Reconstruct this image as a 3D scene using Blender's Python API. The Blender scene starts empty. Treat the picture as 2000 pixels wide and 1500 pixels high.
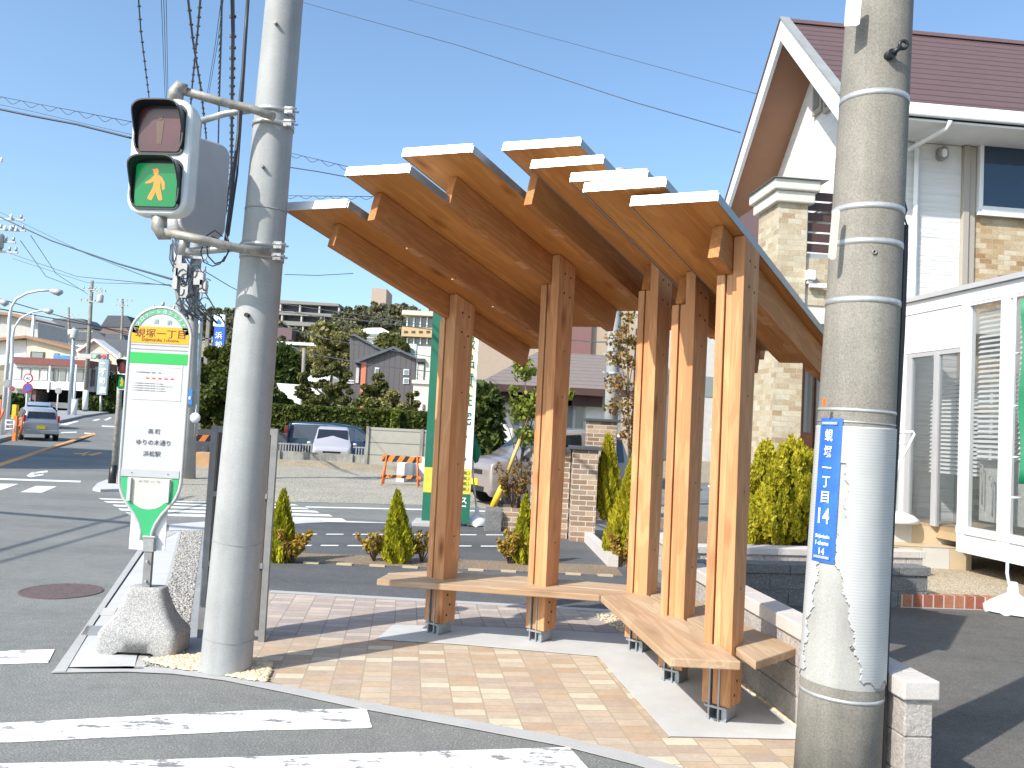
import bpy, math, random
import numpy as np
from mathutils import Vector, Matrix

# ------------------------------------------------------------------ camera
FPX = 1650.0
PITCH = math.radians(2.95)
ROLL = math.radians(2.9)
EYE = 1.6
fw = Vector((0, math.cos(PITCH), math.sin(PITCH)))
r0 = Vector((1, 0, 0)); u0 = Vector((0, -math.sin(PITCH), math.cos(PITCH)))
rt = math.cos(ROLL) * r0 + math.sin(ROLL) * u0
up = -math.sin(ROLL) * r0 + math.cos(ROLL) * u0
CAM = Vector((0, 0, EYE))
scn = bpy.context.scene
cd = bpy.data.cameras.new('camera')
cam = bpy.data.objects.new('camera', cd)
scn.collection.objects.link(cam)
cd.sensor_width = 36; cd.lens = 36 * FPX / 2000.0
cd.clip_start = 0.05; cd.clip_end = 3000
m = Matrix((rt, up, -fw)).transposed().to_4x4(); m.translation = CAM
cam.matrix_world = m
scn.camera = cam

# ------------------------------------------------------------------ light
SUN_EL = math.radians(40)
SUN_A = math.radians(47)      # sun stands behind the viewer, to the left
sdir = Vector((-math.sin(SUN_A) * math.cos(SUN_EL), -math.cos(SUN_A) * math.cos(SUN_EL), math.sin(SUN_EL)))
w = bpy.data.worlds.new('World'); scn.world = w; w.use_nodes = True
nt = w.node_tree
bg = nt.nodes['Background']
sky = nt.nodes.new('ShaderNodeTexSky'); sky.sky_type = 'NISHITA'; sky.sun_disc = False
sky.sun_elevation = SUN_EL
sky.sun_rotation = math.atan2(sdir.x, sdir.y)
sky.air_density = 1.0; sky.dust_density = 2.0; sky.ozone_density = 1.0
tint = nt.nodes.new('ShaderNodeMix'); tint.data_type = 'RGBA'; tint.blend_type = 'MULTIPLY'; tint.inputs[0].default_value = 1.0
tint.inputs[7].default_value = (0.86, 1.0, 1.07, 1); nt.links.new(sky.outputs[0], tint.inputs[6])
nt.links.new(tint.outputs[2], bg.inputs[0]); bg.inputs[1].default_value = 0.15
sl = bpy.data.lights.new('sun', 'SUN'); sl.energy = 4.0; sl.angle = math.radians(0.5); sl.color = (1, 0.95, 0.87)
so = bpy.data.objects.new('sun', sl); scn.collection.objects.link(so)
so.rotation_mode = 'QUATERNION'; so.rotation_quaternion = sdir.to_track_quat('Z', 'Y')
so.location = sdir * 50
scn.view_settings.view_transform = 'Standard'; scn.view_settings.look = 'None'
scn.view_settings.gamma = 1; scn.view_settings.use_curve_mapping = False
scn.view_settings.exposure = 0.68

# ------------------------------------------------------------------ helpers
rnd = random.Random(7)
def ray(x, y): return fw * FPX + rt * (x - 1000) - up * (y - 750)
def G(x, y, z=0.0):
    d = ray(x, y); return CAM + d * ((z - EYE) / d.z)
def D(x, y, Y):
    d = ray(x, y); return CAM + d * (Y / d.y)
def V(*a): return Vector(a)
COL = scn.collection
MATS = {}

def srgb(h):
    h = h.lstrip('#'); c = [int(h[i:i+2], 16) / 255 for i in (0, 2, 4)]
    return tuple(((x / 12.92) if x <= 0.04045 else ((x + 0.055) / 1.055) ** 2.4) for x in c)

def newmat(name):
    m = bpy.data.materials.new(name); m.use_nodes = True
    MATS[name] = m
    return m, m.node_tree, m.node_tree.nodes['Principled BSDF']

def N(nt, kind, **kw):
    n = nt.nodes.new(kind)
    for k, v in kw.items():
        if k.startswith('i_'):
            key = k[2:].replace('_', ' ')
            n.inputs[key].default_value = v
        else: setattr(n, k, v)
    return n

def ramp(nt, fac, stops, interp='LINEAR'):
    r = nt.nodes.new('ShaderNodeValToRGB'); r.color_ramp.interpolation = interp
    e = r.color_ramp.elements
    while len(e) > len(stops): e.remove(e[-1])
    while len(e) < len(stops): e.new(0.5)
    for el, (p, c) in zip(e, stops):
        el.position = p; el.color = (*c, 1) if len(c) == 3 else c
    nt.links.new(fac, r.inputs[0]); return r.outputs[0]

def mixc(nt, fac, a, b, mode='MIX'):
    x = nt.nodes.new('ShaderNodeMix'); x.data_type = 'RGBA'; x.blend_type = mode
    if isinstance(fac, (int, float)): x.inputs[0].default_value = fac
    else: nt.links.new(fac, x.inputs[0])
    for s, v in ((6, a), (7, b)):
        if isinstance(v, tuple): x.inputs[s].default_value = (*v[:3], 1)
        else: nt.links.new(v, x.inputs[s])
    return x.outputs[2]

def coords(nt, scale=(1, 1, 1), rot=(0, 0, 0), loc=(0, 0, 0), src='Object'):
    tc = nt.nodes.new('ShaderNodeTexCoord'); mp = nt.nodes.new('ShaderNodeMapping')
    mp.inputs['Scale'].default_value = scale; mp.inputs['Rotation'].default_value = rot; mp.inputs['Location'].default_value = loc
    nt.links.new(tc.outputs[src], mp.inputs[0]); return mp.outputs[0]

def noise(nt, vec, scale, detail=4, rough=0.6, dist=0.0):
    n = N(nt, 'ShaderNodeTexNoise'); n.inputs['Scale'].default_value = scale; n.inputs['Detail'].default_value = detail
    n.inputs['Roughness'].default_value = rough; n.inputs['Distortion'].default_value = dist
    nt.links.new(vec, n.inputs['Vector']); return n.outputs['Fac']

def bump(nt, bsdf, h, strength=0.3, dist=0.01):
    b = nt.nodes.new('ShaderNodeBump'); b.inputs['Strength'].default_value = strength; b.inputs['Distance'].default_value = dist
    nt.links.new(h, b.inputs['Height']); nt.links.new(b.outputs[0], bsdf.inputs['Normal'])

def simple(name, col, rough=0.6, metal=0.0, var=0.12, scale=3.0, bmp=0.0, bscale=60, spec=None, coat=0, fine=0.0):
    """one colour with soft mottling (and optional fine grain) in world-sized object space"""
    m, nt, b = newmat(name)
    if isinstance(col, str): col = srgb(col)
    v = coords(nt)
    n = noise(nt, v, scale, 5, 0.65)
    lo = tuple(c * (1 - var) for c in col); hi = tuple(min(1, c * (1 + var)) for c in col)
    c = ramp(nt, n, [(0.3, lo), (0.7, hi)])
    if fine:
        f = noise(nt, v, 90, 3, 0.8)
        c = mixc(nt, 1.0, c, ramp(nt, f, [(0.35, (1 - fine,) * 3), (0.65, (1 + 0.0,) * 3)]), 'MULTIPLY')
    nt.links.new(c, b.inputs['Base Color'])
    b.inputs['Roughness'].default_value = rough; b.inputs['Metallic'].default_value = metal
    if spec is not None: b.inputs['Specular IOR Level'].default_value = spec
    if coat: b.inputs['Coat Weight'].default_value = coat; b.inputs['Coat Roughness'].default_value = 0.05
    if bmp: bump(nt, b, noise(nt, v, bscale, 4, 0.7), bmp, 0.004)
    return m

LOCM = {}
def chain(o):
    mm = Matrix.Identity(4)
    while o.parent is not None: mm = LOCM.get(o.name, Matrix.Identity(4)) @ mm; o = o.parent
    return mm

def project(p):
    q = Vector(p) - CAM; d = q.dot(fw); return 1000 + FPX*q.dot(rt)/d, 750 - FPX*q.dot(up)/d

class M:
    """mesh collector: everything added becomes ONE mesh object"""
    def __init__(s): s.v = []; s.f = []; s.fm = []; s.sm = []
    def add(s, vs, fs, smooth=False):
        o = len(s.v); s.v += [Vector(p) for p in vs]
        for f in fs: s.f.append([i + o for i in f]); s.sm.append(smooth)
        return s
    def para(s, o, a, b, c):
        o, a, b, c = map(Vector, (o, a, b, c))
        p = [o, o+a, o+a+b, o+b, o+c, o+a+c, o+a+b+c, o+b+c]
        fs = [(0,3,2,1),(4,5,6,7),(0,1,5,4),(1,2,6,5),(2,3,7,6),(3,0,4,7)]
        if a.cross(b).dot(c) < 0: fs = [f[::-1] for f in fs]
        return s.add(p, fs)
    def box(s, x0, x1, y0, y1, z0, z1): return s.para((x0,y0,z0), (x1-x0,0,0), (0,y1-y0,0), (0,0,z1-z0))
    def cbox(s, c, sx, sy, sz, rz=0.0):
        ca, sa = math.cos(rz), math.sin(rz)
        a = V(ca, sa, 0) * sx; b = V(-sa, ca, 0) * sy; cc = V(0, 0, sz)
        return s.para(Vector(c) - a/2 - b/2 - cc/2, a, b, cc)
    def rbox(s, c, ax, ay, az, r=0.02, n=4):
        """box with rounded outline in the ax-ay plane, extruded along az (half vectors)"""
        c, ax, ay, az = map(Vector, (c, ax, ay, az))
        lx, ly = ax.length, ay.length; ux, uy = ax.normalized(), ay.normalized()
        r = min(r, lx*0.98, ly*0.98); pts = []
        for (sx, sy, a0) in ((1,1,0),(-1,1,90),(-1,-1,180),(1,-1,270)):
            for k in range(n+1):
                a = math.radians(a0 + 90*k/n)
                pts.append(c + ux*(sx*(lx-r) + r*math.cos(a)) + uy*(sy*(ly-r) + r*math.sin(a)))
        return s.prism([p - az for p in pts], az*2)
    def prism(s, pts, ext, smooth=False):
        pts = [Vector(p) for p in pts]; ext = Vector(ext); n = len(pts)
        nrm = V(0,0,0)
        for i in range(n): nrm += (pts[i]-pts[0]).cross(pts[(i+1) % n]-pts[0])
        if nrm.dot(ext) > 0: pts = pts[::-1]
        vs = pts + [p + ext for p in pts]
        fs = [list(range(n)), list(range(2*n-1, n-1, -1))]
        s.add(vs, fs); o = len(s.v) - 2*n
        for i in range(n):
            j = (i+1) % n; s.f.append([o+i, o+n+i, o+n+j, o+j]); s.sm.append(smooth)
        return s
    def quad(s, a, b, c, d): return s.add([a, b, c, d], [(0,1,2,3)])
    def tube(s, path, r, n=8, caps=True, smooth=True):
        path = [Vector(p) for p in path]
        rs = r if isinstance(r, (list, tuple)) else [r]*len(path)
        rings = []; ref = None
        for i, p in enumerate(path):
            t = (path[min(i+1, len(path)-1)] - path[max(i-1, 0)]).normalized()
            if ref is None:
                ref = t.cross(V(0,0,1) if abs(t.z) < 0.9 else V(1,0,0)).normalized()
            ref = (ref - t*ref.dot(t)).normalized(); bi = t.cross(ref)
            rings.append([p + (ref*math.cos(2*math.pi*k/n) + bi*math.sin(2*math.pi*k/n))*rs[i] for k in range(n)])
        vs = [q for rg in rings for q in rg]; fs = []
        for i in range(len(path)-1):
            for k in range(n):
                k2 = (k+1) % n; fs.append((i*n+k, i*n+k2, (i+1)*n+k2, (i+1)*n+k))
        s.add(vs, fs, smooth)
        if caps:
            o = len(s.v) - len(vs)
            s.f.append([o+k for k in range(n)][::-1]); s.sm.append(False)
            s.f.append([o+(len(path)-1)*n+k for k in range(n)]); s.sm.append(False)
        return s
    def lathe(s, c, prof, n=24, smooth=True, axis=None):
        c = Vector(c); vs = []; fs = []
        for (r, z) in prof:
            for k in range(n):
                a = 2*math.pi*k/n; vs.append(c + V(r*math.cos(a), r*math.sin(a), z))
        for i in range(len(prof)-1):
            for k in range(n):
                k2 = (k+1) % n; fs.append((i*n+k, i*n+k2, (i+1)*n+k2, (i+1)*n+k))
        fs.append(list(range(n))[::-1]); fs.append([(len(prof)-1)*n+k for k in range(n)])
        return s.add(vs, fs, smooth)
    def blob(s, c, r, rx=1, ry=1, rz=1, seg=8, rings=6, jit=0.0):
        vs = []; fs = []; c = Vector(c)
        for i in range(rings+1):
            th = math.pi*i/rings
            for k in range(seg):
                ph = 2*math.pi*k/seg; q = r*(1 + rnd.uniform(-jit, jit))
                vs.append(c + V(q*rx*math.sin(th)*math.cos(ph), q*ry*math.sin(th)*math.sin(ph), q*rz*math.cos(th)))
        for i in range(rings):
            for k in range(seg):
                k2 = (k+1) % seg; fs.append((i*seg+k, (i+1)*seg+k, (i+1)*seg+k2, i*seg+k2))
        return s.add(vs, fs, True)
    def each(s, name, mat, parent=None, **k):
        """every loose piece becomes an object of its own"""
        par = list(range(len(s.v)))
        def find(i):
            while par[i] != i: par[i] = par[par[i]]; i = par[i]
            return i
        for f in s.f:
            for i in f[1:]: par[find(i)] = find(f[0])
        grp = {}
        for fi, f in enumerate(s.f): grp.setdefault(find(f[0]), []).append(fi)
        for fl in grp.values():
            q = M(); mp = {}
            for fi in fl:
                nf = []
                for i in s.f[fi]:
                    if i not in mp: mp[i] = len(q.v); q.v.append(s.v[i])
                    nf.append(mp[i])
                q.f.append(nf); q.sm.append(s.sm[fi])
            o = q.build(name, mat, parent, **k)
        return o
    def build(s, name, mat, parent=None, bevel=0.0, frame=None, seg=2):
        """frame: Matrix giving the object's own axes (for grain direction)"""
        off = V(0,0,0)
        if parent is not None:
            p = parent
            while p.parent: p = p.parent
            if not p.get('_local'): off = Vector(p.location)
        me = bpy.data.meshes.new(name)
        if frame is not None:
            inv = frame.inverted(); vs = [inv @ v for v in s.v]
        else: vs = [v - off for v in s.v]
        me.from_pydata([tuple(v) for v in vs], [], s.f)
        me.polygons.foreach_set('use_smooth', s.sm)
        me.materials.append(mat if not isinstance(mat, str) else MATS[mat]); me.update()
        o = bpy.data.objects.new(name, me); COL.objects.link(o)
        loc = Matrix.Identity(4) if frame is None else Matrix.Translation(-off) @ frame
        if parent is not None:
            o.parent = parent
            if parent.parent is not None: loc = chain(parent).inverted() @ loc
        o.matrix_local = loc; LOCM[o.name] = loc
        if bevel:
            b = o.modifiers.new('bevel', 'BEVEL'); b.width = bevel; b.segments = seg; b.limit_method = 'ANGLE'; b.angle_limit = math.radians(40)
        return o

def tag(o, label=None, cat=None, group=None, kind=None):
    if label: o['label'] = label
    if cat: o['category'] = cat
    if group: o['group'] = group
    if kind: o['kind'] = kind
    return o
def thing(name, label, cat, loc=(0,0,0), group=None, rz=0.0, local=False):
    o = bpy.data.objects.new(name, None); COL.objects.link(o); o.location = Vector(loc); o.rotation_euler = (0,0,rz)
    o.empty_display_size = 0.2
    if local: o['_local'] = 1
    return tag(o, label, cat, group)
def struct(name, bm, mat, **k): return tag(bm.build(name, mat, **k), kind='structure')
def copy_tree(o, parent=None):
    c = o.copy(); COL.objects.link(c)
    if parent: c.parent = parent
    for ch in list(o.children): copy_tree(ch, c)
    return c

def sheet(pts, z=None):
    """flat polygon on the ground with a 3 mm skirt"""
    mm = M(); mm.prism([V(p[0], p[1], p[2] if z is None else z) for p in pts], V(0,0,-0.003)); return mm
def GP(pix, z=0.0): return [G(x, y, z) for x, y in pix]

def text(s, mat, parent, c, ur, uu, h=None, wfit=None, name='lettering', th=0.0012, off=0.0, bold=0.0, maxw=None):
    """lettering as a mesh centred on c, ur = reading direction, uu = up"""
    cu = bpy.data.curves.new('t', 'FONT'); cu.body = s; cu.align_x = 'CENTER'; cu.align_y = 'CENTER'; cu.extrude = th/2; cu.size = 1; cu.offset = bold
    cu.resolution_u = 2
    to = bpy.data.objects.new('t', cu); COL.objects.link(to)
    dg = bpy.context.evaluated_depsgraph_get(); dg.update()
    me = bpy.data.meshes.new_from_object(to.evaluated_get(dg))
    bpy.data.objects.remove(to); bpy.data.curves.remove(cu)
    n = len(me.vertices)
    if n == 0: return None
    co = np.zeros(n*3, np.float32); me.vertices.foreach_get('co', co); co = co.reshape(-1, 3)
    x0, x1 = co[:,0].min(), co[:,0].max(); y0, y1 = co[:,1].min(), co[:,1].max()
    sy = (h/(y1-y0)) if h else 1; sx = sy
    if wfit: sx = wfit/(x1-x0); sy = sy if h else sx
    if maxw and sx*(x1-x0) > maxw: sx = maxw/(x1-x0)
    c = Vector(c); ur = Vector(ur).normalized(); uu = Vector(uu).normalized(); nn = ur.cross(uu)
    p = parent; offv = V(0,0,0)
    while p and p.parent: p = p.parent
    if p and not p.get('_local'): offv = Vector(p.location)
    R = np.array([ur, uu, nn]); q = np.stack([(co[:,0]-(x0+x1)/2)*sx, (co[:,1]-(y0+y1)/2)*sy, co[:,2]+off], 1)
    q = q @ R + np.array(c - offv)
    me.vertices.foreach_set('co', q.astype(np.float32).ravel()); me.update()
    me.materials.clear(); me.materials.append(MATS[mat]); me.name = name
    o = bpy.data.objects.new(name, me); COL.objects.link(o)
    if parent:
        o.parent = parent
        if parent.parent is not None: o.matrix_local = chain(parent).inverted(); LOCM[o.name] = chain(parent).inverted()
    return o

class Frame:
    """upright frame: e1 = right along the facade, dd = away from the viewer"""
    def __init__(s, O, az):
        a = math.radians(az); s.O = Vector((O[0], O[1], 0)); s.dd = V(math.sin(a), math.cos(a), 0); s.e1 = V(math.cos(a), -math.sin(a), 0)
    def P(s, u, d, z): return s.O + s.e1*u + s.dd*d + V(0,0,z)
    def hit(s, x, y, d):
        r = ray(x, y); t = (s.O + s.dd*d - CAM).dot(s.dd) / r.dot(s.dd); p = CAM + r*t
        return (p - s.O).dot(s.e1), p.z
    def side(s, x, y, u):
        r = ray(x, y); t = (s.O + s.e1*u - CAM).dot(s.e1) / r.dot(s.e1); p = CAM + r*t
        return (p - s.O).dot(s.dd), p.z
    def box(s, mm, u0_, u1_, d0, d1, z0, z1):
        return mm.para(s.P(u0_, d0, z0), s.e1*(u1_-u0_), s.dd*(d1-d0), V(0,0,z1-z0))

# ------------------------------------------------------------------ materials
def mat_asphalt(name, base, lo=0.75, hi=1.3, warm=(1,1,1)):
    m, nt, b = newmat(name); v = coords(nt)
    big = noise(nt, v, 0.5, 5, 0.6); fine = noise(nt, v, 95, 3, 0.85); mid = noise(nt, v, 9, 5, 0.7)
    c = ramp(nt, big, [(0.3, tuple(base*w_*0.86 for w_ in warm)), (0.7, tuple(base*w_*1.12 for w_ in warm))])
    c = mixc(nt, 1.0, c, ramp(nt, mid, [(0.3, (0.88,)*3), (0.7, (1.08,)*3)]), 'MULTIPLY')
    c = mixc(nt, 1.0, c, ramp(nt, fine, [(0.33, (lo*0.7,)*3), (0.5, (1,)*3), (0.68, (hi*1.3,)*3)]), 'MULTIPLY')
    pt = noise(nt, coords(nt, (0.35, 1.1, 1), (0, 0, 0.35)), 0.8, 6, 0.7)
    c = mixc(nt, 1.0, c, ramp(nt, pt, [(0.36, (0.80, 0.80, 0.79)), (0.5, (1, 1, 1)), (0.66, (1.10, 1.09, 1.06))]), 'MULTIPLY')
    vo = N(nt, 'ShaderNodeTexVoronoi'); vo.inputs['Scale'].default_value = 55; nt.links.new(v, vo.inputs['Vector'])
    sp = ramp(nt, vo.outputs['Distance'], [(0.08, (1,1,1)), (0.16, (0,0,0))])
    c = mixc(nt, sp, c, tuple(min(1, base*2.6) for _ in range(3)))
    nt.links.new(c, b.inputs['Base Color']); b.inputs['Roughness'].default_value = 0.85; b.inputs['Specular IOR Level'].default_value = 0.3
    bump(nt, b, fine, 0.5, 0.004)
    return m
mat_asphalt('asphalt', 0.18, warm=(0.99, 1.01, 0.97))
mat_asphalt('asphalt_lot', 0.10, lo=0.9, hi=1.1, warm=(0.97, 1.0, 1.06))
mat_asphalt('asphalt_drive', 0.11, lo=0.9, hi=1.1, warm=(1.06, 1.0, 0.93))

def mat_paint(name, col, wear=0.5, scale=6):
    m, nt, b = newmat(name); v = coords(nt)
    n = noise(nt, v, scale, 8, 0.75); n2 = noise(nt, coords(nt, (0.5, 3, 1)), 5, 6, 0.7)
    a = N(nt, 'ShaderNodeMath', operation='MULTIPLY'); nt.links.new(n, a.inputs[0]); nt.links.new(n2, a.inputs[1])
    f = ramp(nt, a.outputs[0], [(0.13 + 0.05*wear, (0,0,0)), (0.16 + 0.06*wear, (1,1,1))])
    g = noise(nt, v, 120, 2, 0.8)
    c = mixc(nt, f, (0.2, 0.2, 0.2), mixc(nt, 1.0, col, ramp(nt, g, [(0.3, (0.82,)*3), (0.6, (1.03,)*3)]), 'MULTIPLY'))
    nt.links.new(c, b.inputs['Base Color']); b.inputs['Roughness'].default_value = 0.7
    return m
mat_paint('road_paint_white', (0.82, 0.82, 0.80), 1.1)
mat_paint('road_paint_clean', (0.75, 0.75, 0.73), 0.2)
mat_paint('road_paint_orange', (0.75, 0.33, 0.1), 0.5)

def mat_wood(name, c1, c2, c3, rings=1.0, knots=1.0, rough=0.6, weather=0.0):
    m, nt, b = newmat(name)
    oi = nt.nodes.new('ShaderNodeObjectInfo')
    tc = nt.nodes.new('ShaderNodeTexCoord')
    addv = N(nt, 'ShaderNodeVectorMath', operation='ADD')
    sc = N(nt, 'ShaderNodeVectorMath', operation='SCALE'); 
    cmb = nt.nodes.new('ShaderNodeCombineXYZ')
    for i in range(3): nt.links.new(oi.outputs['Random'], cmb.inputs[i])
    nt.links.new(cmb.outputs[0], sc.inputs[0]); sc.inputs['Scale'].default_value = 17.3
    nt.links.new(tc.outputs['Object'], addv.inputs[0]); nt.links.new(sc.outputs[0], addv.inputs[1])
    mp = nt.nodes.new('ShaderNodeMapping'); mp.inputs['Scale'].default_value = (0.9, 7, 7); nt.links.new(addv.outputs[0], mp.inputs[0])
    mp2 = nt.nodes.new('ShaderNodeMapping'); mp2.inputs['Scale'].default_value = (3, 70, 70); nt.links.new(addv.outputs[0], mp2.inputs[0])
    big = noise(nt, mp.outputs[0], 1.2, 3, 0.5, 0.6)
    wv = N(nt, 'ShaderNodeMath', operation='MULTIPLY'); wv.inputs[1].default_value = 38*rings; nt.links.new(big, wv.inputs[0])
    sn = N(nt, 'ShaderNodeMath', operation='SINE'); nt.links.new(wv.outputs[0], sn.inputs[0])
    fine = noise(nt, mp2.outputs[0], 1, 4, 0.7)
    c = ramp(nt, noise(nt, mp.outputs[0], 0.45, 3, 0.5), [(0.3, c1), (0.5, c2), (0.72, c3)])
    c = mixc(nt, 1.0, c, ramp(nt, sn.outputs[0], [(0.2, (0.90, 0.87, 0.84)), (0.8, (1.04, 1.04, 1.04))]), 'MULTIPLY')
    c = mixc(nt, 1.0, c, ramp(nt, fine, [(0.3, (0.86, 0.84, 0.82)), (0.65, (1.04, 1.04, 1.04))]), 'MULTIPLY')
    if knots:
        mk = nt.nodes.new('ShaderNodeMapping'); mk.inputs['Scale'].default_value = (1.7, 5.0, 5.0); nt.links.new(addv.outputs[0], mk.inputs[0])
        vo = N(nt, 'ShaderNodeTexVoronoi'); vo.inputs['Scale'].default_value = 0.9; nt.links.new(mk.outputs[0], vo.inputs['Vector'])
        kk = ramp(nt, vo.outputs['Distance'], [(0.05, (0.22, 0.13, 0.08)), (0.09, (0.55, 0.4, 0.3)), (0.2, (1,1,1))])
        c = mixc(nt, 1.0*knots, c, kk, 'MULTIPLY')
    rb = ramp(nt, oi.outputs['Random'], [(0.0, (0.9, 0.88, 0.86)), (1.0, (1.08, 1.08, 1.08))])
    c = mixc(nt, 1.0, c, rb, 'MULTIPLY')
    nt.links.new(c, b.inputs['Base Color']); b.inputs['Roughness'].default_value = rough; b.inputs['Specular IOR Level'].default_value = 0.25
    bump(nt, b, fine, 0.15, 0.002)
    return m
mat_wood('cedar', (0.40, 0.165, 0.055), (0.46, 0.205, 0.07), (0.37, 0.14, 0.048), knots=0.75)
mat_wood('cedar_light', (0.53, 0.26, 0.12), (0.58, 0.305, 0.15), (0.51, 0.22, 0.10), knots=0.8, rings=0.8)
mat_wood('cedar_board', (0.52, 0.225, 0.06), (0.60, 0.275, 0.08), (0.48, 0.195, 0.05), rings=0.6, knots=0.7)
mat_wood('bench_wood', (0.46, 0.34, 0.22), (0.50, 0.38, 0.26), (0.43, 0.29, 0.18), knots=0.25, rings=0.6)

def mat_concrete(name, base, tint=(1, 0.99, 0.95), grain=0.15, stain=0.2, speck=False, vert=False, rough=0.85):
    m, nt, b = newmat(name); v = coords(nt)
    big = noise(nt, v, 1.6, 6, 0.65)
    st = noise(nt, coords(nt, (9, 9, 0.6) if vert else (1, 1, 1)), 1.2 if vert else 4, 5, 0.6)
    c = ramp(nt, big, [(0.3, tuple(base*t*(1-stain) for t in tint)), (0.7, tuple(base*t*(1+stain*0.6) for t in tint))])
    c = mixc(nt, 1.0, c, ramp(nt, st, [(0.3, (1-stain*0.7,)*3), (0.7, (1.04,)*3)]), 'MULTIPLY')
    f = noise(nt, v, 130, 3, 0.8)
    c = mixc(nt, 1.0, c, ramp(nt, f, [(0.3, (1-grain*1.6,)*3), (0.7, (1+grain,)*3)]), 'MULTIPLY')
    if speck:
        vo = N(nt, 'ShaderNodeTexVoronoi'); vo.inputs['Scale'].default_value = 190; nt.links.new(v, vo.inputs['Vector'])
        c = mixc(nt, 0.6, c, ramp(nt, vo.outputs['Color'], [(0.1, (base*0.45,)*3), (0.5, (base,)*3), (0.9, (min(1, base*1.8),)*3)]), 'MIX')
    nt.links.new(c, b.inputs['Base Color']); b.inputs['Roughness'].default_value = rough
    bump(nt, b, f, 0.3 if not speck else 0.7, 0.003)
    return m
mat_concrete('concrete_pole_mat', 0.37, (0.98, 1.0, 0.99), 0.09, 0.20, vert=True, rough=0.7)
mat_concrete('concrete_old', 0.245, (1.08, 1.0, 0.86), 0.22, 0.3, vert=True)
mat_concrete('concrete_clean', 0.40, (1.02, 1.0, 0.93), 0.1, 0.22, vert=True)
mat_concrete('concrete_slab', 0.50, (1, 1, 0.99), 0.08, 0.1)
mat_concrete('concrete_pale', 0.40, (1, 0.99, 0.97), 0.07, 0.08)
mat_concrete('concrete_dark', 0.3, (0.97, 1, 1.02), 0.1, 0.15)
mat_concrete('aggregate', 0.33, (1.06, 1.0, 0.93), 0.2, 0.15, speck=True)
mat_concrete('concrete_wall', 0.32, (1.02, 1.0, 0.9), 0.08, 0.45, vert=True)
mat_concrete('render_white', 0.74, (1, 1, 0.99), 0.03, 0.04)
mat_concrete('render_cream', 0.62, (1, 0.97, 0.86), 0.03, 0.06)
mat_concrete('render_beige', 0.40, (1.08, 0.98, 0.84), 0.03, 0.05)

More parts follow.
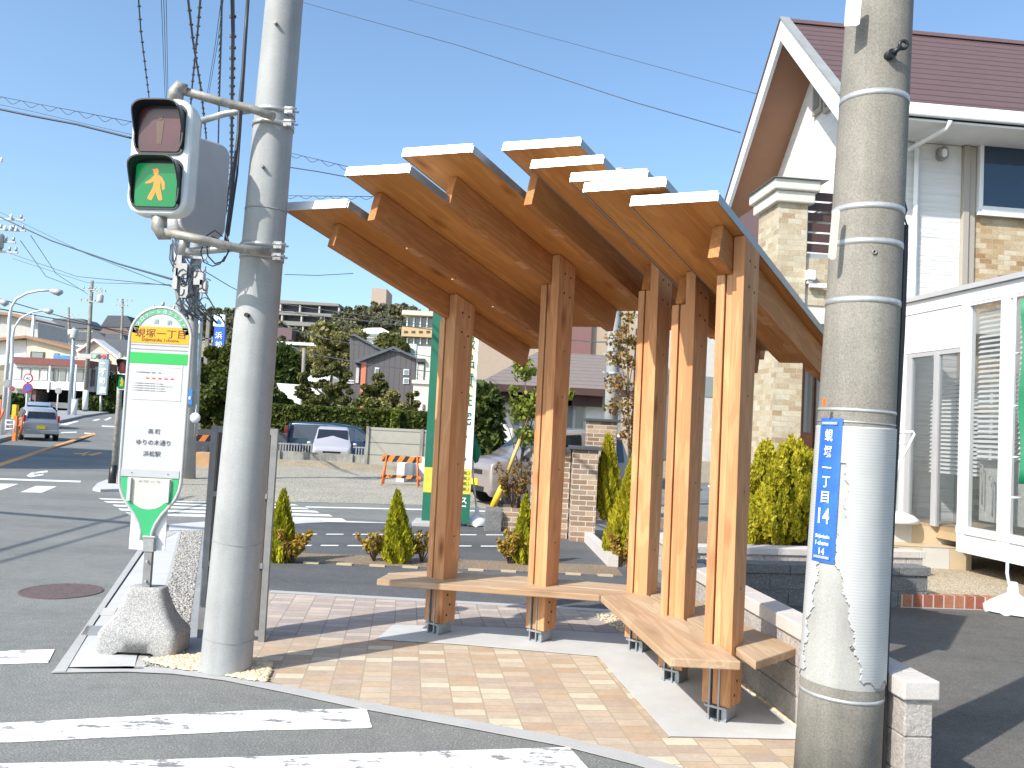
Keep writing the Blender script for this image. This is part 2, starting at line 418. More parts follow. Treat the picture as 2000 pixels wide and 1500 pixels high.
def mat_brick(name, cols, mortar, bw, rh, msize=0.006, rotz=0.0, wall=True, off=0.5, grain=0.25, bstr=0.5, wallrot=0.0, freq=2, rough=0.85, smooth=0.1):
    """bricks; wall=True lays them on upright faces (u along the wall, z up)"""
    m, nt, b = newmat(name)
    tc = nt.nodes.new('ShaderNodeTexCoord')
    if wall:
        # u = rotated x  or y depending on face normal
        geo = nt.nodes.new('ShaderNodeNewGeometry')
        mp = nt.nodes.new('ShaderNodeMapping'); mp.inputs['Rotation'].default_value = (0, 0, wallrot); nt.links.new(tc.outputs['Object'], mp.inputs[0])
        mn = nt.nodes.new('ShaderNodeMapping'); mn.vector_type = 'NORMAL'; mn.inputs['Rotation'].default_value = (0, 0, wallrot); nt.links.new(geo.outputs['True Normal'], mn.inputs[0])
        sp = nt.nodes.new('ShaderNodeSeparateXYZ'); nt.links.new(mp.outputs[0], sp.inputs[0])
        sn = nt.nodes.new('ShaderNodeSeparateXYZ'); nt.links.new(mn.outputs[0], sn.inputs[0])
        ab = N(nt, 'ShaderNodeMath', operation='ABSOLUTE'); nt.links.new(sn.outputs[0], ab.inputs[0])
        gt = N(nt, 'ShaderNodeMath', operation='GREATER_THAN'); nt.links.new(ab.outputs[0], gt.inputs[0]); gt.inputs[1].default_value = 0.7
        mx = nt.nodes.new('ShaderNodeMix'); mx.data_type = 'FLOAT'; nt.links.new(gt.outputs[0], mx.inputs[0]); nt.links.new(sp.outputs[0], mx.inputs[2]); nt.links.new(sp.outputs[1], mx.inputs[3])
        cb = nt.nodes.new('ShaderNodeCombineXYZ'); nt.links.new(mx.outputs[0], cb.inputs[0]); nt.links.new(sp.outputs[2], cb.inputs[1]); vec = cb.outputs[0]
    else:
        mp = nt.nodes.new('ShaderNodeMapping'); mp.inputs['Rotation'].default_value = (0, 0, rotz); nt.links.new(tc.outputs['Object'], mp.inputs[0]); vec = mp.outputs[0]
    def br(seedoff, sq=1.0):
        mo = N(nt, 'ShaderNodeVectorMath', operation='ADD'); nt.links.new(vec, mo.inputs[0]); mo.inputs[1].default_value = seedoff
        t = nt.nodes.new('ShaderNodeTexBrick'); nt.links.new(mo.outputs[0], t.inputs['Vector'])
        t.inputs['Scale'].default_value = 1; t.inputs['Brick Width'].default_value = bw; t.inputs['Row Height'].default_value = rh
        t.inputs['Mortar Size'].default_value = msize; t.inputs['Mortar Smooth'].default_value = smooth; t.offset = off; t.offset_frequency = freq
        t.inputs['Color1'].default_value = (0,0,0,1); t.inputs['Color2'].default_value = (1,1,1,1); t.inputs['Mortar'].default_value = (0.5,0.5,0.5,1)
        return t
    t1 = br((0, 0, 0))
    c = ramp(nt, t1.outputs['Color'], [((i+0.5)/len(cols) if i else 0.0, q) for i, q in enumerate(cols)])
    v = tc.outputs['Object']
    f = noise(nt, v, 45, 4, 0.75); g = noise(nt, v, 7, 4, 0.7)
    c = mixc(nt, 1.0, c, ramp(nt, f, [(0.3, (1-grain,)*3), (0.7, (1+grain*0.5,)*3)]), 'MULTIPLY')
    c = mixc(nt, 1.0, c, ramp(nt, g, [(0.3, (0.88,)*3), (0.7, (1.07,)*3)]), 'MULTIPLY')
    c = mixc(nt, t1.outputs['Fac'], c, mortar)
    nt.links.new(c, b.inputs['Base Color']); b.inputs['Roughness'].default_value = rough
    inv = N(nt, 'ShaderNodeMath', operation='SUBTRACT'); inv.inputs[0].default_value = 1.0; nt.links.new(t1.outputs['Fac'], inv.inputs[1])
    ad = N(nt, 'ShaderNodeMath', operation='ADD'); nt.links.new(inv.outputs[0], ad.inputs[0])
    sm = N(nt, 'ShaderNodeMath', operation='MULTIPLY'); nt.links.new(f, sm.inputs[0]); sm.inputs[1].default_value = 0.6; nt.links.new(sm.outputs[0], ad.inputs[1])
    bump(nt, b, ad.outputs[0], bstr, 0.006)
    return m
PAVAZ = math.radians(-7)
mat_brick('pavers', [(0.42,0.30,0.20), (0.46,0.35,0.245), (0.38,0.30,0.24), (0.50,0.40,0.29), (0.42,0.33,0.26), (0.56,0.49,0.37)], (0.33,0.27,0.19), 0.105, 0.178, 0.0045, rotz=-(math.pi/2 - PAVAZ), wall=False, off=0.37, grain=0.12, bstr=0.25)
mat_brick('pavers_grey', [(0.36,0.29,0.25), (0.42,0.34,0.29), (0.34,0.29,0.27), (0.5,0.42,0.35), (0.39,0.32,0.3), (0.46,0.38,0.32)], (0.24,0.21,0.19), 0.105, 0.178, 0.0045, rotz=-(math.pi/2 - PAVAZ), wall=False, off=0.37, grain=0.12, bstr=0.25)
mat_brick('brick_brown', [(0.26,0.16,0.10), (0.34,0.22,0.14), (0.20,0.14,0.10), (0.40,0.29,0.19), (0.46,0.33,0.22), (0.28,0.19,0.14)], (0.50,0.46,0.40), 0.22, 0.075, 0.007, grain=0.3)
mat_brick('stone_veneer', [(0.33,0.20,0.10), (0.44,0.31,0.18), (0.54,0.45,0.32), (0.38,0.25,0.13), (0.57,0.50,0.38), (0.47,0.36,0.23)], (0.52,0.42,0.27), 0.19, 0.075, 0.003, grain=0.32, bstr=1.0, wallrot=math.radians(-5))
mat_brick('stone_veneer_pale', [(0.40,0.31,0.20), (0.50,0.43,0.31), (0.55,0.49,0.37), (0.36,0.26,0.16), (0.56,0.51,0.41), (0.46,0.38,0.27)], (0.56,0.48,0.34), 0.19, 0.075, 0.003, grain=0.28, bstr=1.0, wallrot=math.radians(-5))
mat_brick('red_brick', [(0.32,0.10,0.05), (0.26,0.08,0.05), (0.38,0.15,0.08)], (0.42,0.38,0.32), 0.11, 0.3, 0.008, grain=0.3)

def mat_splitblock(name, base, tint):
    m, nt, b = newmat(name); v = coords(nt)
    f = noise(nt, v, 38, 6, 0.8); g = noise(nt, v, 5, 3, 0.6)
    c = ramp(nt, f, [(0.3, tuple(base*t*0.72 for t in tint)), (0.7, tuple(base*t*1.25 for t in tint))])
    c = mixc(nt, 1.0, c, ramp(nt, g, [(0.3, (0.88,)*3), (0.7, (1.08,)*3)]), 'MULTIPLY')
    vo = N(nt, 'ShaderNodeTexVoronoi'); vo.inputs['Scale'].default_value = 60; nt.links.new(v, vo.inputs['Vector'])
    c = mixc(nt, ramp(nt, vo.outputs['Distance'], [(0.1, (1,1,1)), (0.2, (0,0,0))]), c, (0.62, 0.6, 0.57))
    nt.links.new(c, b.inputs['Base Color']); b.inputs['Roughness'].default_value = 0.9
    bump(nt, b, noise(nt, v, 22, 8, 0.75), 1.0, 0.02); return m
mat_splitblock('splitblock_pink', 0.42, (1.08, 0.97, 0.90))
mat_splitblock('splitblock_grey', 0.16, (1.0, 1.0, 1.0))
mat_concrete('cap_pink', 0.50, (1.06, 0.98, 0.92), 0.12, 0.08)

def mat_gravel(name, cols, scale=45):
    m, nt, b = newmat(name); v = coords(nt)
    vo = N(nt, 'ShaderNodeTexVoronoi'); vo.inputs['Scale'].default_value = scale; nt.links.new(v, vo.inputs['Vector'])
    sx = nt.nodes.new('ShaderNodeSeparateColor'); nt.links.new(vo.outputs['Color'], sx.inputs[0])
    c = ramp(nt, sx.outputs[0], [(i/(len(cols)-1), q) for i, q in enumerate(cols)])
    c = mixc(nt, 1.0, c, ramp(nt, vo.outputs['Distance'], [(0.25, (1,1,1)), (0.75, (0.45,)*3)]), 'MULTIPLY')
    c = mixc(nt, 1.0, c, ramp(nt, noise(nt, v, 0.8, 5, 0.6), [(0.3, (0.85,)*3), (0.7, (1.1,)*3)]), 'MULTIPLY')
    nt.links.new(c, b.inputs['Base Color']); b.inputs['Roughness'].default_value = 0.9
    h = N(nt, 'ShaderNodeMath', operation='SUBTRACT'); h.inputs[0].default_value = 1; nt.links.new(vo.outputs['Distance'], h.inputs[1])
    bump(nt, b, h.outputs[0], 0.9, 0.01); return m
mat_gravel('gravel_grey', [(0.3,0.29,0.27), (0.5,0.49,0.46), (0.4,0.37,0.32), (0.62,0.6,0.56)], 70)
mat_gravel('gravel_tan', [(0.45,0.36,0.24), (0.60,0.5,0.36), (0.5,0.4,0.27), (0.68,0.6,0.46)], 60)
mat_gravel('gravel_lot', [(0.42,0.385,0.31), (0.50,0.465,0.38), (0.38,0.35,0.28), (0.54,0.50,0.42)], 30)
mat_gravel('soil', [(0.26,0.19,0.125), (0.34,0.25,0.165), (0.29,0.21,0.14), (0.38,0.29,0.2)], 60)
mat_gravel('dirt', [(0.40,0.32,0.21), (0.46,0.38,0.26), (0.38,0.31,0.21), (0.48,0.41,0.3)], 45)

def mat_leaf(name, cols, rough=0.55, trans=0.25):
    m, nt, b = newmat(name)
    geo = nt.nodes.new('ShaderNodeNewGeometry')
    c = ramp(nt, geo.outputs['Random Per Island'], [(i/(len(cols)-1), q) for i, q in enumerate(cols)])
    n = noise(nt, coords(nt), 1.5, 3, 0.6)
    c = mixc(nt, 1.0, c, ramp(nt, n, [(0.3, (0.75, 0.78, 0.7)), (0.7, (1.15, 1.12, 1.0))]), 'MULTIPLY')
    nt.links.new(c, b.inputs['Base Color']); b.inputs['Roughness'].default_value = rough; b.inputs['Specular IOR Level'].default_value = 0.25
    tr = nt.nodes.new('ShaderNodeBsdfTranslucent'); nt.links.new(c, tr.inputs[0])
    mx = nt.nodes.new('ShaderNodeMixShader'); mx.inputs[0].default_value = trans
    nt.links.new(b.outputs[0], mx.inputs[1]); nt.links.new(tr.outputs[0], mx.inputs[2])
    nt.links.new(mx.outputs[0], nt.nodes['Material Output'].inputs[0]); return m
mat_leaf('leaf_gold', [(0.30,0.30,0.025), (0.56,0.48,0.03), (0.44,0.40,0.03), (0.68,0.58,0.05), (0.26,0.29,0.025)], trans=0.45)
mat_leaf('leaf_gold_orange', [(0.42,0.22,0.05), (0.5,0.33,0.06), (0.25,0.22,0.05), (0.45,0.27,0.07)], trans=0.3)
mat_leaf('leaf_greengold', [(0.26,0.29,0.02), (0.54,0.49,0.03), (0.40,0.39,0.025), (0.20,0.24,0.02)], trans=0.3)
mat_leaf('leaf_green', [(0.035,0.06,0.015), (0.07,0.10,0.02), (0.05,0.08,0.015), (0.1,0.12,0.03)])
mat_leaf('leaf_hedge', [(0.05,0.08,0.02), (0.10,0.13,0.025), (0.08,0.10,0.02), (0.13,0.14,0.035)])
mat_leaf('leaf_pine', [(0.08,0.10,0.035), (0.15,0.16,0.045), (0.11,0.12,0.04), (0.2,0.18,0.06)])
mat_leaf('leaf_woods', [(0.12,0.14,0.08), (0.17,0.18,0.10), (0.17,0.15,0.10), (0.23,0.21,0.13)])  # far hillside leaves, lightened so the colour itself carries the distance haze
mat_leaf('leaf_bamboo', [(0.22,0.21,0.08), (0.30,0.27,0.11), (0.19,0.20,0.07), (0.34,0.29,0.14)])
mat_leaf('leaf_bronze', [(0.06,0.05,0.02), (0.10,0.09,0.025), (0.07,0.09,0.02), (0.12,0.07,0.03)])
mat_leaf('leaf_autumn', [(0.3,0.12,0.05), (0.16,0.16,0.05), (0.35,0.17,0.06), (0.2,0.15,0.06)])
mat_leaf('leaf_lime', [(0.16,0.22,0.03), (0.25,0.28,0.05), (0.12,0.17,0.03), (0.3,0.3,0.07)])
simple('bark', (0.14, 0.1, 0.07), 0.9, bmp=0.5)
simple('bark_pale', (0.34, 0.27, 0.2), 0.8)
simple('stake_wood', (0.5, 0.36, 0.22), 0.8)

simple('white_metal', (0.70, 0.71, 0.72), 0.35, 0.0, 0.03)
simple('capping_metal', (0.78, 0.80, 0.81), 0.3, 0.25, 0.04, 8)
simple('capping_side', (0.30, 0.34, 0.36), 0.35, 0.6, 0.05, 8)
simple('galv', (0.42, 0.43, 0.43), 0.45, 0.55, 0.2, 14, fine=0.15)
simple('galv_dirty', (0.36, 0.34, 0.30), 0.55, 0.35, 0.35, 18, fine=0.25)
simple('steel_plate', (0.33, 0.36, 0.39), 0.45, 0.5, 0.12, 20)
simple('band_steel', (0.50, 0.51, 0.51), 0.4, 0.5, 0.15, 20)
simple('housing_white', (0.66, 0.70, 0.69), 0.4, 0, 0.07, 12)
simple('housing_grey', (0.50, 0.50, 0.52), 0.45, 0, 0.05, 8)
simple('visor_black', (0.018, 0.02, 0.025), 0.4, 0, 0.2)
simple('black_plastic', (0.015, 0.015, 0.018), 0.4)
simple('cable', (0.03, 0.03, 0.035), 0.5)
simple('wire', (0.05, 0.06, 0.08), 0.5)
simple('sign_frame', (0.55, 0.55, 0.54), 0.35, 0.35, 0.06, 10)
simple('sign_white', (0.50, 0.50, 0.515), 0.4, 0, 0.03)
simple('sign_rail', (0.46, 0.46, 0.48), 0.4, 0.2, 0.04)
simple('sign_paper', (0.545, 0.54, 0.53), 0.5, 0, 0.03, 9)
simple('sign_green', (0.03, 0.42, 0.09), 0.35, 0, 0.03)
simple('sign_green_dark', (0.04, 0.38, 0.15), 0.4, 0, 0.05)
simple('sign_green_pale', (0.12, 0.36, 0.21), 0.5, 0, 0.15, 20)
simple('sign_amber', (0.76, 0.37, 0.01), 0.4, 0, 0.04)
simple('sign_cream', (0.56, 0.54, 0.46), 0.5, 0, 0.03)
simple('ink_brown', (0.11, 0.035, 0.02), 0.5)
simple('ink_dark', (0.06, 0.06, 0.07), 0.5)
simple('ink_grey', (0.30, 0.30, 0.32), 0.5)
simple('ink_red', (0.55, 0.08, 0.08), 0.5)
simple('ink_bluepale', (0.45, 0.60, 0.72), 0.5)
simple('ink_teal', (0.28, 0.50, 0.42), 0.5)
simple('ink_white', (0.78, 0.80, 0.82), 0.5)
simple('ink_green', (0.01, 0.13, 0.07), 0.5)
simple('ink_yellow', (0.62, 0.5, 0.05), 0.5)
simple('plate_blue', (0.03, 0.13, 0.50), 0.3, 0, 0.25, 9)
simple('road_blue', (0.02, 0.20, 0.62), 0.4)
simple('board_dark', (0.085, 0.07, 0.065), 0.55, 0, 0.15)
simple('board_post', (0.27, 0.27, 0.27), 0.5, 0.3, 0.15, 12)
simple('orange', (0.80, 0.16, 0.03), 0.5, 0, 0.1)
simple('black_paint', (0.02, 0.02, 0.02), 0.5)
simple('barrier_orange', (0.80, 0.22, 0.04), 0.5)
simple('yellow_guard', (0.80, 0.50, 0.03), 0.5)
simple('yellow_dull', (0.62, 0.42, 0.12), 0.5, 0, 0.1)
simple('rubber', (0.02, 0.02, 0.02), 0.8)
simple('roof_brown', (0.12, 0.07, 0.065), 0.6, 0, 0.08)
simple('soffit_brown', (0.30, 0.155, 0.09), 0.6, 0, 0.06)
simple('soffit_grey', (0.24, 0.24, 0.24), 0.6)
simple('trim_taupe', (0.36, 0.32, 0.27), 0.5, 0, 0.03)
simple('rail_brown', (0.07, 0.035, 0.03), 0.5)
simple('door_brown', (0.22, 0.075, 0.035), 0.4, 0, 0.2)
simple('siding_dark', (0.085, 0.075, 0.08), 0.7, 0, 0.08)
simple('siding_plum', (0.14, 0.09, 0.10), 0.7, 0, 0.08)
simple('panel_coral', (0.55, 0.16, 0.09), 0.6)
simple('tile_roof', (0.09, 0.10, 0.115), 0.55, 0, 0.2, 6)
simple('tile_roof_brown', (0.17, 0.12, 0.10), 0.7, 0, 0.2, 3)
simple('tile_roof_green', (0.22, 0.32, 0.28), 0.6, 0, 0.1, 3)
simple('roof_orange', (0.30, 0.17, 0.10), 0.6, 0, 0.15)
simple('roof_red', (0.19, 0.055, 0.05), 0.6)
simple('mansion_grey', (0.24, 0.23, 0.22), 0.8, 0, 0.08)
simple('mansion_tan', (0.52, 0.36, 0.19), 0.8)
simple('mansion_beige', (0.42, 0.35, 0.30), 0.8)
simple('tower_tan', (0.40, 0.31, 0.26), 0.8)
simple('wall_cream', (0.56, 0.51, 0.42), 0.8)
simple('wall_grey', (0.46, 0.45, 0.43), 0.8)
simple('tile_wall_beige', (0.38, 0.30, 0.23), 0.7, 0, 0.05, 5)
simple('tile_wall_maroon', (0.20, 0.10, 0.095), 0.7, 0, 0.05, 5)
simple('dark_void', (0.02, 0.02, 0.02), 0.9)
simple('curtain', (0.50, 0.50, 0.48), 0.8, 0, 0.15, 20)
simple('fence_dark', (0.06, 0.065, 0.075), 0.6)
simple('fence_grey', (0.30, 0.31, 0.31), 0.6, 0.2)
simple('flag_green', (0.01, 0.20, 0.09), 0.6)
simple('flag_lime', (0.40, 0.60, 0.12), 0.6)
simple('flag_darkgreen', (0.005, 0.12, 0.07), 0.6)
simple('flag_white', (0.74, 0.75, 0.78), 0.6)
simple('flag_yellow', (0.62, 0.50, 0.06), 0.6)
simple('flag_pale', (0.68, 0.70, 0.42), 0.6)
simple('step_tan', (0.48, 0.38, 0.25), 0.6, 0, 0.06)
simple('step_grey', (0.50, 0.48, 0.44), 0.6, 0, 0.06)
simple('tile_warm', (0.42, 0.30, 0.18), 0.6)
simple('plywood', (0.45, 0.26, 0.13), 0.7)
simple('manhole_mat', (0.16, 0.11, 0.10), 0.6, 0.4, 0.4, 30, bmp=0.8, bscale=40)
simple('tarp_blue', (0.05, 0.25, 0.65), 0.5)
simple('umbrella_grey', (0.4, 0.4, 0.4), 0.5)
for nm, c in (('paint_silver', (0.40, 0.41, 0.43)), ('paint_paleblue', (0.36, 0.44, 0.50)), ('paint_pink', (0.33, 0.28, 0.26)), ('paint_lilac', (0.60, 0.56, 0.58)), ('paint_navy', (0.02, 0.05, 0.09))):
    simple(nm, c, 0.3, 0.35, 0.02, coat=0.8)
simple('tail_red', (0.5, 0.02, 0.02), 0.2, coat=1)
simple('lamp_clear', (0.6, 0.62, 0.65), 0.1, 0.3, coat=1)
simple('plate_yellow', (0.78, 0.58, 0.02), 0.5)
simple('wheel_rim', (0.4, 0.4, 0.42), 0.3, 0.7)
simple('lens_off_red', (0.075, 0.016, 0.02), 0.3, 0, 0.35, 4, coat=0.2)
simple('lens_off_dark', (0.03, 0.05, 0.04), 0.25)
simple('figure_off', (0.11, 0.06, 0.035), 0.3, 0, 0.1)

def mat_glass(name, tint, rough=0.03, alpha=None, spec=1.0):
    m, nt, b = newmat(name); b.inputs['Base Color'].default_value = (*tint, 1)
    b.inputs['Roughness'].default_value = rough; b.inputs['Specular IOR Level'].default_value = spec
    if alpha is not None: b.inputs['Alpha'].default_value = alpha
    n = noise(nt, coords(nt), 0.8, 2, 0.5); bump(nt, b, n, 0.05, 0.02); return m
mat_glass('glass_dark', (0.015, 0.02, 0.025))
mat_glass('glass_house', (0.02, 0.05, 0.10), alpha=0.72, spec=1.0)
mat_glass('glass_clear', (0.10, 0.13, 0.14), alpha=0.22)
mat_glass('glass_car', (0.02, 0.03, 0.035), alpha=0.9)
mat_glass('glass_grey', (0.18, 0.21, 0.22))

def mat_emit(name, col, e, var=None):
    m, nt, b = newmat(name); v = coords(nt)
    b.inputs['Base Color'].default_value = (*[c*0.5 for c in col], 1); b.inputs['Roughness'].default_value = 0.25
    b.inputs['Emission Color'].default_value = (*col, 1); b.inputs['Emission Strength'].default_value = e
    return m
mat_emit('lens_green_lit', (0.0, 0.22, 0.055), 0.45)
mat_emit('figure_lit', (0.85, 0.28, 0.04), 0.55)

def mat_siding(name, base, tint, amp=0.012, per=0.05):
    """wavy textured siding boards"""
    m, nt, b = newmat(name); v = coords(nt, (1.1, 1.1, 1/per))
    n = noise(nt, v, 1.0, 3, 0.55)
    nt.links.new(ramp(nt, n, [(0.3, tuple(base*t*0.93 for t in tint)), (0.7, tuple(min(1, base*t*1.05) for t in tint))]), b.inputs['Base Color'])
    b.inputs['Roughness'].default_value = 0.8; bump(nt, b, n, 1.0, amp); return m
mat_siding('siding_white', 0.66, (1, 0.99, 0.985), amp=0.03)

def mat_stripes(name, c1, c2, period, axis=2, ratio=0.15, src='Object', rough=0.6, bstr=0.4):
    m, nt, b = newmat(name); tc = nt.nodes.new('ShaderNodeTexCoord'); sp = nt.nodes.new('ShaderNodeSeparateXYZ'); nt.links.new(tc.outputs[src], sp.inputs[0])
    mu = N(nt, 'ShaderNodeMath', operation='DIVIDE'); nt.links.new(sp.outputs[axis], mu.inputs[0]); mu.inputs[1].default_value = period
    fr = N(nt, 'ShaderNodeMath', operation='FRACT'); nt.links.new(mu.outputs[0], fr.inputs[0])
    c = ramp(nt, fr.outputs[0], [(0, c2), (ratio, c2), (ratio+0.05, c1), (1.0, c1)])
    g = noise(nt, tc.outputs[src], 5, 4, 0.6); c = mixc(nt, 1.0, c, ramp(nt, g, [(0.3, (0.93,)*3), (0.7, (1.05,)*3)]), 'MULTIPLY')
    nt.links.new(c, b.inputs['Base Color']); b.inputs['Roughness'].default_value = rough; bump(nt, b, fr.outputs[0], bstr, 0.01); return m
mat_stripes('slate_brown', (0.115, 0.07, 0.07), (0.06, 0.035, 0.035), 0.145, 2, 0.16)
mat_stripes('ribbed_sheet', (0.60, 0.605, 0.60), (0.54, 0.545, 0.545), 0.013, 2, 0.4, bstr=0.5)
mat_stripes('panel_lines', (0.34, 0.33, 0.29), (0.12, 0.12, 0.11), 0.42, 2, 0.05)
mat_stripes('siding_dark_v', (0.095, 0.085, 0.09), (0.06, 0.052, 0.056), 0.45, 0, 0.1)
mat_stripes('roof_tiles_dark', (0.085, 0.095, 0.115), (0.04, 0.045, 0.055), 0.3, 2, 0.3)
mat_stripes('roof_tiles_brown', (0.20, 0.165, 0.145), (0.15, 0.12, 0.105), 0.12, 2, 0.2)
# ================================================================== GROUND
SL = 0.018
def gz(x, y):
    if y < 38: return 0.0
    z = SL*(min(y, 108)-38)
    if y > 108:
        t = min(1, (y-108)/150); z += 30*t*t*(3-2*t)*(0.85+0.15*math.sin(x*0.02))
    return z
def GS(x, y, off=0.0):
    p = G(x, y, off) if ray(x, y).z < 0 else V(0, 1e9, 0)
    if p.y < 38: return p
    d = ray(x, y); t = (off - SL*38 - EYE)/(d.z - SL*d.y); return CAM + d*t

g = M(); xs = [-500, -300, -200, -150, -110, -80, -60, -40, -20, 0, 20, 40, 70, 120, 200, 400]; ys = [-30, 0, 20, 38, 60, 85, 108, 118, 128, 140, 155, 170, 185, 200, 220, 240, 258, 300, 420, 700]
xs = sorted(xs + [-13.6, -13.5, -0.1]); ys = sorted(ys + [30.3, 30.4, 40.9, 41.0])
vs = [(x, y, -0.36 if (-13.55 < x < 0 and 30.35 < y < 40.95) else gz(x, y)-0.02) for y in ys for x in xs]; nx = len(xs)
g.add(vs, [(j*nx+i, j*nx+i+1, (j+1)*nx+i+1, (j+1)*nx+i) for j in range(len(ys)-1) for i in range(nx-1)])
struct('ground', g, 'dirt')
r_ = sheet([(-60,-6,0), (30,-6,0), (30,30.2,0), (-13.7,30.2,0), (-13.7,37.9,0), (-60,37.9,0)]); struct('road', r_, 'asphalt')
far = [GS(x, y, 0.004) for x, y in [(-60,846),(30,833),(100,822),(165,811),(225,804),(300,806),(300,836),(110,846)]]
far = [V(-60,38,0.004), V(-60,60,0.40), V(-38,90,0.945), V(-28,104,1.19), V(-16,104,1.19), V(-8,60,0.40), V(-8,38,0.004)]
mm = M(); mm.prism([(p.x, p.y, gz(p.x, p.y)+0.0) for p in far], V(0,0,-0.01)); struct('far_road', mm, 'asphalt')

struct('car_park', sheet([V(-13.5,30.42,-0.33), V(0,30.42,-0.33), V(0,40.9,-0.33), V(-13.5,40.9,-0.33)]), 'asphalt_lot')
# pavings -----------------------------------------------------------------
Z1, Z2, Z3 = 0.006, 0.010, 0.014
kerbline = [(100,1313),(250,1311),(340,1315),(440,1328),(560,1352),(700,1382),(900,1418),(1100,1456),(1240,1492),(1330,1520)]
inner = [(1345,1503),(1250,1474),(1105,1440),(900,1403),(700,1368),(560,1339),(440,1316),(340,1305),(250,1301),(112,1303)]
struct('kerb', sheet(GP(kerbline, Z2) + GP(inner, Z2)), 'concrete_pale')
# paved square
front = [(470,1318),(560,1338),(700,1367),(900,1402),(1105,1439),(1250,1473),(1345,1502),(1600,1560)]
mid_l, mid_r = (455,1246), (1560,1275)
wl = lambda Y: V(1.60 - (Y-5.66)*0.108, Y, Z1)
struct('pavement', sheet(GP(front, Z1) + [V(1.82, 3.7, Z1), wl(5.66), wl(6.25)] + [V(-1.85, 6.25, Z1), G(470,1318,Z1)]), 'pavers')
struct('grey_pavement', sheet([V(-1.85, 6.252, Z1), wl(6.252), wl(7.62), V(-2.1, 7.7, Z1)]), 'pavers_grey')
struct('paving_edge', sheet([V(-2.1, 7.705, Z2), V(1.43, 7.60, Z2), V(1.43, 7.70, Z2), V(-2.1, 7.80, Z2)]), 'concrete_pale')
struct('shelter_plinth', sheet(GP([(735,1248),(768,1220),(865,1222),(1010,1227),(1175,1236),(1292,1243),(1440,1330),(1590,1441),(1560,1443),(1308,1437),(1168,1281),(900,1258)], Z3)), 'concrete_slab')
struct('plinth_border', sheet(GP([(1165,1283),(1172,1281),(1312,1438),(1302,1441)], Z2)), 'pavers')
struct('gravel_strip', sheet(GP([(1305,1262),(1365,1262),(1448,1330),(1562,1424),(1600,1456),(1580,1440),(1440,1330)], Z2)), 'gravel_tan')
# lay-by slab, gutter and gravel on the left
struct('roadside_kerb', sheet(GP([(104,1311),(128,1311),(186,1213),(283,1070),(345,1040),(330,1036),(269,1074),(164,1226)], Z3)), 'concrete_pale')
struct('roadside_slab', sheet(GP([(131,1306),(262,1306),(268,1280),(325,1135),(350,1037),(335,1037),(288,1070),(188,1216)], Z2)), 'concrete_slab')
struct('gutter_line', sheet(GP([(262,1306),(280,1306),(331,1135),(355,1037),(350,1037),(325,1135)], Z2)), 'concrete_pale')
struct('roadside_gravel', sheet(GP([(281,1306),(331,1135),(356,1037),(399,1035),(368,1245),(358,1290),(420,1312),(350,1308)], Z1)), 'gravel_grey')
struct('base_gravel', sheet(GP([(285,1290),(355,1284),(400,1280),(500,1290),(525,1300),(505,1330),(440,1317),(340,1306)], Z2)), 'gravel_tan')
struct('stone_strip', sheet(GP([(361,1284),(396,1286),(420,1130),(410,1035),(397,1035),(368,1245)], Z3)), 'concrete_dark')
struct('slab_joint', sheet(GP([(158,1240),(207,1240),(215,1222),(170,1222)], Z2+0.004)), 'concrete_dark')
struct('drain_grate', sheet(GP([(192,1201),(222,1201),(229,1187),(203,1187)], Z2+0.004)), 'step_grey')
struct('side_pavement', sheet([G(330,1036,Z1), G(399,1035,Z1), G(560,1024,Z1), G(640,1018,Z1), G(600,1013,Z1), G(430,1016,Z1), G(330,1024,Z1)]), 'concrete_slab')

# parking ground
struct('parking_lot', sheet([V(-2.1,7.81,Z1), V(1.43,7.71,Z1), V(2.0,7.9,Z1), V(1.5,10.2,Z1), V(1.25,12.6,Z1), V(-0.9,13.6,Z1), G(640,1019,Z1), G(560,1024,Z1), G(400,1036,Z1)]), 'asphalt_lot')
for i, yy in enumerate((1043, 1065)):
    for k in range(9):
        x0 = 585 + k*52 - i*10
        a = G(x0, yy + (x0-585)*0.004, Z2); b = G(x0+34, yy + (x0-550)*0.004, Z2)
        if b.x > 1.0: continue
        mm = M(); mm.para(a + V(0,-0.035,-0.002), b-a, V(0,0.07,0), V(0,0,0.003)); struct('bay_line', mm, 'road_paint_clean')
struct('planting_bed', sheet([V(-3.0,9.35,Z2), V(1.35,9.55,Z2), V(1.35,10.25,Z2), V(-3.0,9.95,Z2)]), 'soil')
mm = M()
for k in range(12):
    x0 = -2.9 + k*0.36
    mm.box(x0, x0+0.17, 9.27+0.046*(x0+3), 9.34+0.046*(x0+3), -0.01, 0.022)
struct('bed_edging', mm, 'step_tan')
mm = M(); mm.para((1.25,10.15,0), V(0.12,0,0), V(-0.1,2.3,0), V(0,0,0.14)); struct('bed_kerb', mm, 'cap_pink')
mm = M(); mm.para((1.372,10.2,0), V(1.0,0.2,0), V(0.1,2.2,0), V(0,0,0.11)); struct('corner_bed', mm, 'soil')

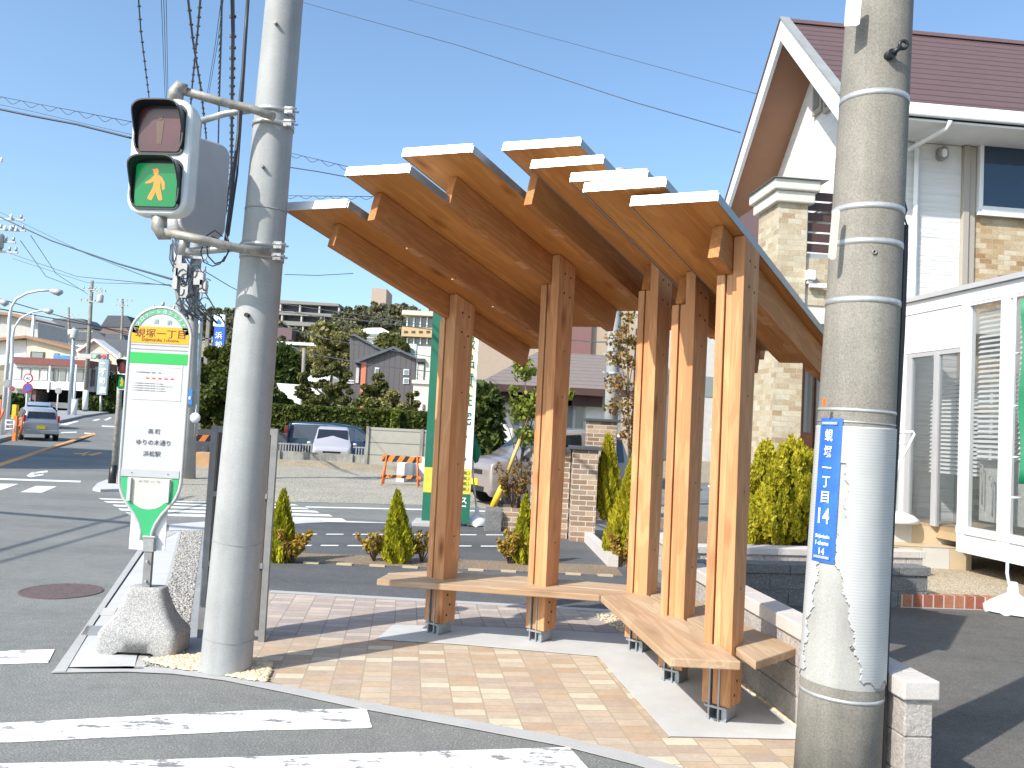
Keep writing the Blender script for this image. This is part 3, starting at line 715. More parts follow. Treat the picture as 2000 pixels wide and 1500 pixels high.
# road paint
def paint(pix, mat='road_paint_white', off=0.005, name='road_marking', far=False):
    pts = [GS(x, y, off) for x, y in pix]
    m_ = M(); m_.prism(pts, V(0,0,-0.002)); return struct(name, m_, mat)
paint([(-60,1414),(0,1412),(500,1387),(716,1384),(727,1421),(500,1426),(0,1450),(-60,1453)], name='crosswalk_stripe')
paint([(-60,1492),(190,1487),(1112,1459),(1175,1530),(800,1560),(-60,1560)], name='crosswalk_stripe')
paint([(-60,1272),(107,1268),(94,1294),(-60,1298)], name='crosswalk_stripe')
paint([(-60,944),(36,945),(2,957),(-60,968)], 'road_paint_clean', name='crosswalk_stripe')
paint([(40,961),(70,949),(111,950),(82,962)], 'road_paint_clean', name='crosswalk_stripe')
paint([(-60,932),(158,939),(157,942),(-60,935)], 'road_paint_clean', name='stop_line')
paint([(-60,932),(0,904),(182,845),(188,848),(90,880),(0,911),(-60,940)], 'road_paint_orange', name='centre_line')
for pix in ([(52,929),(62,922),(72,922),(60,932)], [(60,923),(92,919),(94,922),(62,926)], [(62,929),(86,925),(84,928),(60,932)]): paint(pix, 'road_paint_clean')
for pix in ([(145,887),(165,887),(177,882),(173,882),(162,885),(145,885)], [(170,888),(195,883),(200,885),(180,890)], [(158,889),(166,886),(170,887),(163,890)]): paint(pix, 'road_paint_orange')
for a in ([(120,844),(150,843),(150,845),(118,846)], [(165,845),(185,846),(184,847.5),(164,847)], [(200,831),(240,833),(240,835),(198,833)], [(180,821),(192,818),(196,819),(186,822)], [(203,820),(214,815),(219,816),(208,821)], [(116,829),(150,822),(154,823),(130,830)]): paint(a, 'road_paint_clean', 0.008)
for k, (a, b) in enumerate((((193,973),(583,985)), ((203,978.5),(604,991.5)), ((220,985.5),(624,997.5)), ((231,993),(650,1004.5)), ((246,1000.5),(676,1012.5)))):
    t = 2.2 + k*0.6; paint([(a[0],a[1]), (b[0]-8,b[1]), (b[0],b[1]+t), (a[0]+6,a[1]+t)], 'road_paint_white' if k > 3 else 'road_paint_clean', name='crosswalk_stripe')
paint([(596,989),(830,994),(1010,999),(1010,1001),(830,996),(600,991)], 'road_paint_clean', name='edge_line')
paint([(560,1020),(640,1016),(760,1021),(850,1027),(850,1029),(760,1023),(640,1019),(562,1023)], 'road_paint_clean', name='edge_line')
# manhole
c = G(120,1155,0.0); mm = M(); mm.lathe((c.x, c.y, 0.0), [(0.33,0),(0.33,0.006),(0.31,0.008),(0.30,0.005),(0.02,0.005)], 36, smooth=False)
tag(mm.build('manhole_cover', 'manhole_mat'), 'round rusty iron manhole cover set in the road surface', 'manhole cover')

# gravel lot across the side street
struct('gravel_lot', sheet([G(362,978,Z1), G(470,978,Z1), G(620,981,Z1), G(830,986,Z1), V(3.5,16.2,Z1), V(4,29,Z1), V(-14,30,Z1), V(-8.2,20,Z1)]), 'gravel_lot')
struct('lot_kerb', sheet([G(362,979,Z2+.004), G(470,979,Z2+.004), G(470,981.5,Z2+.004), G(362,981.5,Z2+.004)]), 'concrete_slab')
mm = M()
for (x0, y0, sx, sy, h) in ((-6.3,28.3,3.2,1.1,0.26), (-3.4,27.3,1.8,0.9,0.2), (-8.8,28.4,1.8,0.8,0.14), (-1.4,27.0,1.5,1.2,0.35), (1.0,26.8,2.0,1.4,0.9), (2.6,26.0,1.4,1.2,0.7), (0.0,27.3,1.6,0.8,0.7)):
    n1, n2 = 20, 9; vs = []
    for j in range(n2+1):
        for i in range(n1+1):
            u, v_ = i/n1*2-1, j/n2*2-1; q = max(0, 1-u*u)*max(0, 1-v_*v_)
            vs.append((x0+u*sx, y0+v_*sy, 0.6*h*q**0.6*(0.8+0.4*rnd.random())+0.003))
    mm.add(vs, [(j*(n1+1)+i, j*(n1+1)+i+1, (j+1)*(n1+1)+i+1, (j+1)*(n1+1)+i) for j in range(n2) for i in range(n1)])
tag(mm.build('earth_mound', 'dirt'), kind='structure')

# left kerb by the zebra
mm = M(); pts = GP([(232,948),(208,941),(190,948),(181,958),(196,961),(232,960)], 0.0); mm.prism(pts, V(0,0,0.05)); struct('corner_kerb', mm, 'concrete_slab')
mm = M(); mm.prism([V(-13.8,33,0), V(-8.4,18.2,0), V(-7.9,17.4,0), V(-7.2,18,0), V(-8.0,20,0), V(-12.6,33,0)], V(0,0,0.15)); struct('side_walk', mm, 'concrete_dark')
mm = M(); mm.prism([V(-27,40,0), V(-21.3,29.5,0), V(-19.5,26.5,0), V(-40,26,0), V(-44,40,0)], V(0,0,0.15)); 
mm = M(); mm.prism([G(-60,880), G(29,856), G(29,851), G(-60,868)], V(0,0,0.14)); struct('far_kerb', mm, 'concrete_dark')
mm = M(); mm.prism([GS(x, y, 0) for x, y in [(118,826),(165,815),(203,809),(225,806),(225,800),(110,806),(95,826)]], V(0,0,0.18)); struct('far_pavement', mm, 'concrete_dark')

# right driveway and front garden
struct('driveway', sheet([V(1.95,3.0,Z1), V(12,3.0,Z1), V(12,9.3,Z1), V(4.4,8.55,Z1), V(1.9,8.3,Z1), V(1.72,5.6,Z1)]), 'asphalt_drive')
mm = M(); mm.prism([V(4.25,8.72,0), V(12,9.4,0), V(12,14,0), V(4.0,14,0)], V(0,0,0.10)); struct('garden_gravel', mm, 'gravel_tan')
rb = M(); a = V(4.0,8.56,0); b = V(12,9.27,0)
rb.para(a, b-a, V(-0.01,0.11,0), V(0,0,0.13)); tag(rb.build('brick_edging', 'red_brick'), 'low red brick edging between the driveway and the pale garden gravel', 'edging')

# loose pebbles (uncountable)
def pebbles(name, pts_fn, n, s0, s1, mat):
    vs = []; fs = []
    for i in range(n):
        p = pts_fn(); s = rnd.uniform(s0, s1); a = rnd.random()*6.28
        ex = V(math.cos(a), math.sin(a), 0)*s*rnd.uniform(0.9,1.6); ey = V(-math.sin(a), math.cos(a), 0)*s; ez = V(rnd.uniform(-.3,.3), rnd.uniform(-.3,.3), 1).normalized()*s*0.7
        o = len(vs); c = Vector(p) + V(0,0,s*0.35)
        ring = [c + ex*math.cos(k*1.0472)*rnd.uniform(.85,1.1) + ey*math.sin(k*1.0472)*rnd.uniform(.85,1.1) for k in range(6)]
        top = [c + (q-c)*0.6 + ez*0.8 for q in ring]
        vs += ring + top + [c + ez]
        for k in range(6):
            k2 = (k+1) % 6; fs.append((o+k, o+k2, o+6+k2, o+6+k)); fs.append((o+6+k, o+6+k2, o+12))
    q = M(); q.v = [Vector(v) for v in vs]; q.f = fs; q.sm = [True]*len(fs)
    return tag(q.build(name, mat), kind='stuff')
def mat_pebble(name, cols):
    m, nt, b = newmat(name); geo = nt.nodes.new('ShaderNodeNewGeometry')
    c = ramp(nt, geo.outputs['Random Per Island'], [(i/(len(cols)-1), q) for i, q in enumerate(cols)])
    nt.links.new(c, b.inputs['Base Color']); b.inputs['Roughness'].default_value = 0.8; bump(nt, b, noise(nt, coords(nt), 90, 3, .6), 0.4, 0.004)
mat_pebble('pebble_tan', [(0.62,0.48,0.3), (0.72,0.6,0.42), (0.55,0.4,0.24), (0.78,0.68,0.52)])
mat_pebble('pebble_grey', [(0.28,0.27,0.25), (0.38,0.37,0.35), (0.34,0.30,0.25), (0.20,0.19,0.18), (0.46,0.44,0.41)])
def inpoly(x, y, poly):
    c = False; j = len(poly)-1
    for i in range(len(poly)):
        xi, yi = poly[i][:2]; xj, yj = poly[j][:2]
        if (yi > y) != (yj > y) and x < (xj-xi)*(y-yi)/(yj-yi)+xi: c = not c
        j = i
    return c
def polyfn(pix, z):
    P = [G(x, y, z) for x, y in pix]; xs_ = [p.x for p in P]; ys_ = [p.y for p in P]
    def f():
        while True:
            x, y = rnd.uniform(min(xs_), max(xs_)), rnd.uniform(min(ys_), max(ys_))
            if inpoly(x, y, P): return V(x, y, z)
    return f
pebbles('pebbles', polyfn([(282,1290),(355,1282),(400,1280),(500,1288),(532,1296),(520,1332),(470,1326),(420,1316),(340,1306)], Z2), 2300, 0.007, 0.020, 'pebble_tan')
pebbles('pebbles', polyfn([(283,1303),(332,1135),(357,1037),(396,1036),(367,1245),(358,1284)], Z1), 4200, 0.006, 0.014, 'pebble_grey')
pebbles('pebbles', polyfn([(1150,1200),(1260,1205),(1300,1255),(1290,1262),(1225,1240)], Z1), 500, 0.006, 0.013, 'pebble_tan')
pebbles('pebbles', polyfn([(1360,1262),(1448,1330),(1562,1424),(1580,1440),(1440,1332),(1340,1262)], Z2), 900, 0.006, 0.014, 'pebble_tan')

# ================================================================== SHELTER
root = thing('bus_shelter', 'timber bus shelter with stepped louvred roof planks and an angled bench', 'bus shelter', (0.4, 6.2, 0))
dvec = ray(2257, 1478).normalized(); dh = V(dvec.x, dvec.y, 0).normalized(); wv = V(dh.y, -dh.x, 0)
nrm = wv.cross(dvec).normalized()
if nrm.z < 0: nrm = -nrm
TL = 2.5
PL = [  # name, left px, right px, front height, post index, rafter fraction
    ('A', (557,411), (677,405), 2.954, 0, None), ('B', (677,343), (797,337), 3.145, None, 0.13), ('C', (787,306), (920,297), 3.305, 1, None),
    ('D', (983,294), (1131,284), 3.40, None, 0.12), ('E', (1038,329), (1175,319), 3.246, 2, None), ('F', (1115,355), (1261,347), 3.09, None, 0.62),
    ('G', (1141,375), (1297,364), 2.964, 3, None), ('H', (1233,402), (1399,392), 2.872, 4, None)]
POST = [V(-0.46,6.54,0), V(0.31,6.47,0), V(1.04,6.33,0), V(1.16,5.6,0), V(1.285,4.9,0)]
planes = {}
for nm, l, r, zf, pi_, fr in PL:
    L, R_ = G(*l, zf), G(*r, zf)
    planes[nm] = (L, R_)
    TH = 0.045
    frm = Matrix((dvec, nrm.cross(dvec), nrm)).transposed().to_4x4(); frm.translation = L
    pk = M(); pk.prism([L, R_, R_+dvec*TL, L+dvec*TL], nrm*TH)
    pko = pk.build('roof_plank', 'cedar_board', root, frame=frm)
    # metal capping: front fascia, sides and top sheet
    v_ = (R_-L); vn = v_.normalized(); cp = M(); e = 0.003
    fo = -dvec*0.006
    cp.para(L + fo*1.6 - vn*e - nrm*0.004, v_ + vn*2*e, dvec*0.006, nrm*(TH+0.014))
    cp.para(L - vn*e + nrm*(TH+0.002) + fo, v_ + vn*2*e, dvec*(TL+0.01), nrm*0.006)
    cp.build('metal_capping', 'capping_metal', pko)
    cs = M()
    cs.para(L - vn*(e+0.005) - nrm*0.002, vn*0.005, dvec*(TL+.004), nrm*(TH+0.004)); cs.para(R_ + vn*e - nrm*0.002, vn*0.005, dvec*(TL+.004), nrm*(TH+0.004))
    cs.para(L + dvec*(TL+0.001) - nrm*0.002, v_, dvec*0.005, nrm*(TH))
    cs.build('side_capping', 'capping_side', pko)
def plank_z(nm, x, y):
    L, R_ = planes[nm]; v_ = R_-L
    det = dvec.x*v_.y - v_.x*dvec.y; rx, ry = x-L.x, y-L.y
    a = (rx*v_.y - v_.x*ry)/det; b = (dvec.x*ry - dvec.y*rx)/det
    return L.z + a*dvec.z, a, b
# rafters
for nm, l, r, zf, pi_, fr in PL:
    L, R_ = planes[nm]; hgt = {'A': 0.165, 'D': 0.25}.get(nm, 0.20)
    if pi_ is not None:
        c0 = POST[pi_] - wv*0.025; _, a, b = plank_z(nm, c0.x, c0.y)
        v_ = R_-L; base = L + v_*b
    else: base = L + (R_-L)*fr
    s0, s1 = 0.27, TL-0.02
    s0 = {'A': 0.2, 'B': 0.22, 'E': 1.40, 'F': 1.35, 'G': 1.12}.get(nm, s0)
    o_ = base + dvec*s0 - wv*0.033
    frm = Matrix((dvec, -wv, nrm)).transposed().to_4x4(); frm.translation = o_
    if frm.to_3x3().determinant() < 0: frm = Matrix((dvec, wv, nrm)).transposed().to_4x4(); frm.translation = o_
    rf = M()
    # end cuts square to the rafter; underside parallel to the plank
    a0 = o_ - nrm*0.002; rf.para(a0, wv*0.066, dvec*(s1-s0), -nrm*hgt)
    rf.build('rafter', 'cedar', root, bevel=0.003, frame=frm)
    if nm in 'BCDEFGH':
        # small fixing blocks where the neighbouring plank rests on this rafter
        bl = M()
        for q in ((0.62, 1.12, 1.62, 2.1) if nm in 'BCDH' else (1.62, 2.1)): bl.para(base + dvec*q - wv*(0.033+0.022) - nrm*(hgt+0.003), wv*0.06, dvec*0.13, nrm*0.02)
        bl.each('fixing_block', 'cedar_light', root)
# posts
for i, p in enumerate(POST):
    nm = 'ACEGH'[i]; L, R_ = planes[nm]
    def ztop(q, extra=0.0): return plank_z(nm, q.x, q.y)[0] - extra
    hz = (0.165 if nm == 'A' else 0.20)/nrm.z
    def stave(w0, w1, d0, d1b, d1t, top, name='post_board', mat='cedar_light'):
        fr_ = Matrix((V(0,0,1), dh, wv)).transposed().to_4x4(); fr_.translation = p
        if fr_.to_3x3().determinant() < 0: fr_ = Matrix((V(0,0,1), wv, dh)).transposed().to_4x4(); fr_.translation = p
        b_ = M(); c4 = [p+wv*w0+dh*d0, p+wv*w1+dh*d0, p+wv*w1+dh*d1b, p+wv*w0+dh*d1b]; t4 = [p+wv*w0+dh*(d0-(d1t-d1b)*0.5), p+wv*w1+dh*(d0-(d1t-d1b)*0.5), p+wv*w1+dh*d1t, p+wv*w0+dh*d1t]
        vs = [q+V(0,0,0.10) for q in c4] + [V(q.x, q.y, top(q)) for q in t4]
        b_.add(vs, [(0,1,2,3),(7,6,5,4),(4,5,1,0),(5,6,2,1),(6,7,3,2),(7,4,0,3)]); 
        return b_.build(name, mat, root, bevel=0.004, frame=fr_)
    low = lambda q: plank_z(nm, q.x, q.y)[0] - hz - 0.004
    high = lambda q: plank_z(nm, q.x, q.y)[0] - 0.006
    stave(-0.088, -0.037, -0.078, 0.078, 0.10, low)
    stave(-0.030, 0.010, -0.070, 0.07, 0.09, low)
    stave(0.013, 0.082, -0.078, 0.078, 0.125, high)
    pl = M()
    for w0 in (-0.045, 0.012):
        pl.para(p + wv*w0 - dh*0.088 + V(0,0,0.018), wv*0.010, dh*0.17, V(0,0,0.36))
    pl.para(p - wv*0.06 - dh*0.075 + V(0,0,0.012), wv*0.12, dh*0.15, V(0,0,0.012))
    pl.para(p + wv*0.030 - dh*0.07 + V(0,0,0.018), wv*0.03, dh*0.13, V(0,0,0.08))
    pl.para(p - wv*0.065 - dh*0.09 + V(0,0,0.085), wv*0.13, dh*0.02, V(0,0,0.012))
    pl.build('steel_shoe', 'steel_plate', root)
    bo = M()
    for z in (0.16, 0.235, 0.31) if i < 9 else (): 
        q = p + wv*0.080 + dh*0.01*(1 if z == .235 else -2) + V(0,0,z); bo.tube([q, q+wv*0.004], 0.009, 8)
    for z in (-0.12, -0.27):
        for dd_ in (-0.02, 0.06): 
            q = p + wv*0.080 + dh*dd_; bo.tube([V(q.x,q.y,ztop(q)+z), V(q.x,q.y,ztop(q)+z)+wv*0.004], 0.009, 8)
    for z in (0.75, 1.3, 1.85, 2.2): q = p + wv*0.080 + dh*0.02 + V(0,0,z); bo.tube([q, q+wv*0.003], 0.007, 8)
    bo.each('bolt', 'black_plastic', root)
    ar = M()
    ar.para(p - V(0.33,0,0) + V(0,-0.03,0.335) if i < 2 else p - V(0.30,0,0) + V(0,-0.03,0.335), V(0.60 if i > 1 else 0.3,0,0), V(0,0.05,0), V(0,0,0.04))
    ar.build('seat_bracket', 'steel_plate', root)
# bench
BZ = 0.43
def plank(pts, name='bench_seat', ax=None):
    pts = [V(q.x, q.y, BZ) for q in pts]; ax = ax or (pts[1]-pts[0]).normalized(); fr_ = Matrix((ax, V(0,0,1).cross(ax), V(0,0,1))).transposed().to_4x4(); fr_.translation = pts[0]
    q = M(); q.prism(pts, V(0,0,-0.047)); return q.build(name, 'bench_wood', root, bevel=0.006, frame=fr_)
b = lambda x, y: G(x, y, BZ)
P1, P2, P3, P4, P5 = POST
lt = G(1170,1162,BZ); ltip = G(736,1131,BZ)
cr = P3 + V(0.0,-0.0,0)
j = V(0.0,0.012,0)
plank([ltip, lt, P3 + V(0.02,-0.02,0), P2 - j, P1 - j, P1 + V(-0.42,0.05,0) - j])
plank([P1 + V(-0.42,0.05,0) + j, P1 + j, P2 + j, P3 + V(0.02,-0.0,0), P3 + V(0.3,0.22,0), P2 + V(0.02,0.27,0), P1 + V(-0.05,0.30,0), b(757,1119)])
k = V(0.012,0,0)
plank([b(1309,1285), b(1447,1292), P4 - V(-0.02,0,0) - k, P3 + V(0.025,-0.035,0), lt + V(0.012,-0.008,0)], ax=(lt-b(1309,1285)).normalized())
plank([b(1476,1292), b(1557,1265), V(1.50,5.6,0), P3 + V(0.315,0.2,0), P3 + V(0.04,-0.01,0), P4 + k*2, P5 + V(0.04,0,0)], ax=(P3-P5).normalized())

# ================================================================== BUS STOP SIGN
SY = 5.65
bs = thing('bus_stop_sign', 'round topped bus stop sign on a concrete foot beside the road', 'bus stop sign', (-2.36, SY, 0))
cx = -2.372
def sx(px, py=800): return D(px, py, SY).x
def sz(py, px=315): return D(px, py, SY).z
hw = 0.205; ztop = sz(600, 313); zc = ztop - hw; zb = sz(940, 290)
out = [(cx+hw*math.cos(math.radians(a)), zc+hw*math.sin(math.radians(a))) for a in range(0, 181, 10)]
low_ = [(-hw, zb), (-0.198, zb-0.05), (-0.175, zb-0.11), (-0.135, zb-0.165), (-0.09, zb-0.22), (-0.055, zb-0.28), (-0.038, zb-0.33), (-0.032, zb-0.39)]
left = [(cx+a, z) for a, z in low_]; right = [(cx-a, z) for a, z in reversed(low_)]
poly = out + left + right
def splate(pts, y0, th, mat, name, par=bs):
    q = M(); q.prism([V(x, y0, z) for x, z in pts], V(0, th, 0)); return q.build(name, mat, par)
pan = splate(poly, SY, 0.016, 'sign_white', 'panel')
fr_ = M(); fr_.tube([V(x, SY+0.004, z) for x, z in (right[::-1][:0] + [right[0]] + right[1:] + out + left)], 0.0115, 8); fr_.build('frame', 'sign_frame', bs)
F0 = SY - 0.0025
def rect(x0, x1, z0, z1, mat, name, y=F0, th=0.002, par=bs): return splate([(x0,z0),(x1,z0),(x1,z1),(x0,z1)], y, th, mat, name, par)
W = hw - 0.012
am1, am0 = sz(639), sz(671)
# green arch with curved lettering
ar = []; 
for a in range(8, 173, 4): ar.append((cx+(W)*math.cos(math.radians(a)), zc+(W)*math.sin(math.radians(a))))
ai = [(cx+(W-0.034)*math.cos(math.radians(a)), zc+(W-0.034)*math.sin(math.radians(a))) for a in range(172, 7, -4)]
splate(ar + ai, F0, 0.002, 'sign_green_pale', 'arch_band')
s_ = 'バスロケーションシステム'
for i, ch in enumerate(s_):
    a = math.radians(163 - i*(146/(len(s_)-1))); rr = W - 0.017
    ur = V(math.sin(a), 0, -math.cos(a)); uu = V(math.cos(a), 0, math.sin(a))
    text(ch, 'ink_white', bs, V(cx+rr*math.cos(a), F0-0.001, zc+rr*math.sin(a)), ur, uu, wfit=0.022, maxw=0.022, h=0.024 if ch not in 'ー' else None, name='lettering')
X, Zu = V(1,0,0), V(0,0,1)
text('遠', 'ink_teal', bs, V(cx-0.035, F0-0.001, sz(628)), X, Zu, h=0.032); text('鉄', 'ink_teal', bs, V(cx+0.055, F0-0.001, sz(629)), X, Zu, h=0.032)
rect(cx-W, cx+W, am0, am1, 'sign_amber', 'name_band')
text('蜆塚一丁目', 'ink_brown', bs, V(cx, F0-0.001, am1-0.044), X, Zu, wfit=0.335, h=0.058)
text('Shijimizuka 1chome', 'ink_brown', bs, V(cx, F0-0.001, am0+0.020), X, Zu, wfit=0.25)
for z in (am0-0.012, am0-0.040): rect(cx-W, cx+W, z-0.004, z, 'ink_grey', 'rail_line', th=0.0015)
gz1, gz0 = sz(690), sz(711); rect(cx-W, cx+W, gz0, gz1, 'sign_green', 'green_band')
pa1, pa0 = gz0-0.004, sz(782); rect(cx-0.165, cx+0.165, pa0, pa1, 'sign_paper', 'timetable_sheet', th=0.0015)
yy = pa1-0.022
rect(cx-0.045, cx+0.035, yy-0.006, yy+0.006, 'ink_bluepale', 'print_line', F0-0.001); rect(cx+0.06, cx+0.15, yy+0.002, yy+0.005, 'ink_grey', 'print_line', F0-0.001)
text('バス停留所時刻表（蜆塚一丁目）', 'ink_grey', bs, V(cx-0.06, F0-0.001, yy-0.035), X, Zu, wfit=0.17)
for k in range(5): rect(cx-0.075+k*0.041, cx-0.052+k*0.041, yy-0.078, yy-0.068, 'ink_red', 'print_block', F0-0.001)
for k in range(6): rect(cx-0.155+k*0.045+0.02, cx-0.155+k*0.045+0.042, yy-0.062, yy-0.0605, 'ink_grey', 'print_line', F0-0.001)
for k, ww in enumerate((0.20, 0.26, 0.21, 0.22)): text('この停留所の時刻は変更になる場合があります'[: int(ww*80)], 'ink_grey', bs, V(cx-0.155+ww/2, F0-0.001, yy-0.108-k*0.016), X, Zu, wfit=ww, h=0.008)
text('高 町', 'ink_dark', bs, V(cx+0.005, F0-0.001, sz(843)), X, Zu, h=0.034)
text('ゆりの木通り', 'ink_dark', bs, V(cx+0.005, F0-0.001, sz(865)), X, Zu, wfit=0.225, h=0.037)
text('浜松駅', 'ink_dark', bs, V(cx, F0-0.001, sz(887)), X, Zu, wfit=0.115, h=0.036)
rz1, rz0 = sz(917, 290), sz(932, 290); rect(cx-W, cx+W, rz0, rz1, 'sign_rail', 'lower_rail', SY-0.008, 0.008)
for dx in (-0.12, 0.12): rect(cx+dx-0.003, cx+dx+0.003, (rz0+rz1)/2-0.004, (rz0+rz1)/2+0.004, 'ink_dark', 'screw', SY-0.010, 0.002)
# green bottom and cream notice area
lw = [(a*0.93, z) for a, z in low_]
g_out = [(cx+a, z) for a, z in lw]; splate([(cx-W, rz0-0.002)] + g_out + [(cx-a, z) for a, z in reversed(lw)] + [(cx+W, rz0-0.002)], F0, 0.002, 'sign_green_dark', 'green_foot')
cr_ = 0.145; zc2 = rz0-0.075
splate([(cx-cr_, rz0-0.004)] + [(cx+cr_*math.cos(math.radians(a)), zc2+cr_*0.95*math.sin(math.radians(a))) for a in range(180, 361, 12)] + [(cx+cr_, rz0-0.004)], F0-0.001, 0.0015, 'sign_cream', 'notice_area')
text('お知らせ', 'ink_grey', bs, V(cx, F0-0.002, rz0-0.028), X, Zu, wfit=0.15, h=0.018)
for dx in (-1, 1):
    q = M(); q.box(cx+dx*0.128-0.011, cx+dx*0.128+0.011, SY-0.022, SY-0.003, rz0-0.16, rz0-0.008); q.build('sheet_holder', 'sign_white', bs)
bb = D(245, 1075, SY+.02); q = M(); q.box(bb.x+0.02, bb.x+0.258, SY+0.022, SY+0.032, bb.z+0.01, bb.z+0.36); q.build('rear_board', 'white_metal', bs)
st = M(); z0, z1 = sz(1148, 283), sz(1050, 285); st.box(cx+0.002, cx+0.052, SY-0.012, SY+0.022, 0.40, z1-0.03); 
st.build('stem', 'board_post', bs)
st = M(); st.box(cx-0.009, cx+0.062, SY-0.018, SY+0.03, z1-0.09, z1+0.012); st.box(cx-0.015, cx+0.068, SY-0.022, SY+0.034, z1-0.0, z1+0.014); st.build('socket', 'galv', bs, bevel=0.003)
st = M()
for z in (0.47, 0.60): st.tube([V(cx+0.027, SY-0.03, z), V(cx+0.027, SY-0.012, z)], 0.008, 8)
st.each('bolt', 'band_steel', bs)
# bird-like finials / bolts on the top
st = M(); st.tube([V(cx+0.0, SY+.004, ztop+0.005), V(cx, SY+.004, ztop+0.035)], 0.011, 8); st.tube([V(cx-0.06, SY+.004, ztop-0.008), V(cx-0.06, SY+.004, ztop+0.012)], 0.006, 6); st.tube([V(cx+0.075, SY+.004, ztop-0.012), V(cx+0.075, SY+.004, ztop+0.01)], 0.008, 6)
st.each('cap_bolt', 'galv', bs)
# concrete foot: concave pyramid with a notch under it
ft = M(); fcx, fcy = -2.345, SY+0.03; prof = [(0.262,0.0),(0.270,0.03),(0.270,0.135),(0.255,0.165),(0.222,0.20),(0.185,0.255),(0.155,0.32),(0.130,0.395),(0.122,0.42),(0.108,0.428)]
vs = []
def rsq(hx, hy, r, n=4):
    out_ = []
    for (sx_, sy_, a0_) in ((1,1,0),(-1,1,90),(-1,-1,180),(1,-1,270)):
        for q_ in range(n+1):
            a_ = math.radians(a0_+90*q_/n); out_.append((sx_*(hx-r)+r*math.cos(a_), sy_*(hy-r)+r*math.sin(a_)))
        nx_, ny_ = (-1,0) if a0_ == 0 else (0,-1) if a0_ == 90 else (1,0) if a0_ == 180 else (0,1)
        # extra points along each straight side
        L_ = 2*((hx if nx_ else hy)-r); ex, ey = out_[-1]
        for q_ in range(1, 8): out_.append((ex+nx_*L_*q_/8, ey+ny_*L_*q_/8))
    return out_
for hw_, z in prof:
    ring = rsq(hw_*0.96, hw_*0.56, 0.045 if z < 0.42 else 0.035)
    for vx, vy in ring:
        zz = 0.04*max(0, 1-(abs(vx)/0.15)**4) if z == 0 else z
        vs.append(V(fcx+vx, fcy+vy, zz))
n_ = len(ring)
fs = [(i*n_+kk, i*n_+(kk+1) % n_, (i+1)*n_+(kk+1) % n_, (i+1)*n_+kk) for i in range(len(prof)-1) for kk in range(n_)] + [list(range((len(prof)-1)*n_, len(prof)*n_))]
ft.add(vs, fs, True); ft.build('concrete_foot', 'aggregate', bs, bevel=0.0)

# ================================================================== LEFT POLE
lp = thing('concrete_pole', 'smooth pale concrete pole standing in pebbles, left of the shelter', 'pole', (-1.69, 5.35, 0))
b0 = V(-1.69, 5.35, 0); dirp = V(0.021, 0.0, 1)
def lpc(z): return b0 + dirp*z
def lpr(z): return 0.155 - 0.0085*z
sh = M(); zz = [0, 0.02, 0.5, 1.2, 2.0, 2.6, 2.605, 3.3, 4.2, 5.5, 7.5, 9.5]
sh.tube([lpc(z) for z in zz], [lpr(z) + (0.0 if z < 2.6 else -0.001) for z in zz], 40); sh.build('shaft', 'concrete_pole_mat', lp)
def zat(py, px, Y=5.25): return D(px, py, Y).z
bn = []
for py, h_, mat in ((212, 0.028, 'galv'), (238, 0.028, 'galv'), (478, 0.028, 'galv'), (500, 0.026, 'galv')):
    z = zat(py, 530); q = M(); q.tube([lpc(z-h_/2*1), lpc(z+h_/2*1)], lpr(z)+0.006, 36); q.build('band', mat, lp)
q = M(); z = zat(405, 510); q.tube([lpc(z-.004), lpc(z+.004)], lpr(z)+0.0015, 36); q.build('joint_ring', 'concrete_dark', lp)
for py, px in ((1060, 410), (1252, 430)):
    z = zat(py, px); q = M(); q.tube([lpc(z)+V(math.cos(a)*(lpr(z)+.002), math.sin(a)*(lpr(z)+.002), 0.01*math.sin(a*2)) for a in [i*2*math.pi/24 for i in range(25)]], 0.0016, 4); q.build('tie_wire', 'fence_grey', lp)
for py, px in ((50, 546), (329, 522), (618, 497)):
    z = zat(py, px); q = M(); a = V(-0.02, -1, 0).normalized() if py != 618 else V(-0.1,-1,0).normalized()
    q.tube([lpc(z)+a*lpr(z)*0.97, lpc(z)+a*(lpr(z)+0.03)], 0.011 if py != 618 else 0.014, 8); q.build('step_socket', 'galv_dirty' if py != 618 else 'black_plastic', lp)
q = M()
for py in (215, 240, 480, 503):
    z = zat(py, 570)
    for dy in (-0.03, 0.03): q.tube([lpc(z)+V(lpr(z)*0.75, -lpr(z)*0.75+dy, 0), lpc(z)+V(lpr(z)+0.05, -lpr(z)*0.8+dy, 0.0)], 0.007, 6)
    q.cbox(lpc(z)+V(lpr(z)*0.85+0.01, -lpr(z)*0.62, 0), 0.05, 0.05, 0.045)
q.each('clamp_bolt', 'galv', lp)

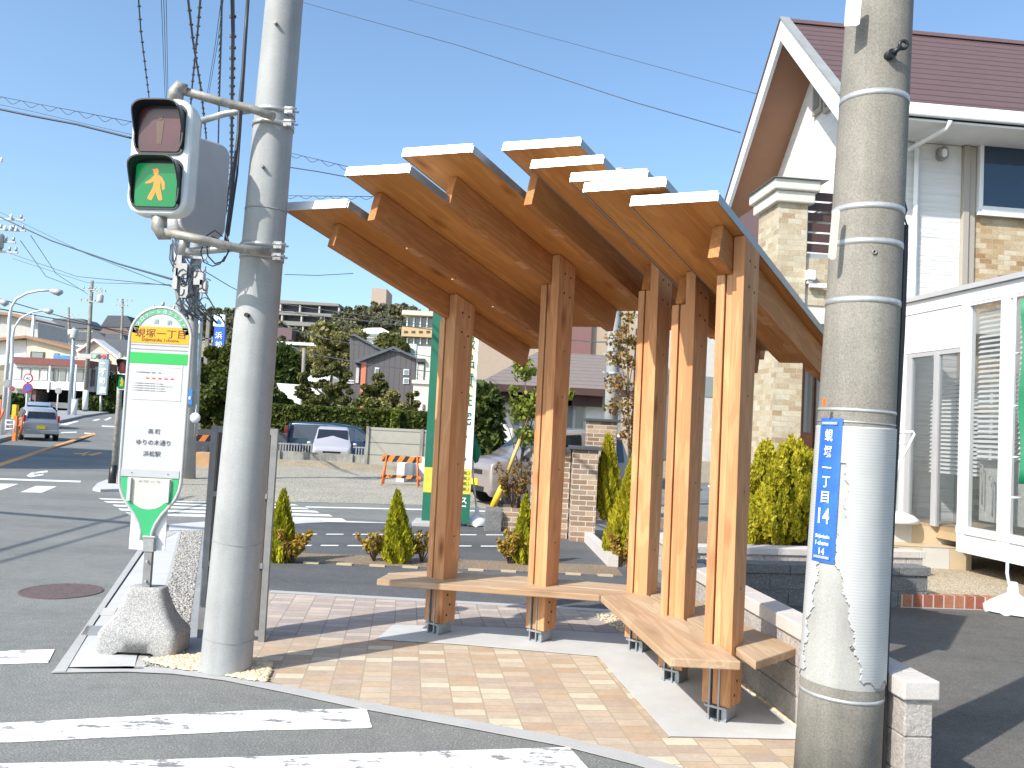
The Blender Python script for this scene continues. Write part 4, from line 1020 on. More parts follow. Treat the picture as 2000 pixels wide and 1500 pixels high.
# pedestrian signal towards the viewer
def signal_head(name, label, c, yaw, group, lit=True):
    t = thing(name, label, 'pedestrian signal', c, group, rz=yaw, local=True)
    hh = M(); hh.rbox((0,0.055,0), (0.178,0,0), (0,0,0.33), (0,0.055,0), 0.095, 7); hh.build('housing', 'housing_white' if lit else 'housing_grey', t, bevel=0.022, seg=3)
    for z, red in ((0.150, True), (-0.160, False)):
        fr = M(); R1 = 0.046
        fr.rbox((0,-0.004,z), (0.143,0,0), (0,0,0.143), (0,0.004,0), R1, 6)
        lf = fr.build('lens_surround', 'visor_black', t)
        ln = M(); ln.rbox((0,-0.010,z-0.006), (0.121,0,0), (0,0,0.121), (0,0.003,0), 0.02, 5)
        lo = ln.build('lens', ('lens_off_red' if red else 'lens_green_lit') if lit else 'lens_off_dark', t)
        # figure
        fg = M(); y = -0.0145
        def pp(pts): fg.prism([V(a, y, z+b_) for a, b_ in pts], V(0, 0.0015, 0))
        head = [(0.0+0.016*math.cos(k*0.7854), 0.068+0.018*math.sin(k*0.7854)) for k in range(8)]
        if red:
            pp(head); pp([(-0.022,0.045),(0.022,0.045),(0.02,0.0),(0.014,-0.085),(-0.014,-0.085),(-0.02,0.0)])
        else:
            pp([(a-0.004, b_) for a, b_ in head]); pp([(0.005,0.086),(-0.026,0.080),(-0.022,0.074),(0.008,0.078)])
            pp([(-0.008,0.052),(0.012,0.05),(0.034,0.034),(0.050,0.008),(0.053,-0.030),(0.040,-0.034),(0.034,0.002),(0.026,0.012),(0.026,-0.022),(0.030,-0.032),(0.044,-0.088),(0.030,-0.094),(0.020,-0.088),(0.002,-0.045),(-0.018,-0.092),(-0.038,-0.088),(-0.044,-0.080),(-0.022,-0.035),(-0.014,-0.015),(-0.012,0.014),(-0.030,0.004),(-0.062,0.0),(-0.060,0.008),(-0.036,0.022)])
        fg.build('figure', 'figure_off' if red else 'figure_lit', t)
        # visor hood: open below, deeper at the top
        vz = M(); pts = []; lo_, li_ = [], []
        for k in range(0, 31):
            a = math.radians(-35 + 250*k/30); e_ = 0.45
            ca, sa = math.cos(a), math.sin(a); X_ = math.copysign(abs(ca)**e_, ca)*0.141; Z_ = math.copysign(abs(sa)**e_, sa)*0.141
            dep = 0.03 + 0.055*max(0, min(1, (Z_+0.02)/0.12))
            pts.append((X_, Z_, dep))
        vs = []
        for X_, Z_, dep in pts:
            vs += [V(X_,-0.008,z+Z_), V(X_*1.02,-dep,z+Z_*1.02+0.004), V(X_*0.965,-dep,z+Z_*0.965+0.004), V(X_*0.955,-0.008,z+Z_*0.955)]
        fs = []
        for k in range(len(pts)-1):
            o = k*4
            for q in range(4): fs.append((o+q, o+4+q, o+4+(q+1) % 4, o+(q+1) % 4))
        fs += [(0,1,2,3), ((len(pts)-1)*4+3, (len(pts)-1)*4+2, (len(pts)-1)*4+1, (len(pts)-1)*4)]
        vz.add(vs, fs, False); vz.build('visor', 'visor_black', t)
    bk = M(); bk.rbox((0,0.125,0), (0.165,0,0), (0,0,0.315), (0,0.018,0), 0.08, 6); bk.build('rear_cover', 'housing_grey', t, bevel=0.012)
    return t
SGY = 4.92
sc_ = D(311, 305, SGY)
sg = signal_head('pedestrian_signal', 'pedestrian signal showing a lit walking figure on green, beneath an unlit red lens', (sc_.x, SGY, sc_.z), math.radians(-6), None)
sg.scale = (1.06, 1.06, 1.06)
def arm(sig, path, r=0.024, mat='galv_dirty'):
    q = M(); inv = Matrix.Diagonal((1/sig.scale.x, 1/sig.scale.y, 1/sig.scale.z, 1)) @ Matrix.Rotation(-sig.rotation_euler.z, 4, 'Z') @ Matrix.Translation(-Vector(sig.location))
    q.tube([inv @ Vector(p) for p in path], r, 12); q.build('arm', mat, sig)
    return inv
top = D(346, 174, SGY+.06); zt = lpc(top.z)
pU = V(-1.62, 5.22, zat(228, 520)); pD = V(-1.64, 5.22, zat(490, 520))
inv = arm(sg, [top, top.lerp(pU, 0.5)+V(0,0,-0.0), D(490, 212, 5.16), D(535, 228, 5.15)], 0.025)
bot = D(316, 452, SGY+.06)
arm(sg, [bot, D(400, 470, 4.95), D(470, 486, 5.12), D(530, 492, 5.17)], 0.026)
q = M(); q.tube([inv @ (top+V(-.005,0,-0.09)), inv @ (top+V(-.005,0,-0.02)), inv @ (top+V(0.01,0,0.012)), inv @ (top+V(0.05,0.02,0.005))], [0.042, 0.042, 0.038, 0.03], 12); q.each('elbow', 'galv_dirty', sg)
q = M(); q.tube([inv @ (bot+V(-.02,0,0.10)), inv @ (bot+V(-.018,0,0.02)), inv @ (bot+V(0.0,0,-0.012)), inv @ (bot+V(0.05,0.02,-0.01))], [0.042, 0.042, 0.04, 0.03], 12); q.each('elbow', 'galv_dirty', sg)
sc2 = D(378, 372, 5.5)
s2 = signal_head('pedestrian_signal', 'grey backed pedestrian signal facing away behind the lit walking figure signal', (sc2.x, sc2.y, sc2.z), math.radians(-128), None, lit=False)
arm(s2, [D(393, 236, 5.45), D(440, 222, 5.42), D(500, 214, 5.4)], 0.021, 'galv'); arm(s2, [D(362, 492, 5.5), D(415, 488, 5.45), D(500, 480, 5.4)], 0.026, 'galv')
inv2 = Matrix.Rotation(-s2.rotation_euler.z, 4, 'Z') @ Matrix.Translation(-Vector(s2.location))
q = M(); a = D(387, 262, 5.47); q.tube([inv2 @ (a+V(0,0,-.05)), inv2 @ (a+V(0,0,.09))], 0.02, 8); a = D(360, 480, 5.5); q.tube([inv2 @ (a+V(0,0,.08)), inv2 @ (a+V(0,0,-.06))], 0.036, 10); q.each('elbow', 'galv', s2)
# cable loops hanging by the arms
q = M(); a = D(440, 480, 5.1)
pts = [D(*p, 5.05) for p in ((432,470),(415,462),(404,480),(406,500),(420,515),(437,510),(446,492),(446,470),(440,455))]; q.tube(pts, 0.005, 6)
q.tube([D(*p, 5.1) for p in ((440,500),(430,515),(415,520),(398,512),(392,492),(404,460),(420,450),(435,462))], 0.004, 6)
tag(q.build('signal_cable', 'cable'), 'black cable loops hanging beside the lower signal arm', 'cable')
q = M(); q.tube([D(484,0,5.3), D(480,60,5.3), D(474,150,5.3), D(468,210,5.3), D(466,260,5.28), D(456,340,5.25), D(450,400,5.2), D(440,480,5.15)], 0.012, 6); q.tube([D(487,-200,5.3), D(484,0,5.3)], 0.012, 6)
q.tube([D(491,-200,5.35), D(478,120,5.35), D(469,260,5.33), D(463,340,5.3), D(446,460,5.2)], 0.007, 6)
tag(q.build('signal_cable', 'cable'), 'thick black cable running down the left side of the smooth pale pole', 'cable')

# ================================================================== NOTICE BOARD behind the pole
nbp = thing('notice_board', 'tall narrow notice board in a grey steel frame, half hidden behind the pale pole', 'notice board', (-1.75, 6.0, 0))
YB = 6.05
xl0, xr0 = D(393, 1240, YB).x, D(512, 1240, YB).x; zt_ = D(470, 834, YB).z; zb_ = D(500, 1236, YB).z
fr = M()
for x in (xl0, xr0): fr.box(x-0.022, x+0.022, YB-0.02, YB+0.02, 0, zt_)
fr.box(xl0+0.022, xr0-0.022, YB-0.018, YB+0.018, zt_-0.045, zt_); fr.box(xl0+0.022, xr0-0.022, YB-0.018, YB+0.018, zb_-0.02, zb_+0.02)
for py in (968, 1104): z = D(500, py, YB).z; fr.box(xl0+.022, xl0+0.07, YB-0.024, YB-0.012, z-0.018, z+0.018); fr.box(xr0-0.07, xr0-.022, YB-0.024, YB-0.012, z-0.018, z+0.018)
fr.build('frame', 'board_post', nbp); q = M(); q.box(xl0+0.03, xr0-0.03, YB-0.008, YB+0.008, zb_+.021, zt_-0.046); q.build('board', 'board_dark', nbp)

# ================================================================== RIGHT POLE
rp0 = V(1.563, 3.93, 0); rd = V(0.0262, 0.0, 1)
def rpc(z): return rp0 + rd*z
def rpr(z): return 0.187 - 0.0103*z
rp = thing('utility_pole', 'weathered grey utility pole with steel bands and torn plastic wrapping', 'utility pole', rp0)
q = M(); zz = [0, .5, 1, 1.5, 2, 2.5, 3, 4, 6, 8, 10]; q.tube([rpc(z) for z in zz], [rpr(z) for z in zz], 48); q.build('shaft', 'concrete_old', rp)
YR = 3.93
def rz(py): return D(1690, py, 3.76).z
for py, h_ in ((172, .027), (397, .027), (467, .027), (583, .027), (802, .014), (826, .008), (1075, .02), (1094, .008), (1374, .016)):
    z = rz(py); q = M(); q.tube([rpc(z-h_/2), rpc(z+h_/2)], rpr(z)+0.002, 44); q.build('band', 'band_steel' if py not in (826, 1075, 1094) else 'galv', rp)
q = M(); q.tube([rpc(z) for z in (rz(1350), 0.7, 1.0, 1.3, 1.52)], [rpr(z)+0.0012 for z in (rz(1350), 0.7, 1.0, 1.3, 1.52)], 48, caps=False); q.build('clean_concrete', 'concrete_clean', rp)
# torn ribbed wrapping
bare = [(1652,905),(1655,950),(1650,1010),(1640,1048),(1630,1060),(1634,1100),(1649,1153),(1660,1212),(1671,1276),(1687,1345),(1690,1400),(1560,1400),(1569,1335),(1572,1287),(1580,1212),(1591,1164),(1599,1105),(1612,1080),(1622,1040),(1634,960),(1640,905)]
q = M(); vs = {}; NA, NZ = 330, 200; z1_, z0_ = rz(834), rz(1352)
def cyl(ia, iz):
    if (ia, iz) not in vs:
        a = 2*math.pi*ia/NA; z = z0_ + (z1_-z0_)*iz/NZ; jit = 0.0015*math.sin(ia*3.1+iz*1.7)
        rr_ = rpr(z)+0.0022; p_ = rpc(z)+V(math.cos(a)*rr_, math.sin(a)*rr_, 0)
        vs[(ia, iz)] = (len(q.v), p_); q.v.append(p_)
    return vs[(ia, iz)][0]
for iz in range(NZ):
    for ia in range(NA):
        a = 2*math.pi*(ia+.5)/NA; z = z0_ + (z1_-z0_)*(iz+.5)/NZ; p_ = rpc(z)+V(math.cos(a), math.sin(a), 0)*rpr(z)
        px_, py_ = project(p_)
        facing = (CAM-p_).dot(V(math.cos(a), math.sin(a), 0)) > 0
        jx = 3*math.sin(py_*0.11)+1.6*math.sin(py_*0.37)+0.8*math.sin(py_*0.9)
        if facing and inpoly(px_+jx, py_, bare): continue
        if iz < 4 + 3*math.sin(ia*0.2) : continue
        q.f.append([cyl(ia, iz), cyl((ia+1) % NA, iz), cyl((ia+1) % NA, iz+1), cyl(ia, iz+1)]); q.sm.append(True)
wr = q.build('wrapping', 'ribbed_sheet', rp); so_ = wr.modifiers.new('thick', 'SOLIDIFY'); so_.thickness = 0.003; so_.offset = 1
q = M(); pts = [D(1768, 440, 3.9), D(1767,500,3.9), D(1762, 640, 3.9), D(1750, 860, 3.9), D(1735, 1150, 3.9), D(1722, 1500, 3.88), D(1718,1600,3.88)]
q.tube(pts, 0.015, 8); q.build('conduit', 'cable', rp)
q = M(); q.tube([D(1766,390,3.93), D(1771,410,3.92), D(1766,425,3.92), D(1773,445,3.92), D(1768,470,3.92)], 0.004, 6); q.tube([D(1751,400,3.98), D(1750,560,3.97)], 0.002, 5); q.build('thin_cable', 'cable', rp)
c_ = D(1735, 112, 3.79); q = M(); q.tube([c_+V(-.01,.03,0), c_+V(0.0,-0.045,0)], 0.022, 10); q.tube([c_+V(0,-0.04,0), c_+V(0.035,-0.05,0.028)], 0.012, 8)
q.tube([c_+V(0.045,-0.05,0.038)+V(math.cos(a)*0.018, 0, math.sin(a)*0.018) for a in [k*2*math.pi/16 for k in range(17)]], 0.008, 8); q.build('hook', 'black_plastic', rp)
q = M(); c_ = D(1629, 458, 3.80); q.rbox(c_, (0.017,0,0), (0.007,0,0.117), (0,0.004,0), 0.016, 5); q.build('tag', 'sign_cream', rp)
q = M(); c_ = D(1666, 20, 3.77); q.rbox(c_+V(0.0,-0.0,0.0), (0.030,-0.01,0), (0.004,0,0.075), (0,0.004,0), 0.01, 3); q.build('label_plate', 'ink_white', rp)
for px_, py_, r_b in ((1708,492,0.012), (1662,1264,0.009)):
    c_ = D(px_, py_, 3.768 if py_ < 900 else 3.745); q = M(); q.lathe((0,0,0), [(r_b*.4,0),(r_b*.4,.004),(r_b,.004),(r_b,0)], 16); q.v = [c_ + V(v.x, -v.z, v.y) for v in q.v]; q.build('plug', 'galv_dirty', rp)
q = M(); c_ = D(1610,786,3.80); q.cbox(c_, 0.012, 0.01, 0.035); q.build('red_tape', 'orange', rp)
# blue address plate, slightly curved round the pole
ap = thing('address_plate', 'blue enamel address plate with white characters strapped to the right hand pole', 'address plate', D(1621, 958, 3.8))
pc = D(1621, 958, 3.8); z_ = pc.z; cen = rpc(z_); HH = 0.325; offa = math.radians(-90-12-33)
toc = (V(0,0,0) - V(cen.x, cen.y, 0)).normalized(); a0 = math.atan2(toc.y, toc.x) - math.radians(38)
vs = []; NS = 8; hwid = 0.067
for s, rad in ((0, 0.008), (1, 0.0055)):
    for iz in (-1, 1):
        z = z_ + iz*HH; R__ = rpr(z)+rad
        for kk in range(NS+1):
            a = a0 + (kk/NS*2-1)*hwid/0.178*0.92; vs.append(rpc(z) + V(math.cos(a)*R__, math.sin(a)*R__, 0))
n1 = NS+1; q = M(); fs = []
for kk in range(NS):
    fs += [(kk, kk+1, n1+kk+1, n1+kk), (2*n1+kk+1, 2*n1+kk, 3*n1+kk, 3*n1+kk+1), (n1+kk, n1+kk+1, 3*n1+kk+1, 3*n1+kk), (kk+1, kk, 2*n1+kk, 2*n1+kk+1)]
fs += [(0, n1, 3*n1, 2*n1), (NS, 2*n1+NS, 3*n1+NS, n1+NS)]
q.add(vs, fs, False); q.build('plate', 'plate_blue', ap)
nn = V(math.cos(a0), math.sin(a0), 0); ur = V(-math.sin(a0), math.cos(a0), 0); uz = rd.normalized()
def ap_at(f): z = z_ + HH*(1-2*f); return rpc(z) + nn*(rpr(z)+0.0105)
if ur.dot(rt) < 0: ur = -ur
for ch, f, h_ in (('蜆', 0.12, .055), ('塚', 0.235, .055), ('一', 0.345, None), ('丁', 0.445, .05), ('目', 0.55, .052), ('14', 0.68, .07)):
    text(ch, 'ink_white', ap, ap_at(f), ur, uz, h=h_, wfit=0.05 if h_ is None else (0.06 if ch == '14' else 0.042), bold=0.012)
text('Shijimizuka', 'ink_white', ap, ap_at(0.825), ur, uz, wfit=0.078, h=0.022, bold=0.01); text('1-chome', 'ink_white', ap, ap_at(0.868), ur, uz, wfit=0.07, h=0.02, bold=0.01); text('14', 'ink_white', ap, ap_at(0.925), ur, uz, wfit=0.03, h=0.03, bold=0.01)
for f in (0.035, 0.965): q = M(); c_ = ap_at(f) - nn*0.002; q.para(c_ - ur*0.042 - uz*0.006, ur*0.084, uz*0.012, nn*0.003); q.build('strap', 'band_steel', ap)

# ================================================================== BLOCK WALLS
def blockwall(name, label, A, B, h, th, mat, capmat, bl=0.39, bh=0.19, cap=0.06, ends=0.02, z0=0.0):
    """split-face block wall from A to B (front face), th goes to the left of A->B"""
    A, B = Vector(A), Vector(B); t = thing(name, label, 'wall', A)
    L_ = (B-A).length; d_ = (B-A).normalized(); n_ = V(-d_.y, d_.x, 0); bw = M(); rows = int(round((h-cap)/bh)); bh = (h-cap)/rows
    for r in range(rows):
        x = -(bl/2 if r % 2 else 0)
        while x < L_:
            xa, xb = max(0, x)+0.002, (L_ if L_-(x+bl) < 0.08 else x+bl)-0.002
            if xb-xa > 0.02: bw.para(A + d_*xa + V(0,0,z0+r*bh+0.002), d_*(xb-xa), n_*th, V(0,0,bh-0.004))
            x += bl
    core = M(); core.para(A + d_*0.01 + n_*0.01 + V(0,0,z0), d_*(L_-0.02), n_*(th-0.02), V(0,0,h-cap-0.001)); 
    bw.build('block_courses', mat, t, bevel=0.006); core.build('mortar', 'concrete_dark', t)
    cp = M(); x = 0; cl = 0.6
    while x < L_: cp.para(A + d_*(x+0.0015) - n_*ends + V(0,0,z0+h-cap), d_*(min(cl, L_-x)-0.003 + (ends if x+cl >= L_ else 0)), n_*(th+2*ends), V(0,0,cap)); x += cl
    cp.build('coping', capmat, t, bevel=0.008); return t
A_ = V(1.475, 6.9, 0); B_ = V(1.80, 3.78, 0)
blockwall('block_wall', 'low pinkish split face block wall behind the bench beside the driveway', A_, B_, 0.58, 0.13, 'splitblock_pink', 'cap_pink', cap=0.085)
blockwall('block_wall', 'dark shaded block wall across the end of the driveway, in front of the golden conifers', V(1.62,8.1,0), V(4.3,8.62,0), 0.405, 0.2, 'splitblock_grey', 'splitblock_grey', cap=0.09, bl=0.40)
blockwall('block_wall', 'pale pink block planter wall beneath the golden conifers', V(1.9,9.35,0), V(4.9,9.95,0), 0.40, 0.2, 'splitblock_pink', 'cap_pink', cap=0.08, bl=0.3)
blockwall('block_wall', 'pale pink block planter wall running back to the garden from the shaded wall', V(1.75,12.2,0), V(1.9,9.36,0), 0.40, 0.2, 'splitblock_pink', 'cap_pink', cap=0.08, bl=0.3)
mm = M(); mm.prism([V(2.0,9.5,0.0), V(4.9,10.15,0.0), V(5.2,13,0.0), V(1.95,12.4,0.0)], V(0,0,0.34)); struct('planter_soil', mm, 'soil')
#PART3
# ================================================================== HOUSE on the right
HF = Frame((4.26, 11.3), -5)
hs = thing('house', 'two storey white house with brown gabled roof, stone veneer column and balcony', 'house', HF.P(4, 3, 0))
ZE, ZR, DR = 6.35, 8.39, 2.05; UL, UR = 0.0, 10.0
def rprism(pts_dz, u0_, u1_, mat, name, par=hs):
    q = M(); q.prism([HF.P(u0_, d, z) for d, z in pts_dz], HF.e1*(u1_-u0_)); return q.build(name, mat, par)
rf = rprism([(-0.02,ZE),(DR,ZR),(DR,ZR-0.16),(-0.02,ZE-0.16)], UL+0.03, UR, 'slate_brown', 'roof')
BE, BD = 4.6, 5.9
rprism([(DR+.001,ZR),(BD,BE),(BD,BE-0.14),(DR+.001,ZR-0.16)], UL+0.03, UR, 'slate_brown', 'roof')
q = M(); q.prism([HF.P(UL-0.01, DR-0.1, ZR-0.06), HF.P(UL-0.01, DR, ZR+0.05), HF.P(UL-0.01, DR+0.1, ZR-0.06)], HF.e1*(UR-UL)); q.build('ridge_cap', 'roof_brown', hs)
rprism([(-0.05,ZE-0.02),(DR,ZR+0.03),(DR,ZR-0.33),(-0.05,ZE-0.37)], UL-0.03, UL+0.03, 'white_metal', 'barge_board')
rprism([(DR+.001,ZR+0.03),(BD+0.05,BE),(BD+0.05,BE-0.30),(DR+.001,ZR-0.33)], UL-0.03, UL+0.03, 'white_metal', 'barge_board')
rprism([(-0.07,ZE+0.02),(DR,ZR+0.07),(DR,ZR+0.03),(-0.07,ZE-0.02)], UL-0.05, UL+0.1, 'fence_grey', 'verge_trim'); rprism([(DR+.001,ZR+0.07),(BD,BE+.04),(BD,BE),(DR+.001,ZR+0.03)], UL-0.05, UL+0.1, 'roof_brown', 'verge_trim')
rprism([(DR+.002,ZR-0.20),(BD,BE-0.18),(BD,BE-0.21),(DR+.002,ZR-0.23)], UL+0.032, UL+0.72, 'soffit_brown', 'soffit'); rprism([(0,ZE-0.20),(DR,ZR-0.20),(DR,ZR-0.23),(0,ZE-0.23)], UL+0.032, UL+0.72, 'soffit_brown', 'soffit')
# eaves
q = M(); HF.box(q, UL+0.04, UR, -0.10, -0.03, ZE-0.22, ZE-0.04); q.build('gutter', 'white_metal', hs, bevel=0.02)
q = M(); HF.box(q, UL+0.74, UR, -0.029, 0.76, ZE-0.27, ZE-0.24); q.build('eave_soffit', 'render_white', hs)
DW = 0.75
w0 = HF.hit(1706, 450, DW)[0]
# gable wall: its lower edge is level
(_d1, zg1), (_d2, zg2) = HF.side(1645, 243, 0.7), HF.side(1508, 333, 0.7); ZG = 5.35
gd = DR + (ZR-0.2-ZG)/((ZR-BE)/(BD-DR))
q = M(); q.prism([HF.P(0.72, DW, ZG), HF.P(0.72, gd, ZG), HF.P(0.72, DR, ZR-0.22), HF.P(0.72, DW, ZR-0.22-(DR-DW)*(ZR-ZE)/DR)], HF.e1*0.25); q.build('gable_wall', 'siding_white', hs)
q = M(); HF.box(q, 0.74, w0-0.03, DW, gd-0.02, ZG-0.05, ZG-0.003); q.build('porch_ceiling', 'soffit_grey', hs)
# gable windows
for pa, pb in ((1592, 1608), (1614, 1629)):
    d1, z1 = HF.side(pa, 172 if pa < 1600 else 150, 0.7); d0, z0 = HF.side(pb, 205 if pa < 1600 else 200, 0.7)
    dm, dM = min(d0, d1), max(d0, d1); zc_ = 6.9 if pa < 1600 else 7.0
    q = M(); q.para(HF.P(0.70, dm, z0-0.08), HF.dd*(dM-dm), -HF.e1*0.04, V(0,0,z1-z0+0.12)); wf = q.build('window', 'trim_taupe', hs)
    q = M(); q.para(HF.P(0.658, dm+0.07, z0), HF.dd*(dM-dm-0.14), -HF.e1*0.01, V(0,0,z1-z0-0.03)); q.build('pane', 'glass_grey', wf)
# balcony level: inner wall and window
q = M(); HF.box(q, 1.35, 3.2, 2.4, 2.6, 2.9, ZG-.06); q.build('balcony_wall', 'siding_white', hs)
q = M(); HF.box(q, 1.62, 2.6, 2.33, 2.40, 3.6, 5.1); wf = q.build('balcony_window', 'galv', hs); q = M(); HF.box(q, 1.72, 2.5, 2.31, 2.33, 3.7, 5.0); q.build('pane', 'glass_grey', wf)
uA, _ = HF.hit(1519, 500, 0.45); uB, _ = HF.hit(1572, 500, 0.45); _, zCap0 = HF.hit(1519, 395, 0.45); _, zCap1 = HF.hit(1519, 345, 0.45)
dB, _ = HF.side(1479, 520, uA)
q = M(); HF.box(q, uA, uB+0.02, 0.45, dB, 0, zCap0); q.build('stone_column', 'stone_veneer_pale', hs)
q = M(); HF.box(q, uA-0.07, uB+0.10, 0.38, dB+0.07, zCap0, zCap0+0.16); HF.box(q, uA-0.12, uB+0.15, 0.33, dB+0.12, zCap0+0.161, zCap1-0.05); q.build('column_cornice', 'render_cream', hs, bevel=0.02)
q = M(); q.prism([HF.P(uA-0.16, 0.29, zCap1-0.05), HF.P(uA-0.16, dB+0.2, zCap1-0.05), HF.P(uA+0.1, dB, zCap1+0.06), HF.P(uA+0.1, 0.6, zCap1+0.06)], HF.e1*(uB-uA+0.3)); q.build('column_cap', 'fence_grey', hs)
# parapet with slatted panel
uP1 = HF.hit(1665, 500, 0.5)[0]; zs0 = HF.hit(1600, 505, 0.5)[1]; zs1 = HF.hit(1600, 370, 0.5)[1]; zu0 = HF.hit(1600, 597, 0.5)[1]
q = M(); HF.box(q, uB+0.021, w0-0.03, 0.5, 0.75, zu0, zs0); q.build('balcony_parapet', 'stone_veneer_pale', hs)
q = M(); HF.box(q, uB+0.03, w0-0.03, 0.52, 0.62, zs0, zs0+0.07); HF.box(q, uB+0.03, uB+0.06, 0.52, 0.62, zs0+0.071, zs1); q.build('rail_frame', 'fence_grey', hs)
ns = 6; hh_ = (zs1-zs0-0.1)/ns
q = M()
for k in range(ns): HF.box(q, uB+0.07, w0-0.03, 0.54, 0.57, zs0+0.1+k*hh_, zs0+0.1+k*hh_+hh_*0.78)
q.build('balcony_slats', 'rail_brown', hs)
q = M(); HF.box(q, uB-0.4, 3.0, 0.52, 2.6, zu0-0.25, zu0-0.002); q.build('porch_soffit', 'render_cream', hs)
q = M(); a, za = HF.hit(1572, 545, 0.45); HF.box(q, a, a+0.12, 0.36, 0.49, za-0.02, za+0.12); HF.box(q, a+0.05, a+0.5, 0.40, 0.45, za-0.12, za-0.05); HF.box(q, a+0.02, a+0.1, 0.4, 0.45, za-0.07, za-0.021); q.build('outdoor_lamp', 'white_metal', hs, bevel=0.01)
q = M(); a, za = HF.hit(1568, 322, 0.5); p0 = HF.P(a, 1.2, za); p1 = HF.P(a+0.28, 1.9, za-0.25); q.tube([p0, p1], 0.035, 6); q.build('laundry_arm', 'sign_rail', hs)
# recess wall with front door
q = M(); HF.box(q, uB-0.35, uB+2.4, 1.6, 1.8, 0, zu0-0.26); q.build('porch_wall', 'stone_veneer_pale', hs)
ud0, zd = HF.hit(1556, 690, 1.55); ud1, _ = HF.hit(1592, 690, 1.55); zd = HF.hit(1575, 690, 1.55)[1]
q = M(); HF.box(q, ud0, ud1, 1.53, 1.6, 0.4, zd); dr = q.build('front_door', 'door_brown', hs, bevel=0.008)
q = M(); HF.box(q, (ud0+ud1)/2-0.02, (ud0+ud1)/2+0.10, 1.515, 1.53, 1.75, zd-0.25); q.build('door_glass', 'glass_grey', dr)
q = M(); HF.box(q, ud0+0.08, ud1-0.1, 1.515, 1.53, 0.6, 1.5); q.build('door_panel', 'door_brown', dr, bevel=0.01)
q = M()
for k in range(5): HF.box(q, ud1+0.02+k*0.07, ud1+0.07+k*0.07, 1.50, 1.60, 0.4, zd)
q.build('shutter', 'fence_grey', hs)
# lower purple roof left of the column
q = M(); q.prism([HF.P(HF.hit(x, y, 2.6)[0], 2.6, HF.hit(x, y, 2.6)[1]) for x, y in ((1428,436),(1484,398),(1484,580),(1428,580))], HF.dd*2.0); q.build('lower_roof', 'siding_plum', hs)
# main front wall right of the utility pole
ut0 = HF.hit(1880, 450, DW-0.06)[0]; ut1 = HF.hit(1906, 450, DW-0.06)[0]
q = M(); HF.box(q, w0, ut0-0.002, DW, DW+0.25, 0, ZE-0.28); q.build('front_wall', 'siding_white', hs)
q = M(); HF.box(q, w0-0.02, w0+0.25, DW+0.251, 3.2, 0, ZE-0.4); q.build('side_wall', 'siding_white', hs)
q = M(); HF.box(q, ut0, (ut0+ut1)/2-0.01, DW-0.07, DW+0.2, 0, ZE-0.29); HF.box(q, (ut0+ut1)/2+0.005, ut1, DW-0.04, DW+0.2, 0, ZE-0.29); q.build('trim_board', 'trim_taupe', hs, bevel=0.006)
q = M(); HF.box(q, ut1+0.002, UR-0.3, DW-0.005, DW+0.25, 0, ZE-0.28); q.build('stone_wall', 'stone_veneer', hs)
wu0, wz1 = HF.hit(1908, 250, DW-0.03); wz0 = HF.hit(1908, 415, DW-0.03)[1]
q = M(); HF.box(q, wu0+0.02, wu0+0.08, DW-0.10, DW-0.006, wz0, wz1); HF.box(q, wu0+1.94, wu0+2.0, DW-0.10, DW-0.006, wz0, wz1); HF.box(q, wu0+0.081, wu0+1.939, DW-0.10, DW-0.006, wz1-0.07, wz1); HF.box(q, wu0+0.081, wu0+1.939, DW-0.10, DW-0.006, wz0, wz0+0.09); wf = q.build('window', 'white_metal', hs, bevel=0.008)
q = M(); nf = 60; P_ = [HF.P(wu0+0.085+1.85*i/nf, DW-0.022-0.012*math.sin(i*1.1)*(0.7+0.3*math.sin(i*0.37)), 0) for i in range(nf+1)]
q.add([v+V(0,0,wz0+0.10) for v in P_] + [v+V(0,0,wz1-0.18) for v in P_], [(i, i+1, nf+2+i, nf+1+i) for i in range(nf)], True); q.build('curtain', 'curtain', wf)
q = M(); HF.box(q, wu0+0.08, wu0+1.9, DW-0.075, DW-0.061, wz0+0.09, wz1-0.07); q.build('pane', 'glass_house', wf)
q = M(); HF.box(q, wu0+0.0, wu0+2.02, DW-0.10, DW-0.0605, wz0-0.05, wz0+0.03); q.build('sill', 'white_metal', wf)
dpu = HF.hit(1790, 420, DW-0.08)[0]
q = M(); z1_ = HF.hit(1790, 258, DW-.08)[1]; q.tube([HF.P(dpu, DW-0.06, 0.2), HF.P(dpu, DW-0.06, z1_)], 0.042, 4, smooth=False); q.build('downpipe', 'white_metal', hs)
q = M(); q.tube([HF.P(dpu+0.02, -0.06, ZE-0.24), HF.P(dpu+0.02, 0.0, ZE-0.33), HF.P(dpu-0.35, DW-0.1, ZE-0.55)], 0.035, 6); q.build('gutter_outlet', 'white_metal', hs)
lu, lz = HF.hit(1840, 300, DW-0.05); q = M(); q.rbox(HF.P(lu, DW-0.05, lz), HF.e1*0.07, V(0,0,0.10), HF.dd*0.05, 0.06, 6); la = q.build('wall_lamp', 'galv_dirty', hs); q = M(); q.rbox(HF.P(lu, DW-0.11, lz-0.01), HF.e1*0.035, V(0,0,0.06), HF.dd*0.012, 0.03, 5); q.build('lamp_glass', 'flag_white', la)

